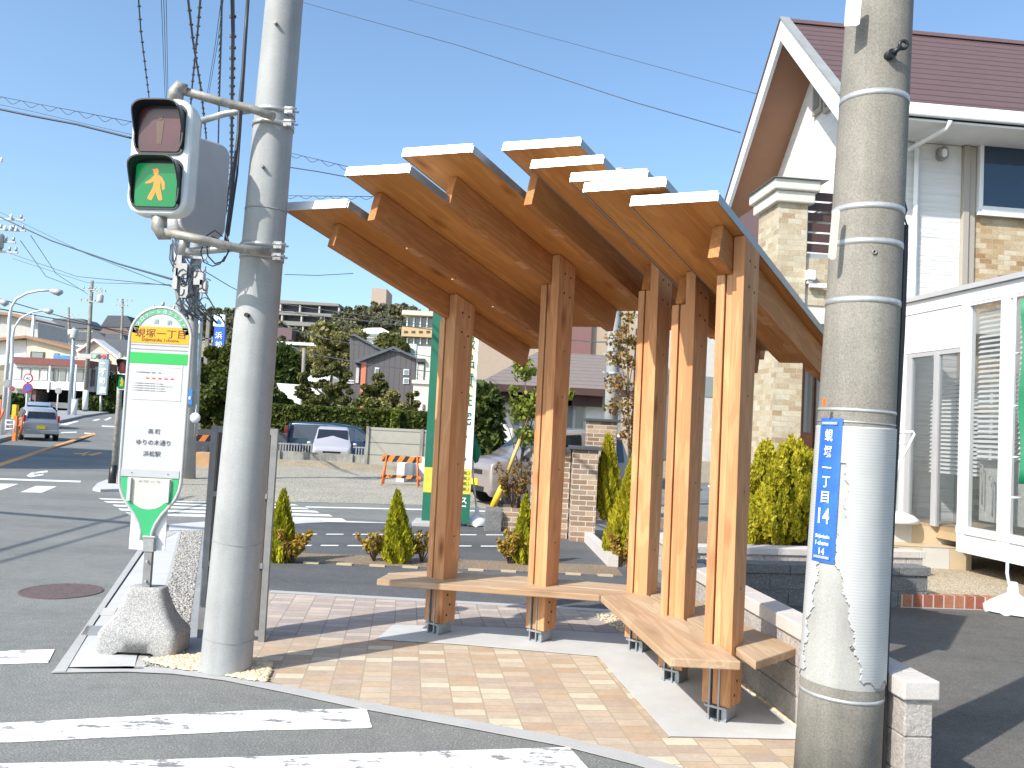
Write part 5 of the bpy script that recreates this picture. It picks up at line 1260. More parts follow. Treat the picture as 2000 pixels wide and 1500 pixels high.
# ================================================================== SUNROOM
c0 = D(1760, 800, 11.75)
SF = Frame((c0.x, c0.y), -9)
sr = thing('sunroom', 'white framed glazed sunroom with louvre blinds standing before the house', 'sunroom', (c0.x, c0.y, 0))
def sd(px, py): return SF.side(px, py, 0)
def sbox(px0, px1, z0, z1, mat, name, u0_=-0.04, u1_=0.04, pyr=800, par=sr, bev=0.0):
    a, b_ = sd(px0, pyr)[0], sd(px1, pyr)[0]; q = M(); SF.box(q, u0_, u1_, min(a,b_), max(a,b_), z0, z1); return q.build(name, mat, par, bevel=bev)
zt1 = sd(1758, 589)[1]; zt0 = sd(1763, 624)[1]; zdoor = sd(1765, 693)[1]; zfl = sd(1880, 1038)[1]; zbm = sd(1899, 1082)[1]
near = -6.2
def dbox(d0, d1, z0, z1, mat, name, u0_=-0.04, u1_=0.04, bev=0.0, par=sr): q = M(); SF.box(q, u0_, u1_, min(d0,d1), max(d0,d1), z0, z1); return q.build(name, mat, par, bevel=bev)
dfar = sd(1758, 800)[0]
dbox(near, dfar, zt1-0.06, zt1, 'sign_rail', 'roof_edge', -0.10, 0.0); dbox(near, dfar, zt0+0.03, zt1-0.062, 'white_metal', 'beam', -0.05, 0.05, 0.006)
q = M(); q.prism([SF.P(-0.02, near, zt1-0.03), SF.P(-0.02, dfar, zt1-0.03), SF.P(3.0, dfar, zt1+0.45), SF.P(3.0, near, zt1+0.45)], V(0,0,0.03)); q.build('roof_sheet', 'glass_clear', sr)
dpl, dpr = sd(1896, 800)[0], sd(1880, 800)[0]
dq0, dq1 = sd(1976, 800)[0], sd(1958, 800)[0]
dd0 = sd(1768, 850)[0]
dbox(dpr, dfar, zdoor, zt0+0.028, 'white_metal', 'fascia_panel', -0.035, 0.035)
for a, b_, nm in ((dpl, dpr, 'post'), (dq0, dq1, 'post'), (sd(2085,800)[0], sd(2065,800)[0], 'post'), (dd0-0.02, dfar, 'post')): dbox(a, b_, zbm, zt0+0.027 if b_ != dfar else zdoor-0.002, 'white_metal', nm, -0.05, 0.05, 0.006)
for px in (1776, 1829): d_ = sd(px, 850)[0]; dbox(d_-0.05, d_+0.05, zfl, zdoor-0.003, 'sign_rail', 'door_stile', -0.03, 0.03, 0.004)
dbox(dpr+.002, dd0-.022, zdoor-0.06, zdoor-0.003, 'sign_rail', 'door_head', -0.028, 0.028)
dbox(near, dpr-.002, zfl-0.02, zfl+0.07, 'white_metal', 'sill', -0.06, 0.06); dbox(near, dpr, zbm, zfl-0.022, 'white_metal', 'base_beam', -0.04, 0.04)
dbox(near, dpr-0.002, zt0-0.0, zt0+0.026, 'white_metal', 'window_head', -0.045, 0.045)
dbox(dpr+0.01, dd0-0.03, zfl+0.02, zdoor-0.062, 'glass_clear', 'door_glass', -0.006, 0.0)
for a, b_ in ((dq1+.002, dpl-.002), (sd(2065,800)[0]+.01, dq0-.002)): dbox(a, b_, zfl+0.07, zt0-0.002, 'glass_clear', 'window_glass', -0.006, 0.0)
zb0 = sd(1930, 895)[1]
q = M(); nsl = 30
for k in range(nsl):
    z = zb0 + (zt0-0.1-zb0)*k/(nsl-1)
    for a, b_ in ((dq1+.03, dpl-.03), (sd(2065,800)[0]+.03, dq0-.03)): q.para(SF.P(0.06, a, z), SF.dd*(b_-a), SF.e1*0.03+V(0,0,0.032), V(0,0,0.003))
q.build('louvre_blind', 'white_metal', sr)
q = M()
for k in range(24):
    z = zb0-0.25 + (zdoor-0.35-zb0+0.25)*k/23; q.para(SF.P(0.5, dpr-0.3, z), SF.dd*(dd0-dpr+0.5), SF.e1*0.03+V(0,0,0.036), V(0,0,0.003))
q.build('louvre_blind', 'white_metal', sr)
dbox(near, dpr-0.1, zfl+0.15, zb0-0.03, 'curtain', 'lower_curtain', 0.18, 0.20)
dbox(near, dfar, zfl-0.15, zfl+0.0, 'tile_warm', 'floor', 0.06, 3.0)
q = M(); SF.box(q, 1.6, 1.7, near, dfar, zfl+.01, zt1+.1); q.build('inner_wall', 'wall_grey', sr)
# umbrellas hooked inside
q = M()
for px, py in ((1905, 912), (1925, 935)):
    d_, z_ = sd(px, py); c_ = SF.P(0.1, d_, z_); q.tube([c_+V(0,0,-0.45)] + [c_ + SF.dd*(0.035-0.035*math.cos(a)) + V(0,0,0.035*math.sin(a)) for a in [math.pi*k/6 for k in range(8)]], 0.009, 6)
tag(q.build('umbrella_handle', 'umbrella_grey'), 'two curved umbrella handles behind the sunroom glass', 'umbrella')
# steps
for k, (pxr, y0, y1, z0, z1, mt) in enumerate(((1898, 10.75, 12.5, 0.0, 0.37, 'a'), (1875, 11.05, 12.5, 0.37, 0.62, 'b'))):
    t = thing('garden_step', ('lower' if k == 0 else 'upper') + ' tan and grey tiled step leading to the sunroom door', 'step', (5, y0, z0), 'tiled steps up to the sunroom')
    x1 = D(pxr, 1080, y0).x; x = x1; i = 0; tiles = {'step_tan': M(), 'step_grey': M()}
    while x > 3.9:
        mt_ = ('step_tan', 'step_grey')[(i+k) % 2]; wd = 0.35 if i else 0.28
        tiles[mt_].para((x-wd+0.002, y0, z0+0.001), (wd-0.004,0,0), (0,0.03,0), (0,0,z1-z0-0.012)); x -= wd; i += 1
    tiles['step_tan'].each('riser_tiles', 'step_tan', t); tiles['step_grey'].each('riser_tiles', 'step_grey', t)
    q = M(); q.box(3.9, x1-0.002, y0+0.031, y1, z0, z1-0.011); q.build('step_block', 'concrete_dark', t)
    q = M(); q.box(3.9, x1+0.004, y0-0.006, y1, z1-0.0105, z1); q.build('tread', 'step_tan' if k == 0 else 'tile_warm', t)
# white plastic stand at the door
t = thing('laundry_stand', 'white plastic stand with looped handle beside the sunroom door', 'stand', D(1765, 1015, 10.95))
p = lambda x, y, Y=10.95: D(x, y, Y)
q = M(); q.tube([p(1742,905), p(1746,850), p(1752,845), p(1783,843), p(1786,848), p(1770,880), p(1755,905), p(1750,940)], 0.018, 8); q.tube([p(1750,868), p(1770,866)], 0.012, 6); q.build('handle', 'white_metal', t)
b_ = p(1762, 1012); q = M(); q.lathe((b_.x, b_.y+0.15, 0.622), [(0.27,0),(0.27,0.05),(0.2,0.10),(0.06,0.15),(0.05,0.17)], 20); q.tube([V(b_.x-0.05, b_.y+.1, 0.75), p(1748,930)], 0.02, 8); q.build('base', 'white_metal', t)

def flag_base(t, c, r=0.28):
    q = M(); n = 32; vs = []; prof = [(r,0.02),(r*1.02,0.07),(r*0.8,0.11),(r*0.45,0.16),(r*0.2,0.20),(r*0.17,0.30),(r*0.13,0.31)]
    for rr_, z in prof:
        for k in range(n):
            a = 2*math.pi*k/n; q_ = rr_*(1+0.05*math.cos(4*a)) if rr_ > r*0.5 else rr_
            vs.append(Vector(c) + V(q_*math.cos(a), q_*math.sin(a), z-0.02*(math.cos(8*a) > 0.2)*(z < 0.05)))
    q.add(vs, [(i*n+k, i*n+(k+1) % n, (i+1)*n+(k+1) % n, (i+1)*n+k) for i in range(len(prof)-1) for k in range(n)] + [[(len(prof)-1)*n+k for k in range(n)]], True)
    q.build('base', 'white_metal', t)
t = thing('banner_flag', 'green banner flag on a white pole at the right edge of the photo', 'banner flag', (5.12, 8.55, 0))
flag_base(t, (5.12, 8.55, 0.0), 0.26)
q = M(); q.tube([V(5.10,8.55,0.2), D(1967,1120,8.55), D(1975,850,8.55), D(1983,560,8.55)], 0.016, 8)
for y in (690, 793, 893, 972): q.tube([D(1974,y,8.55), D(1992,y,8.55)], 0.012, 6)
q.build('pole', 'white_metal', t)
q = M(); P_ = [(D(1996+ (8 if y > 700 else 0)*0 - (y-580)*0.018 + 3*math.sin(y*0.03), y, 8.5)) for y in range(585, 975, 30)]
R_ = [v + V(0.5, 0.05*math.sin(i), 0) for i, v in enumerate(P_)]
nP = len(P_); q.add(P_ + R_, [(i, i+1, nP+i+1, nP+i) for i in range(nP-1)], True); o = q.build('cloth', 'flag_green', t); so_ = o.modifiers.new('thick', 'SOLIDIFY'); so_.thickness = 0.003
q = M(); q.add([v+V(0.09,-0.004,0) for v in P_[8:]] + [v+V(0.4,-0.004,0) for v in P_[8:]], [(i, i+1, 5+i+1, 5+i) for i in range(4)], True); o = q.build('cloth_panel', 'flag_lime', t); so_ = o.modifiers.new('thick', 'SOLIDIFY'); so_.thickness = 0.002
t = thing('banner_flag', 'furled green banner on a white pole seen between the two nearest shelter posts', 'banner flag', (2.1, 8.95, 0))
YB2 = 9.1; fb = G(1384, 1085, 0.0); fb = V(D(1383,1080,YB2).x, YB2, 0.0)
flag_base(t, fb, 0.17); q = M(); q.tube([fb+V(0,0,.2), D(1392,880,YB2), D(1404,640,YB2)], 0.016, 8); q.tube([D(1383,950,YB2), D(1394,950,YB2)], 0.012, 6); q.tube([D(1397,700,YB2), D(1410,690,YB2)], 0.012, 6); q.tube([D(1388,840,YB2), D(1400,840,YB2)], 0.012, 6); q.build('pole', 'white_metal', t)
q = M(); q.add([D(1400,790,YB2), D(1397,960,YB2), D(1388,965,YB2), D(1392,900,YB2), D(1396,800,YB2)], [(0,1,2,3,4)]); o = q.build('cloth', 'flag_green', t); so_ = o.modifiers.new('thick', 'SOLIDIFY'); so_.thickness = 0.01

# ================================================================== FOLIAGE
def leafcloud(clumps, n, size, up=0.3, long=1.6, seed=1, shell=0.55):
    rg = np.random.default_rng(seed); w_ = np.array([c[3]*c[4]*c[5] for c in clumps])**0.67; cnt = np.maximum(3, (n*w_/w_.sum()).astype(int)); P_ = []
    for c, k in zip(clumps, cnt):
        d = rg.normal(size=(k, 3)); d /= np.linalg.norm(d, axis=1)[:, None]
        r = shell + (1-shell)*rg.random(k)**0.6; r *= 1 + 0.10*rg.normal(size=k)
        P_.append(np.array(c[:3]) + d*r[:, None]*np.array(c[3:6]))
    P_ = np.concatenate(P_); k = len(P_)
    a = rg.normal(size=(k, 3)); a[:, 2] += up; a /= np.linalg.norm(a, axis=1)[:, None]
    b_ = np.cross(a, rg.normal(size=(k, 3))); b_ /= np.linalg.norm(b_, axis=1)[:, None]
    s = size*(0.6+0.8*rg.random(k))[:, None]
    return leafquads(P_, a*s*long/2, b_*s/2)
def leafquads(P_, A_, B__):
    v = np.stack([P_-A_, P_+B__, P_+A_, P_-B__], 1).reshape(-1, 3); return v
def leafobj(name, v, mat, parent=None, local=False):
    n = len(v)//4; me = bpy.data.meshes.new(name); me.vertices.add(len(v)); me.loops.add(len(v)); me.polygons.add(n)
    off = np.array(parent.location) if (parent is not None and not parent.get('_local')) else 0
    me.vertices.foreach_set('co', (v-off).astype(np.float32).ravel()); me.loops.foreach_set('vertex_index', np.arange(len(v), dtype=np.int32))
    me.polygons.foreach_set('loop_start', np.arange(0, len(v), 4, dtype=np.int32)); me.polygons.foreach_set('loop_total', np.full(n, 4, np.int32))
    me.materials.append(MATS[mat]); me.update(); me.validate(); o = bpy.data.objects.new(name, me); COL.objects.link(o)
    if parent is not None: o.parent = parent
    return o
def tree(name, label, cat, base, clumps, n, size, mat, limbs=(), bark='bark', group=None, seed=1, up=0.3, long=1.6, shell=0.55):
    t = thing(name, label, cat, base, group)
    leafobj('crown', leafcloud(clumps, n, size, up, long, seed, shell), mat, t)
    if limbs:
        q = M()
        for path, r in limbs: q.tube(path, r, 7)
        q.build('trunk', bark, t)
    return t
def conifer(name, label, base, h, R, n, mat, seed=1, lean=(0,0), size=0.05, power=0.8, group=None):
    rg = np.random.default_rng(seed); base = Vector(base); t = thing(name, label, 'conifer', base, group)
    tt = rg.random(n)**1.25; ang = rg.random(n)*2*math.pi
    prof = np.sin(np.clip((tt+0.10)/0.32, 0, 1)*math.pi/2)*(1-tt)**power
    # vertical flame-like plumes make the outline uneven
    pl = 0.80 + 0.22*np.sin(ang*7+seed+tt*9) + 0.10*np.sin(ang*13+tt*23)
    rr_ = R*prof*pl*(0.55+0.45*rg.random(n)**0.4)
    P_ = np.stack([base.x+rr_*np.cos(ang)+lean[0]*tt, base.y+rr_*np.sin(ang)+lean[1]*tt, base.z+0.03+h*tt+0.02*rg.normal(size=n)], 1)
    A_ = np.stack([np.cos(ang)*0.35+rg.normal(size=n)*0.3, np.sin(ang)*0.35+rg.normal(size=n)*0.3, np.ones(n)], 1); A_ /= np.linalg.norm(A_, axis=1)[:, None]
    B__ = np.cross(A_, rg.normal(size=(n, 3))); B__ /= np.linalg.norm(B__, axis=1)[:, None]; s = (size*(0.6+0.8*rg.random(n)))[:, None]
    leafobj('foliage', leafquads(P_, A_*s*0.75, B__*s*0.28), mat, t)
    q = M(); q.tube([base, base+V(lean[0]*.6, lean[1]*.6, h*0.75)], [R*0.12, 0.008], 7); q.build('trunk', 'bark', t); return t
def shrub(name, label, base, r, h, n, mat, seed=1, stems=9, size=0.035, cat='shrub', lean=(0,0)):
    rg = random.Random(seed); base = Vector(base); t = thing(name, label, cat, base); q = M(); cl = []
    for k in range(stems):
        a = rg.random()*6.28; e_ = rg.uniform(0.4, 1); tip = base + V(math.cos(a)*r*e_+lean[0], math.sin(a)*r*e_*0.8+lean[1], h*rg.uniform(0.5, 1.05)); mid = base.lerp(tip, 0.5)+V(0,0,h*0.1)
        q.tube([base, mid, tip], [0.008, 0.005, 0.002], 4)
        for f in (0.45, 0.65, 0.85, 1.0): c_ = base.lerp(tip, f)+V(0,0,h*0.1*(1-f)); cl.append((c_.x, c_.y, c_.z, r*0.2, r*0.2, h*0.11))
    leafobj('foliage', leafcloud(cl, n, size, 0.6, 1.5, seed, 0.1), mat, t); q.build('stems', 'bark', t); return t

g0 = lambda px, py: G(px, py, 0.0)
b1 = g0(545,1098); conifer('golden_conifer', 'small pointed golden conifer just right of the notice board', V(b1.x+0.0,b1.y,0), 0.72, 0.21, 7000, 'leaf_greengold', 3, (0.0,0), 0.055)
shrub('orange_shrub', 'orange tinged low shrub at the foot of the conifer beside the notice board', V(b1.x+0.16, b1.y-0.05, 0), 0.22, 0.36, 1700, 'leaf_gold_orange', 4, 12, 0.032)
b1 = g0(775,1100); conifer('golden_conifer', 'bushy golden conifer left of the leftmost shelter post', V(b1.x,b1.y,0), 0.75, 0.225, 8000, 'leaf_greengold', 8, (-0.04,0), 0.05)
shrub('orange_shrub', 'sparse orange shrub left of the bushy golden conifer', V(b1.x-0.26, b1.y, 0), 0.22, 0.36, 420, 'leaf_gold_orange', 9, 9, 0.03)
shrub('orange_shrub', 'thin orange green shrub against the leftmost shelter post', V(b1.x+0.27, b1.y+0.1, 0), 0.18, 0.34, 420, 'leaf_gold_orange', 10, 9, 0.03)
b1 = g0(1017,1102); conifer('golden_conifer', 'narrow golden conifer left of the second shelter post', V(b1.x+0.02,b1.y,0), 0.75, 0.175, 6000, 'leaf_greengold', 12, (0.0,0), 0.05)
shrub('orange_shrub', 'dense orange shrub hugging the narrow conifer by the second post', V(b1.x-0.14, b1.y-0.05, 0), 0.21, 0.38, 1500, 'leaf_gold_orange', 13, 12, 0.03)
b1 = g0(1218,1105)
conifer('golden_conifer', 'tall leaning golden conifer in front of the third shelter post', V(b1.x+0.03,b1.y+0.25,0), 1.28, 0.31, 15000, 'leaf_gold', 15, (0.08,0), 0.06)
conifer('golden_conifer', 'shorter golden green conifer low down before the third shelter post', V(b1.x+0.14,b1.y,0), 0.95, 0.2, 8000, 'leaf_greengold', 16, (-0.02,0), 0.055)
shrub('orange_shrub', 'orange shrub at the base of the leaning golden conifer', V(b1.x-0.05, b1.y-0.1, 0), 0.16, 0.36, 1300, 'leaf_gold_orange', 17, 12, 0.03)
b1 = D(1190, 985, 12.6); conifer('golden_conifer', 'upright golden conifer behind the brick gate pillar', V(b1.x,12.6,0.35), 1.15, 0.22, 8000, 'leaf_gold', 19, (-0.06,0), 0.07, 0.55)
for k, (px, Y, h, R, lb) in enumerate(((1545, 10.9, 1.36, 0.50, 'largest golden conifer before the brown front door'), (1490, 11.3, 1.28, 0.42, 'golden conifer nearest the shelter in the block planter'), (1598, 11.2, 1.2, 0.42, 'golden conifer half hidden by the right hand utility pole'), (1512, 10.3, 0.95, 0.36, 'low golden conifer in front of the planter group'), (1575, 10.4, 0.85, 0.34, 'rounded golden conifer low beside the right hand utility pole'))):
    c_ = D(px, 1050, Y); t = thing('golden_conifer', lb, 'conifer', V(c_.x, Y, 0.33), 'golden conifers in the block planter'); rg = random.Random(70+k); cl = []
    for j_ in range(75):
        f = rg.random()**0.9; a = rg.random()*6.28; r_ = R*(math.sin(min(1, (f+0.25)/0.5)*math.pi/2))*(1-f)**0.6*rg.uniform(0.35, 1.08)
        cl.append((c_.x+r_*math.cos(a), Y+r_*math.sin(a), 0.36+f*h*0.9, R*0.13, R*0.13, R*0.3))
    leafobj('foliage', leafcloud(cl, 20000, 0.032, 1.8, 2.2, 80+k, 0.15), 'leaf_gold', t); q = M(); q.tube([V(c_.x, Y, 0.33), V(c_.x, Y, 0.33+h*0.8)], [0.04, 0.01], 7); q.build('trunk', 'bark', t)

# ================================================================== MID GROUND
# brick pillars and wall
def pillar(label, px0, px1, pyt, Y, dep, capover=0.05, parts=True):
    a, b_ = D(px0, 950, Y), D(px1, 950, Y); zt_ = D((px0+px1)/2, pyt, Y).z
    t = thing('gate_pillar', label, 'pillar', (a.x, Y, 0)); q = M(); q.box(a.x, b_.x, Y, Y+dep, 0, zt_-0.05); q.build('brickwork', 'brick_brown', t)
    q = M(); q.box(a.x-capover, b_.x+capover, Y-capover, Y+dep+capover, zt_-0.05, zt_); q.build('cap', 'fence_dark', t, bevel=0.006); return a.x, b_.x, zt_
pillar('brick gate pillar with a dark flat cap nearest the parking ground', 1117, 1166, 872, 12.3, 0.4)
pillar('brick gate pillar behind the upright golden conifer', 1143, 1200, 818, 15.5, 0.4)
t = thing('brick_wall', 'brown brick wall running left from the near gate pillar', 'wall', (0.8, 12.6, 0)); a, b_ = D(1040, 900, 12.55), D(1114, 900, 12.55); q = M(); q.box(a.x, b_.x, 12.55, 12.8, 0, 1.28); q.build('brickwork', 'brick_brown', t); q = M(); q.box(a.x-0.04, b_.x, 12.5, 12.85, 1.28, 1.34); q.build('cap', 'fence_dark', t)
t = thing('brick_planter', 'low pale brick planter beside the pink car', 'planter', (0.2, 13.2, 0)); a, b_ = D(981, 1010, 13.1), D(1046, 1010, 13.1); q = M(); q.box(a.x, b_.x, 13.1, 14.3, 0, 0.31); q.build('brickwork', 'brick_brown', t)
t = thing('block_plinth', 'dark grey cube plinth at the foot of the yellow guy guard', 'plinth', (-0.3, 13.2, 0)); a, b_ = D(947, 1010, 13.0), D(980, 1010, 13.0); q = M(); q.box(a.x, b_.x, 13.0, 13.5, 0, 0.33); q.build('block', 'splitblock_grey', t, bevel=0.01)
t = thing('guy_guard', 'slanting yellow guy wire guard with black joint', 'guy wire', D(960,992,13.7)); p = lambda x, y, Y=13.7: D(x, y, Y)
q = M(); q.tube([p(961,992), p(986,940)], 0.055, 10); q.build('guard', 'yellow_guard', t); q = M(); q.tube([p(986,940), p(991,925)], [0.055, 0.02], 10); q.build('joint', 'black_plastic', t); q = M(); q.tube([p(991,925), p(1002,894), p(1016,858)], 0.03, 8); q.tube([p(1016,858), p(1065,720), p(1120,560)], 0.008, 5); q.build('sleeve', 'yellow_dull', t)
# tall advertising board
YS = 13.4
ab = thing('standing_sign', 'tall green and white advertising board behind the leftmost shelter post', 'signboard', D(880,1028,YS))
xa, xb = D(824, 1000, YS).x, D(917, 1000, YS).x; zt_ = D(880, 575, YS).z
def ar_(x0, x1, z0, z1, mat, name, y=YS-0.012, th=0.01): q = M(); q.box(x0, x1, y, y+th, z0, z1); return q.build(name, mat, ab)
zA, zB = D(905, 965, YS).z, D(905, 916, YS).z
ar_(xa, xb, 0.06, zt_, 'flag_darkgreen', 'panel', YS, 0.05)
ar_(xa+0.17, xb, zB+0.002, zt_, 'flag_white', 'white_face', YS-0.004, 0.003); ar_(xa+0.0, xb, zA, zB, 'flag_yellow', 'yellow_band', YS-0.004, 0.003)
ar_(xb-0.20, xb-0.05, D(905,815,YS).z+0.25, zt_, 'flag_pale', 'text_column', YS-0.007, 0.002)
for k, ch in enumerate('高等級品質住宅'): text(ch, 'ink_green', ab, V(xb-0.125, YS-0.009, D(905,632,YS).z+0.30-k*0.30+0.0), X, Zu, h=0.22, wfit=0.15, bold=0.01)
for k, ch in enumerate('ホーム'): text(ch, 'ink_green', ab, V(xb-0.22, YS-0.0075, zB+0.78-k*0.27), X, Zu, h=0.22 if ch != 'ー' else None, wfit=0.26 if ch != 'ー' else 0.24, bold=0.015)
for k in range(4): text('（最高）', 'ink_green', ab, V(xb-0.16, YS-0.0075, zB-0.06-k*0.085), X, Zu, h=0.06, wfit=0.26)
text('オフィス', 'ink_white', ab, V(xb-0.3, YS-0.0075, zA-0.10), X, Zu, h=0.11, wfit=0.5, bold=0.02); ar_(xb-0.5, xb-0.06, zA-0.20, zA-0.18, 'ink_white', 'underline', YS-0.004, 0.003)
q = M(); q.box(xa+0.17, xa+0.21, YS-0.05, YS-0.015, 0.06, zt_-0.02); q.build('strut', 'white_metal', ab)
q = M(); q.box(xa-0.12, xa+0.5, YS-0.25, YS+0.35, 0.0, 0.07); q.build('foot', 'concrete_pale', ab, bevel=0.01)
t = thing('banner_flag', 'limp dark green banner drooping from a white pole beside the tall board', 'banner flag', D(928,1022,13.0)); fb = G(930, 1027, 0.0); flag_base(t, fb, 0.19)
q = M(); q.tube([fb+V(0,0,.2), D(924,930,fb.y), D(922,700,fb.y)], 0.014, 8); q.build('pole', 'white_metal', t)
q = M(); L_ = [(902,770),(904,800),(903,835),(908,862),(918,880),(928,905)]; R__ = [(906,768),(914,800),(922,835),(932,862),(940,882),(934,902)]
q.add([D(x, y, fb.y-0.03) for x, y in L_] + [D(x, y, fb.y-0.06) for x, y in R__], [(i, 6+i, 7+i, i+1) for i in range(5)], True); o = q.build('cloth', 'flag_green', t); m_ = o.modifiers.new('thick', 'SOLIDIFY'); m_.thickness = 0.02
# striped barriers
def barrier(label, c, w_, h_, yaw, rails=(0.62, 1.0)):
    t = thing('striped_barrier', label, 'barrier', c, 'striped construction barriers', rz=yaw, local=True)
    for nm, z0, z1, x in (('rail', 0.76*h_, 0.96*h_, 0), ('lower_rail', 0.24*h_, 0.34*h_, 0)):
        a = M(); a.box(-w_/2, w_/2, -0.02, 0.02, z0, z1); rl = a.build(nm, 'barrier_orange', t); s_ = M(); n = 4; st_ = w_/n
        for k in range(n): x0 = -w_/2+k*st_; hh_ = (z1-z0); s_.prism([(x0,-0.0215,z0),(x0+st_*0.45,-0.0215,z0),(min(w_/2,x0+st_*0.45+hh_*.6),-0.0215,z1),(x0+hh_*.6,-0.0215,z1)], (0,0.001,0))
        s_.build('stripes', 'black_paint', rl)
    for sx_ in (-1, 1):
        for sy_ in (-1, 1): q = M(); q.tube([(sx_*(w_/2-0.12), 0, h_), (sx_*(w_/2-0.05), sy_*0.28, 0)], 0.022, 6); q.build('leg', 'orange', t)
    return t
bb = g0(782, 949); barrier('orange and black striped barrier on the gravel lot left of the tall board', (bb.x, bb.y, 0), 1.0, 0.78, math.radians(3))
bb = g0(362, 912); barrier('orange barrier partly hidden behind the bus stop sign', (bb.x-0.2, bb.y+1, 0), 1.3, 0.95, math.radians(25))
q = M(); bb = g0(395, 912); q.box(bb.x-0.25, bb.x+0.35, bb.y, bb.y+0.5, 0, 0.42); tag(q.build('wooden_crate', 'plywood', bevel=0.01), 'small brown wooden box on the gravel lot beside the orange barrier', 'crate')

# lot boundary
t = thing('low_wall', 'low weathered concrete wall along the back of the gravel lot', 'wall', (-6, 30, 0)); a, b_ = D(395, 900, 29.8), D(722, 900, 29.8)
q = M(); q.box(a.x, b_.x, 29.8, 30.0, 0, 0.37)
x = a.x
while x < b_.x: q.box(x, x+0.18, 29.72, 29.799, 0, 0.39); x += 2.55
q.build('wall', 'concrete_wall', t)
t = thing('rail_fence', 'thin grey picket fence on top of the low lot wall', 'fence', (-6, 30.2, 0)); q = M(); x = a.x
c0_, c1_ = D(612,870,30.1).x, D(690,870,30.1).x
while x < b_.x:
    if not c0_ < x < c1_: q.box(x, x+0.035, 30.1, 30.14, -0.02, 0.66)
    x += 0.1
q.box(a.x, c0_, 30.09, 30.10, 0.60, 0.64); q.box(c1_, b_.x, 30.09, 30.10, 0.60, 0.64); q.build('pickets', 'fence_grey', t)
t = thing('panel_wall', 'tall stained concrete panel wall right of the parked cars', 'wall', (-4, 29, 0)); a, b_ = D(717, 860, 28.9), D(905, 860, 28.9); zz_ = D(720, 834, 28.9).z
q = M(); q.box(a.x, b_.x+1, 28.9, 29.0, 0, zz_); q.build('panels', 'panel_lines', t)
q = M(); 
for k in range(5): q.box(a.x-0.04+k*1.85, a.x+0.06+k*1.85, 28.84, 28.899, 0, zz_+0.02)
q.build('post', 'concrete_wall', t)
q = M(); p0 = D(787, 930, 24); q.box(p0.x, p0.x+2.5, 24.6, 24.8, 0, 0.62); q.box(p0.x, p0.x+0.2, 22.6, 24.599, 0, 0.5); tag(q.build('white_block_wall', 'render_white'), 'low white rendered wall beyond the striped barrier', 'wall')
t = thing('dark_fence', 'dark board fence behind the gravel lot left of the pale pole', 'fence', (-13, 31, 0)); a, b_ = D(380, 860, 32), D(560, 860, 32); q = M(); q.box(a.x-3, b_.x, 32, 32.1, 0, D(400, 838, 32).z); q.build('boards', 'fence_dark', t)
# hedge
def hedgebox(x0, x1, y0, y1, z0, z1, n, size, seed):
    rg = np.random.default_rng(seed); n1 = int(n*0.6); P_ = np.stack([rg.uniform(x0, x1, n1), y0+0.05*rg.normal(size=n1), rg.uniform(z0, z1, n1)], 1)
    n2 = n-n1; P2_ = np.stack([rg.uniform(x0, x1, n2), rg.uniform(y0, y1, n2), z1+0.04*rg.normal(size=n2)], 1); P_ = np.concatenate([P_, P2_])
    a_ = rg.normal(size=(n, 3)); a_ /= np.linalg.norm(a_, axis=1)[:, None]; b__ = np.cross(a_, rg.normal(size=(n, 3))); b__ /= np.linalg.norm(b__, axis=1)[:, None]; s = (size*(0.6+0.8*rg.random(n)))[:, None]
    return leafquads(P_, a_*s*0.7, b__*s*0.5)
hg = thing('hedge', 'long clipped dark green hedge behind the parked cars', 'hedge', (-8, 40, 0)); a, b_ = D(395, 815, 40), D(930, 815, 40); zh = D(700, 802, 40).z
leafobj('foliage', hedgebox(a.x, b_.x, 40, 41, 0.3, zh, 26000, 0.16, 5), 'leaf_hedge', hg); q = M(); q.box(a.x, b_.x, 40.08, 40.9, 0.02, zh-0.05); q.build('inner_growth', 'leaf_green', hg)
hg = thing('hedge_column', 'paler yellow green section of hedge behind the concrete panel wall', 'hedge', (-5, 39.6, 0)); a, b_ = D(764, 815, 39.6), D(780, 815, 39.6); leafobj('foliage', hedgebox(a.x, b_.x, 39.6, 39.95, 0.3, zh+0.03, 1800, 0.13, 6), 'leaf_lime', hg)
# grey utility pole and dim house right of centre
t = thing('utility_pole', 'pale grey utility pole rising before the brown roofed white house', 'utility pole', D(1200, 900, 18)); q = M(); q.tube([V(D(1192,870,18).x, 18, 0), D(1200,640,18), D(1212,330,18)], [0.15, 0.14, 0.12], 16); q.build('shaft', 'concrete_pole_mat', t)
q = M()
for y in (695, 730): c_ = D(1198, y, 18); q.tube([c_-V(0,0,.03), c_+V(0,0,.03)], 0.16, 14); q.tube([c_+V(-0.25,-0.1,0.02), c_+V(-.1,-0.1,0)], 0.012, 5)
q.build('band', 'galv', t)

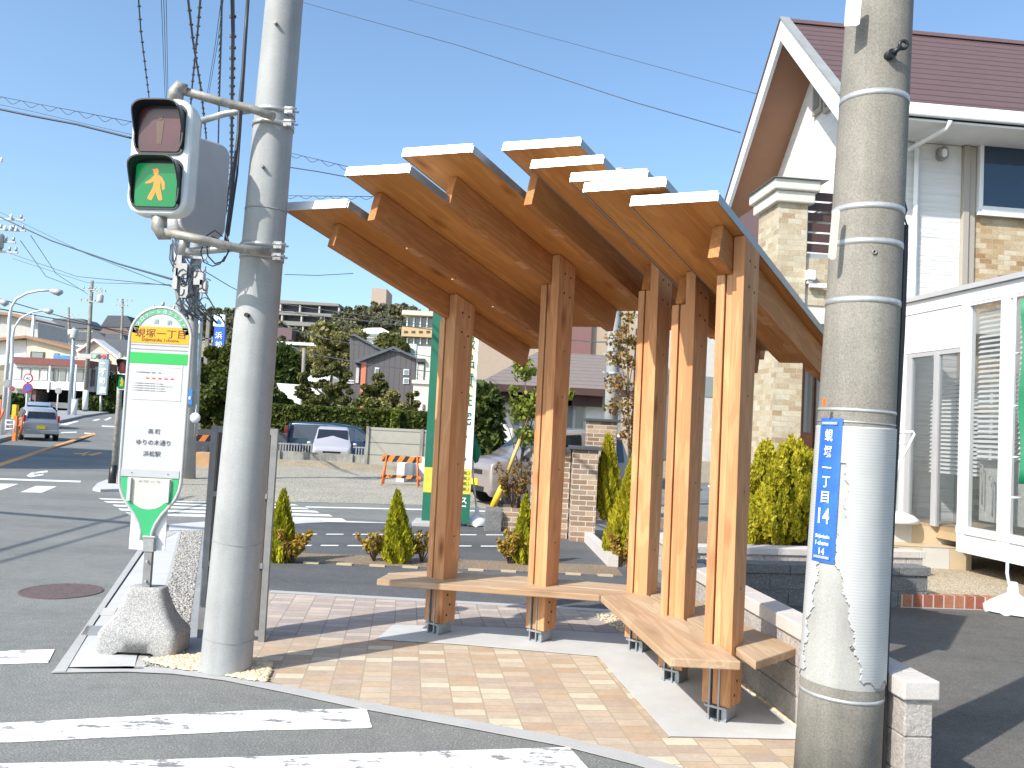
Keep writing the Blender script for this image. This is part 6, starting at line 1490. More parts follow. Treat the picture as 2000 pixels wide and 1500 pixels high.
# low white house with brown roof
HB = Frame((0, 24), 0)
lh = thing('house', 'single storey white house under a low brown hipped roof', 'house', (2, 26, 0))
ux0, ux1 = HB.hit(975, 830, 0)[0], HB.hit(1213, 830, 0)[0]; ze = HB.hit(1100, 768, 0)[1]
q = M(); HB.box(q, ux0, ux1, 0, 5, 0, ze); q.build('wall', 'render_white', lh)
ea, eb = HB.hit(932, 762, -0.8)[0], HB.hit(1246, 762, -0.8)[0]; zt_ = HB.hit(1130, 690, 2.2)[1]; ra, rb_ = HB.hit(1050, 690, 2.2)[0], HB.hit(1200, 690, 2.2)[0]
q = M(); E0 = [HB.P(ea,-0.8,ze+0.12), HB.P(eb,-0.8,ze+0.12), HB.P(eb,6,ze+0.12), HB.P(ea,6,ze+0.12), HB.P(ra,2.4,zt_), HB.P(rb_,2.4,zt_)]
q.add(E0, [(0,1,5,4),(1,2,5),(2,3,4,5),(3,0,4),(3,2,1,0)]); q.build('roof', 'roof_tiles_brown', lh)
q = M(); HB.box(q, ea, eb, -0.82, -0.7, ze-0.06, ze+0.13); HB.box(q, ea+0.3, ux0+2.0, -0.4, -0.1, ze-0.35, ze-0.06); HB.box(q, ux1-3.2, ux1-0.6, -0.4, -0.1, ze-0.35, ze-0.06); q.build('fascia', 'rail_brown', lh)
for px0, px1, py0, py1 in ((1102, 1140, 778, 856), (1002, 1030, 800, 862)):
    u0_, z1_ = HB.hit(px0, py0, -0.05); u1_, z0_ = HB.hit(px1, py1, -0.05); q = M(); HB.box(q, u0_, u1_, -0.05, -0.002, z0_, z1_); wf = q.build('window', 'sign_rail', lh)
    n = 2
    for k in range(n): q = M(); s_ = (u1_-u0_)/n; HB.box(q, u0_+k*s_+0.04, u0_+(k+1)*s_-0.04, -0.07, -0.051, z0_+0.05, z1_-0.05); q.build('pane', 'glass_grey', wf)
bl = thing('building', 'large beige tiled building with a maroon section rising behind the brown roof', 'building', (0, 46, 0)); FB = Frame((0, 46), 0)
a, b_ = FB.hit(925, 700, 0)[0], FB.hit(1239, 700, 0)[0]; q = M(); FB.box(q, a, b_, 0, 12, 0, FB.hit(1000, 585, 0)[1]); q.build('wall', 'tile_wall_beige', bl)
a2, b2 = FB.hit(1105, 700, -0.3)[0], FB.hit(1153, 700, -0.3)[0]; q = M(); FB.box(q, a2, b2, -0.3, -0.002, 0, FB.hit(1000, 600, 0)[1]); q.build('maroon_section', 'tile_wall_maroon', bl)
bl = thing('building', 'pale grey building seen between the third shelter post and the beige block', 'building', (10, 50, 0)); a, b_ = Frame((0,50),0).hit(1241, 700, 0)[0], Frame((0,50),0).hit(1420, 700, 0)[0]
q = M(); q.box(a, b_, 50, 60, 0, D(1300, 610, 50).z); q.build('wall', 'wall_grey', bl); q = M(); 
for k in range(3): q.box(a+1+k*1.6, a+2+k*1.6, 49.95, 49.999, 4+0, 5.2)
q.each('window', 'glass_grey', bl)
# trees of the middle distance
def padded(cl, seed, k=5, spread=0.85, rr_=0.36):
    rg = random.Random(seed); out_ = []
    for c in cl:
        for i in range(k): a = rg.random()*6.28; f = rg.random()**0.5*spread; out_.append((c[0]+c[3]*f*math.cos(a), c[1]+c[4]*f*math.sin(a), c[2]+c[5]*rg.uniform(-.5,.5), c[3]*rr_, c[4]*rr_, c[5]*rr_*1.1))
    return out_
c_ = lambda x, y, Y: D(x, y, Y)
def clp(px, py, Y, r, rz=None, dy=0): p_ = D(px, py, Y); return (p_.x, p_.y+dy, p_.z, r, r*0.9, rz or r*0.8)
tb = V(D(1012,1000,13.8).x, 13.8, 0.3)
tree('young_tree', 'thin young tree with lime green leaves growing beside the pink car', 'tree', tb, [clp(1024,722,13.8,.22), clp(1018,705,13.8,.14), clp(1042,790,13.8,.28), clp(1020,805,13.8,.24), clp(1010,785,13.8,.16), clp(1060,770,13.8,.2), clp(1110,770,13.8,.12), clp(1035,850,13.8,.25), clp(1005,760,13.8,.1)], 1500, 0.055, 'leaf_lime', [([tb, D(1018,900,13.8), D(1030,800,13.8), D(1024,730,13.8)], [0.03,0.02,0.012,0.006]), ([D(1018,900,13.8), D(1045,800,13.8), D(1060,765,13.8)], [0.015,0.01,0.005]), ([D(1020,880,13.8), D(985,790,13.8)], [0.01,0.004]), ([D(1018,930,13.8), D(995,840,13.8), D(978,800,13.8)], [0.01,0.007,0.003]), ([D(1022,930,13.8), D(1050,860,13.8)], [0.01,0.004])], shell=0.1)
shrub('bare_shrub', 'half bare dark shrub at the base of the lime green young tree', V(tb.x-0.1, 13.7, 0.3), 0.4, 0.75, 900, 'leaf_autumn', 41, 16, 0.035)
tb = V(D(1232,960,15).x, 15, 0.0)
tree('young_tree', 'staked young tree with sparse orange leaves behind the tall golden conifer', 'tree', tb, [clp(1225+dx, 700+dy_, 15, .16+.05*(k % 3)) for k, (dx, dy_) in enumerate(((-5,-60),(15,-30),(-15,0),(10,10),(20,60),(-20,50),(0,90),(-25,95),(15,120),(-5,150),(20,170),(-15,-35),(5,-80)))], 1300, 0.05, 'leaf_autumn', [([tb, D(1228,850,15), D(1226,700,15), D(1222,620,15)], [0.035,0.02,0.012,0.004]), ([D(1228,850,15), D(1205,760,15)], [0.012,0.003]), ([D(1228,840,15), D(1248,740,15)], [0.012,0.003]), ([D(1227,780,15), D(1210,690,15)], [0.01,0.003]), ([D(1227,760,15), D(1245,660,15)], [0.01,0.003])], shell=0.1)
q = M(); q.tube([D(1222,955,14.9), D(1250,860,14.95)], 0.03, 7); q.tube([D(1236,955,15.1), D(1247,850,15.0)], 0.03, 7); tag(q.build('tree_stake', 'stake_wood'), 'pair of pale wooden stakes propping the sparse orange tree', 'tree stake')
tree('hedge_bush', 'tall dark green bush between the tall board and the white house', 'bush', V(-1.5,22,0), [clp(935,800,22,.65,.7), clp(940,860,22,.6,.6), clp(925,840,22,.6,.7), clp(948,815,22,.35,.5)], 6000, 0.12, 'leaf_green', [([V(D(950,850,22).x,22,0), D(950,800,22)], [.1,.04])])
tree('garden_tree', 'dense bronze green garden tree left of the pale pole', 'tree', V(D(420,860,34).x,34,0), padded([clp(425,700,34,0.85), clp(408,730,34,0.94), clp(440,740,34,1.02), clp(415,770,34,1.19), clp(445,790,34,1.10), clp(400,800,34,0.85), clp(428,820,34,1.10), clp(460,760,34,0.85)], 80), 20000, 0.12, 'leaf_hedge', [([V(D(425,860,34).x,34,0), D(425,780,34), D(425,710,34)], [.2,.12,.04])])
tree('garden_pine', 'cloud pruned pine with a pale trunk before the white garden roofs', 'tree', V(D(645,830,46).x,46,0.1), padded([clp(650,717,46,0.65,.4), clp(630,732,46,0.72,.4), clp(665,735,46,0.65,.4), clp(612,748,46,0.65,.35), clp(645,755,46,0.86,.45), clp(672,760,46,0.58,.4), clp(605,772,46,0.86,.4), clp(640,778,46,1.01,.5), clp(670,785,46,0.65,.4), clp(618,790,46,0.79,.4), clp(590,760,46,0.50,.3), clp(592,735,46,0.36,.3)], 15), 9000, 0.12, 'leaf_pine', [([V(D(645,830,46).x,46,0), D(642,780,46), D(650,720,46)], [.18,.12,.05]), ([D(642,780,46), D(600,745,46)], [.08,.03]), ([D(643,770,46), D(672,750,46)], [.08,.03])])
tree('garden_pine', 'conical pruned pine before the dark grey house', 'tree', V(D(733,830,44).x,44,0.1), padded([clp(735,735,44,0.44,.3), clp(735,748,44,0.60,.3), clp(728,760,44,0.72,.35), clp(742,765,44,0.72,.35), clp(722,778,44,0.96,.4), clp(745,782,44,0.96,.45), clp(715,792,44,0.88,.4), clp(750,795,44,1.12,.4)], 45), 8000, 0.11, 'leaf_pine', [([V(D(735,830,44).x,44,0), D(735,740,44)], [.15,.05])])
tree('garden_shrub', 'rounded yellow green shrub right of the conical pruned pine', 'shrub', V(D(757,830,43.5).x,43.5,0), padded([clp(757,785,43.5,1.0,.7), clp(768,795,43.5,.8,.5)], 52), 3500, 0.11, 'leaf_bamboo')
tree('garden_pine', 'small pruned pine at the corner of the cream building', 'tree', V(D(800,830,44).x,44,0), padded([clp(803,775,44,.35,.35), clp(800,788,44,.5,.3), clp(796,798,44,.6,.3)], 71), 2000, 0.10, 'leaf_pine', [([V(D(800,830,44).x,44,0), D(802,775,44)], [.1,.04])])
tree('garden_tree', 'dark broadleaf tree just right of the pale pole above the hedge', 'tree', V(D(550,830,45).x,45,0), padded([clp(540,778,45,.9), clp(555,788,45,.8,.6), clp(532,790,45,.8)], 68), 9000, 0.13, 'leaf_green', [([V(D(545,830,45).x,45,0), D(545,760,45)], [.2,.06])])
tree('palm_like_tree', 'green feathery tree top to the right of the pale pole', 'tree', V(D(555,800,60).x,60,0.4), [clp(545,710,60,1.4,1.2), clp(562,725,60,1.3,1.2), clp(550,745,60,1.6,1.3), clp(535,690+35,60,1.2,1.0)], 9000, 0.25, 'leaf_green', long=3.0)
tree('bamboo_grove', 'pale yellow green bamboo thicket on the slope behind the pruned pine', 'bamboo', V(D(620,760,75).x,75,0.6), padded([clp(600,700,75,2.2,1.8), clp(630,680,75,2.6,2.0), clp(655,670,75,2.4,1.8), clp(670,690,75,2.0,1.8), clp(590,730,75,2.0,2.0), clp(625,720,75,2.6,2.2), clp(650,705,75,2.2,2.0), clp(640,655,75,1.6,1.4), clp(580,755,75,1.8,1.8)], 45), 16000, 0.22, 'leaf_bamboo', long=2.2)
tree('slope_tree', 'round olive tree between the white house and the dark house roof', 'tree', V(D(765,720,95).x,95,1), [clp(760,675,95,1.6,1.4), clp(775,682,95,1.4,1.2), clp(748,686,95,1.3,1.1)], 6000, 0.3, 'leaf_pine')

# ================================================================== VEHICLES
def car(name, label, cat, loc, yaw, L, W, H, paint, prof, cab, face='front', plate='plate_yellow', group=None):
    """prof: stations (x, z_low, z_belt, z_top, half_w) from nose to tail (nose at -Y... local +X forward)"""
    t = thing(name, label, cat, loc, group, rz=yaw, local=True)
    body, glass = M(), M(); rings = []
    for (x, zl, zb_, zt_, hwid_) in prof:
        tw = hwid_*0.80 if zt_-zb_ > 0.15 else hwid_*0.94
        pts = [(hwid_*0.88, zl), (hwid_, zl+0.14), (hwid_, (zl+zb_)/2+0.06), (hwid_*0.96, zb_), (tw, zb_+(zt_-zb_)*0.90), (tw*0.88, zt_-0.012*0), (0, zt_+0.012)]
        full = pts + [(-a, b_) for a, b_ in reversed(pts[:-1])]
        rings.append([V(x, a, b_) for a, b_ in full])
    n = len(rings[0])
    for i in range(len(rings)-1):
        for k in range(n-1):
            a_, b__, c__, d__ = rings[i][k], rings[i][k+1], rings[i+1][k+1], rings[i+1][k]
            side = k in (3, n-5); topq = k in (4, 5, n-7, n-6) 
            isg = cab[i] == 'w' and side or cab[i] == 's' and (k in (5, n-7) or False)
            body.add([a_, b__, c__, d__], [(3,2,1,0)], True)
            if isg:
                cen_ = (a_+b__+c__+d__)/4; nn_ = (c__-a_).cross(d__-b__); nn_.normalize()
                if nn_.dot(cen_-V(cen_.x*0.9, 0, 0.7)) < 0: nn_ = -nn_
                gl = [cen_ + (q_-cen_)*(0.90 if cab[i] == 'w' else 0.94) + nn_*0.012 for q_ in (a_, b__, c__, d__)]; glass.add(gl, [(3,2,1,0)], False)
    body.add(rings[0], [list(range(n))]); body.add(rings[-1], [list(range(n))[::-1]])
    bo = body.build('body', paint, t)
    import bmesh as _b
    bm_ = _b.new(); bm_.from_mesh(bo.data); _b.ops.remove_doubles(bm_, verts=bm_.verts, dist=0.0005); _b.ops.recalc_face_normals(bm_, faces=bm_.faces); bm_.to_mesh(bo.data); bm_.free()
    mdf = bo.modifiers.new('soft', 'BEVEL'); mdf.width = 0.025; mdf.segments = 2; mdf.limit_method = 'ANGLE'; mdf.angle_limit = math.radians(35)
    glass.each('side_glass', 'glass_dark', t)
    # windscreen and rear window as fitted panels
    return t, W, L, H
def wheels(t, xs_, hw_, r=0.27):
    for x in xs_:
        for s_ in (-1, 1):
            q = M(); q.tube([(x, s_*(hw_-0.17), r), (x, s_*(hw_+0.005), r)], r, 24); wo = q.build('wheel', 'rubber', t)
            q = M(); q.tube([(x, s_*(hw_+0.004), r), (x, s_*(hw_+0.012), r)], r*0.62, 14); q.build('rim', 'wheel_rim', wo)
def panel(t, pts, mat, name, th=0.012):
    q = M(); n_ = (Vector(pts[1])-Vector(pts[0])).cross(Vector(pts[2])-Vector(pts[0])).normalized(); q.prism(pts, n_*th); return q.build(name, mat, t)
KEI = [(1.70,0.30,0.66,0.74,0.62),(1.66,0.22,0.78,0.86,0.69),(1.52,0.20,0.86,0.94,0.72),(1.05,0.20,0.93,1.01,0.735),(0.40,0.20,0.93,1.50,0.735),(0.30,0.20,0.93,1.56,0.735),(-0.45,0.20,0.93,1.62,0.735),(-0.55,0.20,0.93,1.62,0.735),(-1.25,0.20,0.93,1.58,0.73),(-1.50,0.22,0.95,1.48,0.72),(-1.66,0.25,0.90,1.0,0.71),(-1.70,0.30,0.70,0.82,0.68)]
def kei(name, label, loc, yaw, paint, group=None, cat='car'):
    t, *_ = car(name, label, cat, loc, yaw, 3.4, 1.47, 1.62, paint, KEI, ['','','','w','','w','','w','w','','',''])
    wheels(t, (1.12, -1.15), 0.735)
    panel(t, [(1.035,-0.60,0.985),(1.035,0.60,0.985),(0.42,0.54,1.49),(0.42,-0.54,1.49)], 'glass_dark', 'windscreen', 0.02)
    panel(t, [(-1.672,0.56,1.0),(-1.672,-0.56,1.0),(-1.52,-0.50,1.44),(-1.52,0.50,1.44)], 'glass_dark', 'rear_window', 0.012)
    for s_ in (-1, 1):
        q = M(); q.blob((1.585, s_*0.54, 0.76), 0.115, 0.9, 1.25, 0.85, 12, 8); q.build('headlight', 'lamp_clear', t)
        q = M(); q.box(-1.70, -1.63, s_*0.64-0.05, s_*0.64+0.05, 0.78, 1.02); q.build('tail_lamp', 'tail_red', t, bevel=0.01)
        q = M(); q.blob((0.85, s_*0.84, 0.98), 0.09, 0.6, 1.0, 0.75, 10, 6); q.build('wing_mirror', paint, t)
        q = M(); q.box(-0.12, 0.03, s_*0.738-0.004, s_*0.738+0.012, 0.80, 0.825); q.build('door_handle', paint, t)
        q = M(); q.box(0.19, 0.2, s_*0.74-0.004, s_*0.74+0.002, 0.35, 0.92); q.box(-0.68, -0.67, s_*0.74-0.004, s_*0.74+0.002, 0.35, 0.92); q.build('door_seam', 'black_plastic', t)
    q = M(); q.box(1.685, 1.71, -0.32, 0.32, 0.64, 0.73); q.box(1.69, 1.715, -0.42, 0.42, 0.30, 0.40); q.build('grille', 'black_plastic', t)
    q = M(); q.box(1.705, 1.725, -0.165, 0.165, 0.41, 0.535); q.build('number_plate', 'plate_yellow', t); q = M(); q.box(-1.725, -1.70, -0.165, 0.165, 0.50, 0.63); q.build('number_plate', 'plate_yellow', t)
    return t
HATCH = [(1.82,0.30,0.5,0.58,0.60),(1.78,0.22,0.62,0.68,0.70),(1.6,0.20,0.76,0.82,0.78),(0.95,0.2,0.90,0.96,0.80),(0.25,0.2,0.94,1.36,0.80),(0.1,0.2,0.94,1.43,0.80),(-0.55,0.2,0.95,1.47,0.80),(-0.65,0.2,0.95,1.47,0.80),(-1.3,0.2,0.97,1.40,0.79),(-1.62,0.22,0.97,1.28,0.77),(-1.80,0.26,0.86,0.98,0.75),(-1.84,0.30,0.66,0.78,0.72)]
def hatch(name, label, loc, yaw, paint, plate='plate_yellow'):
    t, *_ = car(name, label, 'car', loc, yaw, 3.7, 1.6, 1.47, paint, HATCH, ['','','','w','','w','','w','w','','',''])
    wheels(t, (1.15, -1.2), 0.80, 0.29)
    panel(t, [(0.93,-0.66,0.97),(0.93,0.66,0.97),(0.27,0.58,1.35),(0.27,-0.58,1.35)], 'glass_dark', 'windscreen', 0.02)
    panel(t, [(-1.80,0.60,0.98),(-1.80,-0.60,0.98),(-1.645,-0.54,1.27),(-1.645,0.54,1.27)], 'glass_dark', 'rear_window', 0.015)
    for s_ in (-1, 1):
        q = M(); q.blob((1.68, s_*0.6, 0.64), 0.12, 0.9, 1.2, 0.7, 12, 8); q.build('headlight', 'lamp_clear', t)
        q = M(); q.box(-1.83, -1.70, s_*0.70-0.05, s_*0.70+0.05, 0.82, 1.12); q.build('tail_lamp', 'tail_red', t, bevel=0.015)
        q = M(); q.blob((0.72, s_*0.90, 0.99), 0.09, 0.6, 1.0, 0.75, 10, 6); q.build('wing_mirror', 'black_plastic', t)
    q = M(); q.box(-1.875, -1.845, -0.165, 0.165, 0.52, 0.66); q.build('number_plate', plate, t); q = M(); q.box(-1.88, -1.80, -0.74, 0.74, 0.30, 0.48); q.build('rear_bumper', paint, t, bevel=0.03)
    return t
c_ = g0(78, 868); c_ = V(-21.2, 38.2, 0); hb = hatch('hatchback_car', 'silver hatchback with yellow plate driving away on the road at left', (D(68,840,37.9).x, 37.9, 0), math.radians(127), 'paint_silver'); hb.scale = (0.93, 0.93, 0.98)
c_ = D(74, 815, 50); hatch('hatchback_car', 'pale car farther up the road ahead of the silver hatchback', (c_.x, 50, gz(0,50)+0.004), math.radians(118), 'paint_paleblue', 'ink_white')
c_ = D(648, 880, 32.6); kei('kei_car', 'pale lilac small car parked nose out behind the low lot wall', (D(650,860,32.6).x, 32.6, -0.33), math.radians(-79), 'paint_lilac')
c_ = D(925, 950, 17.3); kei('kei_car', 'dusty pink small car parked behind the young tree and second post', (c_.x+1.52, 18.05, 0), math.radians(180+28), 'paint_pink')
# minivan, side on
VAN = [(2.35,0.35,0.62,0.70,0.74),(2.28,0.26,0.78,0.86,0.82),(1.7,0.25,0.95,1.02,0.86),(1.45,0.25,0.98,1.08,0.86),(0.75,0.25,1.0,1.56,0.86),(0.65,0.25,1.0,1.62,0.86),(-0.35,0.25,1.0,1.74,0.86),(-0.45,0.25,1.0,1.74,0.86),(-2.05,0.25,1.0,1.72,0.86),(-2.25,0.3,1.0,1.6,0.84),(-2.35,0.35,0.85,0.95,0.82)]
cv = D(668, 870, 37); t, *_ = car('minivan', 'dark blue minivan parked side on behind the lilac small car', 'minivan', (D(672,860,36.2).x, 36.2, -0.33), math.radians(-3), 4.7, 1.72, 1.75, 'paint_navy', VAN, ['','','','w','','w','','w','','',''])
wheels(t, (1.5, -1.45), 0.86, 0.32); panel(t, [(1.44,-0.7,1.08),(1.44,0.7,1.08),(0.77,0.64,1.55),(0.77,-0.64,1.55)], 'glass_dark', 'windscreen', 0.02)
for s_ in (-1, 1): q = M(); q.box(-2.36, -2.18, s_*0.82-0.05, s_*0.82+0.05, 0.95, 1.55); q.build('tail_lamp', 'tail_red', t, bevel=0.015)
q = M(); q.blob((1.1, -0.98, 1.05), 0.1, 0.6, 1.0, 0.8); q.build('wing_mirror', 'paint_navy', t)
#PART4
# ================================================================== BACKGROUND centre
def slab(t, name, mat, px0, px1, py0, py1, Y, dep, zb=None):
    """block whose front face fills the given part of the view at distance Y"""
    a, b_ = D(px0, (py0+py1)/2, Y), D(px1, (py0+py1)/2, Y); z1 = D((px0+px1)/2, py0, Y).z; z0 = D((px0+px1)/2, py1, Y).z if zb is None else zb
    q = M(); q.box(min(a.x,b_.x), max(a.x,b_.x), Y, Y+dep, z0, z1); return q.build(name, mat, t)
def wpoly(t, name, mat, pix, Y, dep, par=None):
    q = M(); q.prism([D(x, y, Y) for x, y in pix], V(0, dep, 0)); return q.build(name, mat, t)
def windows(t, wins, Y, frame='ink_white', glass='glass_grey', g=0.12, dp=0.08):
    for (x0, x1, y0, y1) in wins:
        w_ = slab(t, 'window', frame, x0, x1, y0, y1, Y-dp, dp-0.002)
        dx, dy = (x1-x0)*g, (y1-y0)*g; slab(w_, 'pane', glass, x0+dx, x1-dx, y0+dy, y1-dy, Y-dp-0.03, 0.028)
# dark grey house
Yh = 70; dk = thing('house', 'dark grey clad house with gable roof and orange corner panel', 'house', V(D(745,790,Yh).x, Yh+4, gz(0,Yh)))
wpoly(dk, 'wall', 'siding_dark_v', [(704,800),(811,806),(811,701),(768,681),(704,704)], Yh, 8)
wpoly(dk, 'side_wall', 'siding_dark_v', [(692,800),(703.5,800),(703.5,702),(692,706)], Yh+0.3, 7)
wpoly(dk, 'roof', 'tile_roof', [(690,705),(768,676),(768,681),(692,710)], Yh-0.4, 9); wpoly(dk, 'roof', 'tile_roof', [(768.3,676),(817,699),(817,703),(768.3,681)], Yh-0.4, 9)
slab(dk, 'corner_panel', 'panel_coral', 703.5, 713, 706, 800, Yh-0.06, 0.05)
wpoly(dk, 'tower', 'siding_dark_v', [(683,800),(747,800),(747,686),(693,655),(683,657)], Yh+3, 4); wpoly(dk, 'tower_roof', 'tile_roof', [(681,656),(692,651.5),(749,683),(749,687),(692,656)], Yh+2.7, 5)
windows(dk, [(732,740,718,735), (788,799,721,732.5), (787.5,798.5,738,749.5)], Yh); slab(dk, 'window', 'wall_grey', 695, 701, 718, 748, Yh+0.2, 0.09)
q = slab(dk, 'balcony', 'siding_dark', 668, 691, 748, 800, Yh+1, 2); slab(q, 'railing', 'ink_white', 667, 691, 742, 744, Yh+0.9, 0.06); slab(q, 'railing', 'ink_white', 667, 691, 747, 748.5, Yh+0.9, 0.06); slab(q, 'railing_post', 'ink_white', 667, 668.2, 744, 747, Yh+0.9, 0.06)
wpoly(dk, 'rear_roof', 'tile_roof', [(640,707),(690,696),(690,703),(640,709)], Yh+5, 5); slab(dk, 'rear_wall', 'wall_grey', 664, 690, 709, 742, Yh+5.5, 4)
# cream building
Yc = 60; cb = thing('building', 'cream rendered building with a curved bay beside the dark grey house', 'building', V(D(830,800,Yc).x, Yc+3, gz(0,Yc)))
slab(cb, 'wall', 'render_cream', 812, 900, 678, 810, Yc, 8, 0.2); slab(cb, 'bay', 'render_cream', 806, 900, 745, 810, Yc-0.8, 0.79, 0.2); slab(cb, 'bay_moulding', 'render_cream', 804, 900, 744, 751, Yc-0.95, 0.94)
windows(cb, [(815,829,706,748)], Yc, 'fence_dark', 'curtain'); slab(cb, 'shutter_box', 'fence_dark', 812.5, 829.5, 700, 707, Yc-0.3, 0.298); windows(cb, [(825,829,790,800)], Yc-0.8, 'fence_dark')
gr = thing('house', 'small house roof in pale green tiles behind the dark grey gable', 'house', V(D(790,700,95).x, 97, gz(0,95))); wpoly(gr, 'roof', 'tile_roof_green', [(775,700),(815,702),(812,685),(793,672),(776,682)], 95, 6); slab(gr, 'wall', 'wall_cream', 776, 812, 702, 760, 95.5, 5, gz(0,95))
# blue tiled roof and white garden building
br = thing('house', 'house with dark blue tiled roof seen right of the pale pole', 'house', V(D(580,700,85).x, 87, gz(0,85)))
wpoly(br, 'roof', 'roof_tiles_dark', [(470,694),(608,700),(592,682),(540,668),(470,672)], 85, 7); slab(br, 'ridge', 'render_white', 520, 628, 668, 673.5, 89, 1); slab(br, 'wall', 'wall_grey', 480, 600, 700, 760, 86, 6, gz(0,85)); wpoly(br, 'rear_roof', 'tile_roof', [(592,682),(632,676),(622,696),(606,700)], 89.5, 3)
wb = thing('shed', 'white walled garden building with bright sloping roofs behind the pruned pine', 'shed', V(D(600,800,52).x, 54, gz(0,52)))
wpoly(wb, 'roof', 'render_white', [(540,748),(622,754),(645,792),(560,796)], 52, 0.6); slab(wb, 'wall', 'wall_grey', 548, 640, 790, 812, 52.7, 4, 0.2); wpoly(wb, 'upper_roof', 'render_white', [(601,738),(612,729),(632,727),(645,737),(640,752),(604,752)], 56, 3)
# hill: white villa, orange terraces, grey and tower blocks
def gb(px, Y): x = D(px, 700, Y).x; return V(x, Y, gz(x, Y))
wv_ = thing('villa', 'white villa with a faceted dome like roof on the wooded slope', 'villa', gb(735,132))
wpoly(wv_, 'roof', 'render_white', [(691,652),(700,645),(718,640.5),(745,640),(768,652),(776,659),(740,660),(695,660)], 132, 8); slab(wv_, 'wall', 'render_white', 697, 770, 660, 720, 132.6, 8); slab(wv_, 'window_band', 'glass_grey', 706, 760, 652, 658, 131.9, 0.09); 
slab(wv_, 'terrace', 'render_white', 774, 812, 671, 720, 128, 6); slab(wv_, 'terrace', 'render_white', 676, 690, 669, 674, 129, 3)
ob = thing('apartment_block', 'cream apartment block with tan balconies stepping down the hillside', 'apartments', gb(815,150))
slab(ob, 'wall', 'render_cream', 795, 900, 616, 700, 151, 10); slab(ob, 'roof', 'wall_cream', 785, 900, 608, 617, 149, 12)
for k, (y0, y1, x0) in enumerate(((641,659,784), (612,616,787))): slab(ob, 'balcony', 'mansion_tan', x0, 900, y0, y1, 149.2, 1.7)
for k in range(6): slab(ob, 'balcony_opening', 'fence_dark', 789+k*14.5, 796+k*14.5, 646, 650, 149.1, 0.09)
for y0, y1 in ((620,638), (660,672)):
    for k in range(7): slab(ob, 'window', 'glass_grey', 797+k*13, 807+k*13, y0, y1, 150.9, 0.09)
    for k in range(8): slab(ob, 'partition', 'ink_white', 794+k*13, 796+k*13, y0, y1, 149.9, 1.0)
gm = thing('apartment_block', 'long grey apartment block on the hilltop right of the pale pole', 'apartments', gb(600,215))
for k, y in enumerate((585, 606, 625, 643)):
    wpoly(gm, 'floor_band', 'mansion_grey', [(500,y-2),(662,y+8),(662,y+13+k),(500,y+5+k)], 215, 10)
wpoly(gm, 'wall', 'fence_dark', [(500,592),(660,600),(660,690),(500,690)], 217, 9)
for k in range(4):
    for j_ in range(5): slab(gm, 'partition', 'wall_grey', 508+j_*38+k*3, 511+j_*38+k*3, 592+k*19+j_*2.2, 606+k*19+j_*2.2, 215.2, 1.7)
tw = thing('tower_block', 'plain tan tower block rising beyond the wooded hill', 'tower', gb(738,330)); slab(tw, 'tower', 'tower_tan', 724, 753, 563, 640, 330, 16)
rs = thing('hill_house', 'dull red roofed building low among the hilltop trees', 'house', gb(555,180)); slab(rs, 'wall', 'siding_plum', 538, 570, 640, 665, 180, 5)
# woods on the hill
protos = []
for k in range(4):
    rg = random.Random(50+k); cl = []; H = 9 + k
    for j_ in range(14): a = rg.random()*6.28; r_ = rg.uniform(0, 2.3); cl.append((r_*math.cos(a), r_*math.sin(a), H*rg.uniform(0.42, 0.95), rg.uniform(0.8, 1.6), rg.uniform(0.8, 1.6), rg.uniform(0.5, 1.1)))
    t = bpy.data.objects.new('woodland_tree', None); COL.objects.link(t); t['_local'] = 1
    tag(t, 'olive green tree in the wood covering the far hillside', 'tree', 'trees covering the far hillside')
    t.location = (0, 0, 0); leafobj('crown', leafcloud(cl, 2000, 0.48, 0.3, 1.7, 60+k, 0.3), 'leaf_woods', t); q = M(); q.tube([(0,0,-1), (0.2,0,H*0.8)], [0.3, 0.08], 6); q.build('trunk', 'bark', t)
    protos.append(t)
first = [True]*4; nW = 0
def wood(x, Y, s=1.0):
    global nW
    k = nW % 4; nW += 1
    o = protos[k] if first[k] else copy_tree(protos[k]); first[k] = False
    o.location = (x, Y, gz(x, Y)-0.3); o.rotation_euler = (0, 0, rnd.random()*6.28); s *= rnd.uniform(0.8, 1.15); o.scale = (s, s, s)
for Y, px0, px1, step, s in ((118, 560, 690, 26, .5), (128, 640, 860, 30, .55), (140, 600, 780, 22, .62), (155, 575, 800, 20, .75), (172, 560, 880, 20, .8), (190, 545, 900, 20, .85), (208, 640, 900, 18, .95), (228, 655, 900, 17, 1.0), (245, 560, 900, 17, 1.0), (258, 380, 900, 17, 1.0), (200, 380, 480, 18, .9), (150, 380, 470, 20, .8), (232, 380, 520, 18, .9)):
    x = px0
    while x < px1:
        px = x + rnd.uniform(-6, 6); wood((px-1000)/FPX*Y, Y + rnd.uniform(-5, 5), s); x += step
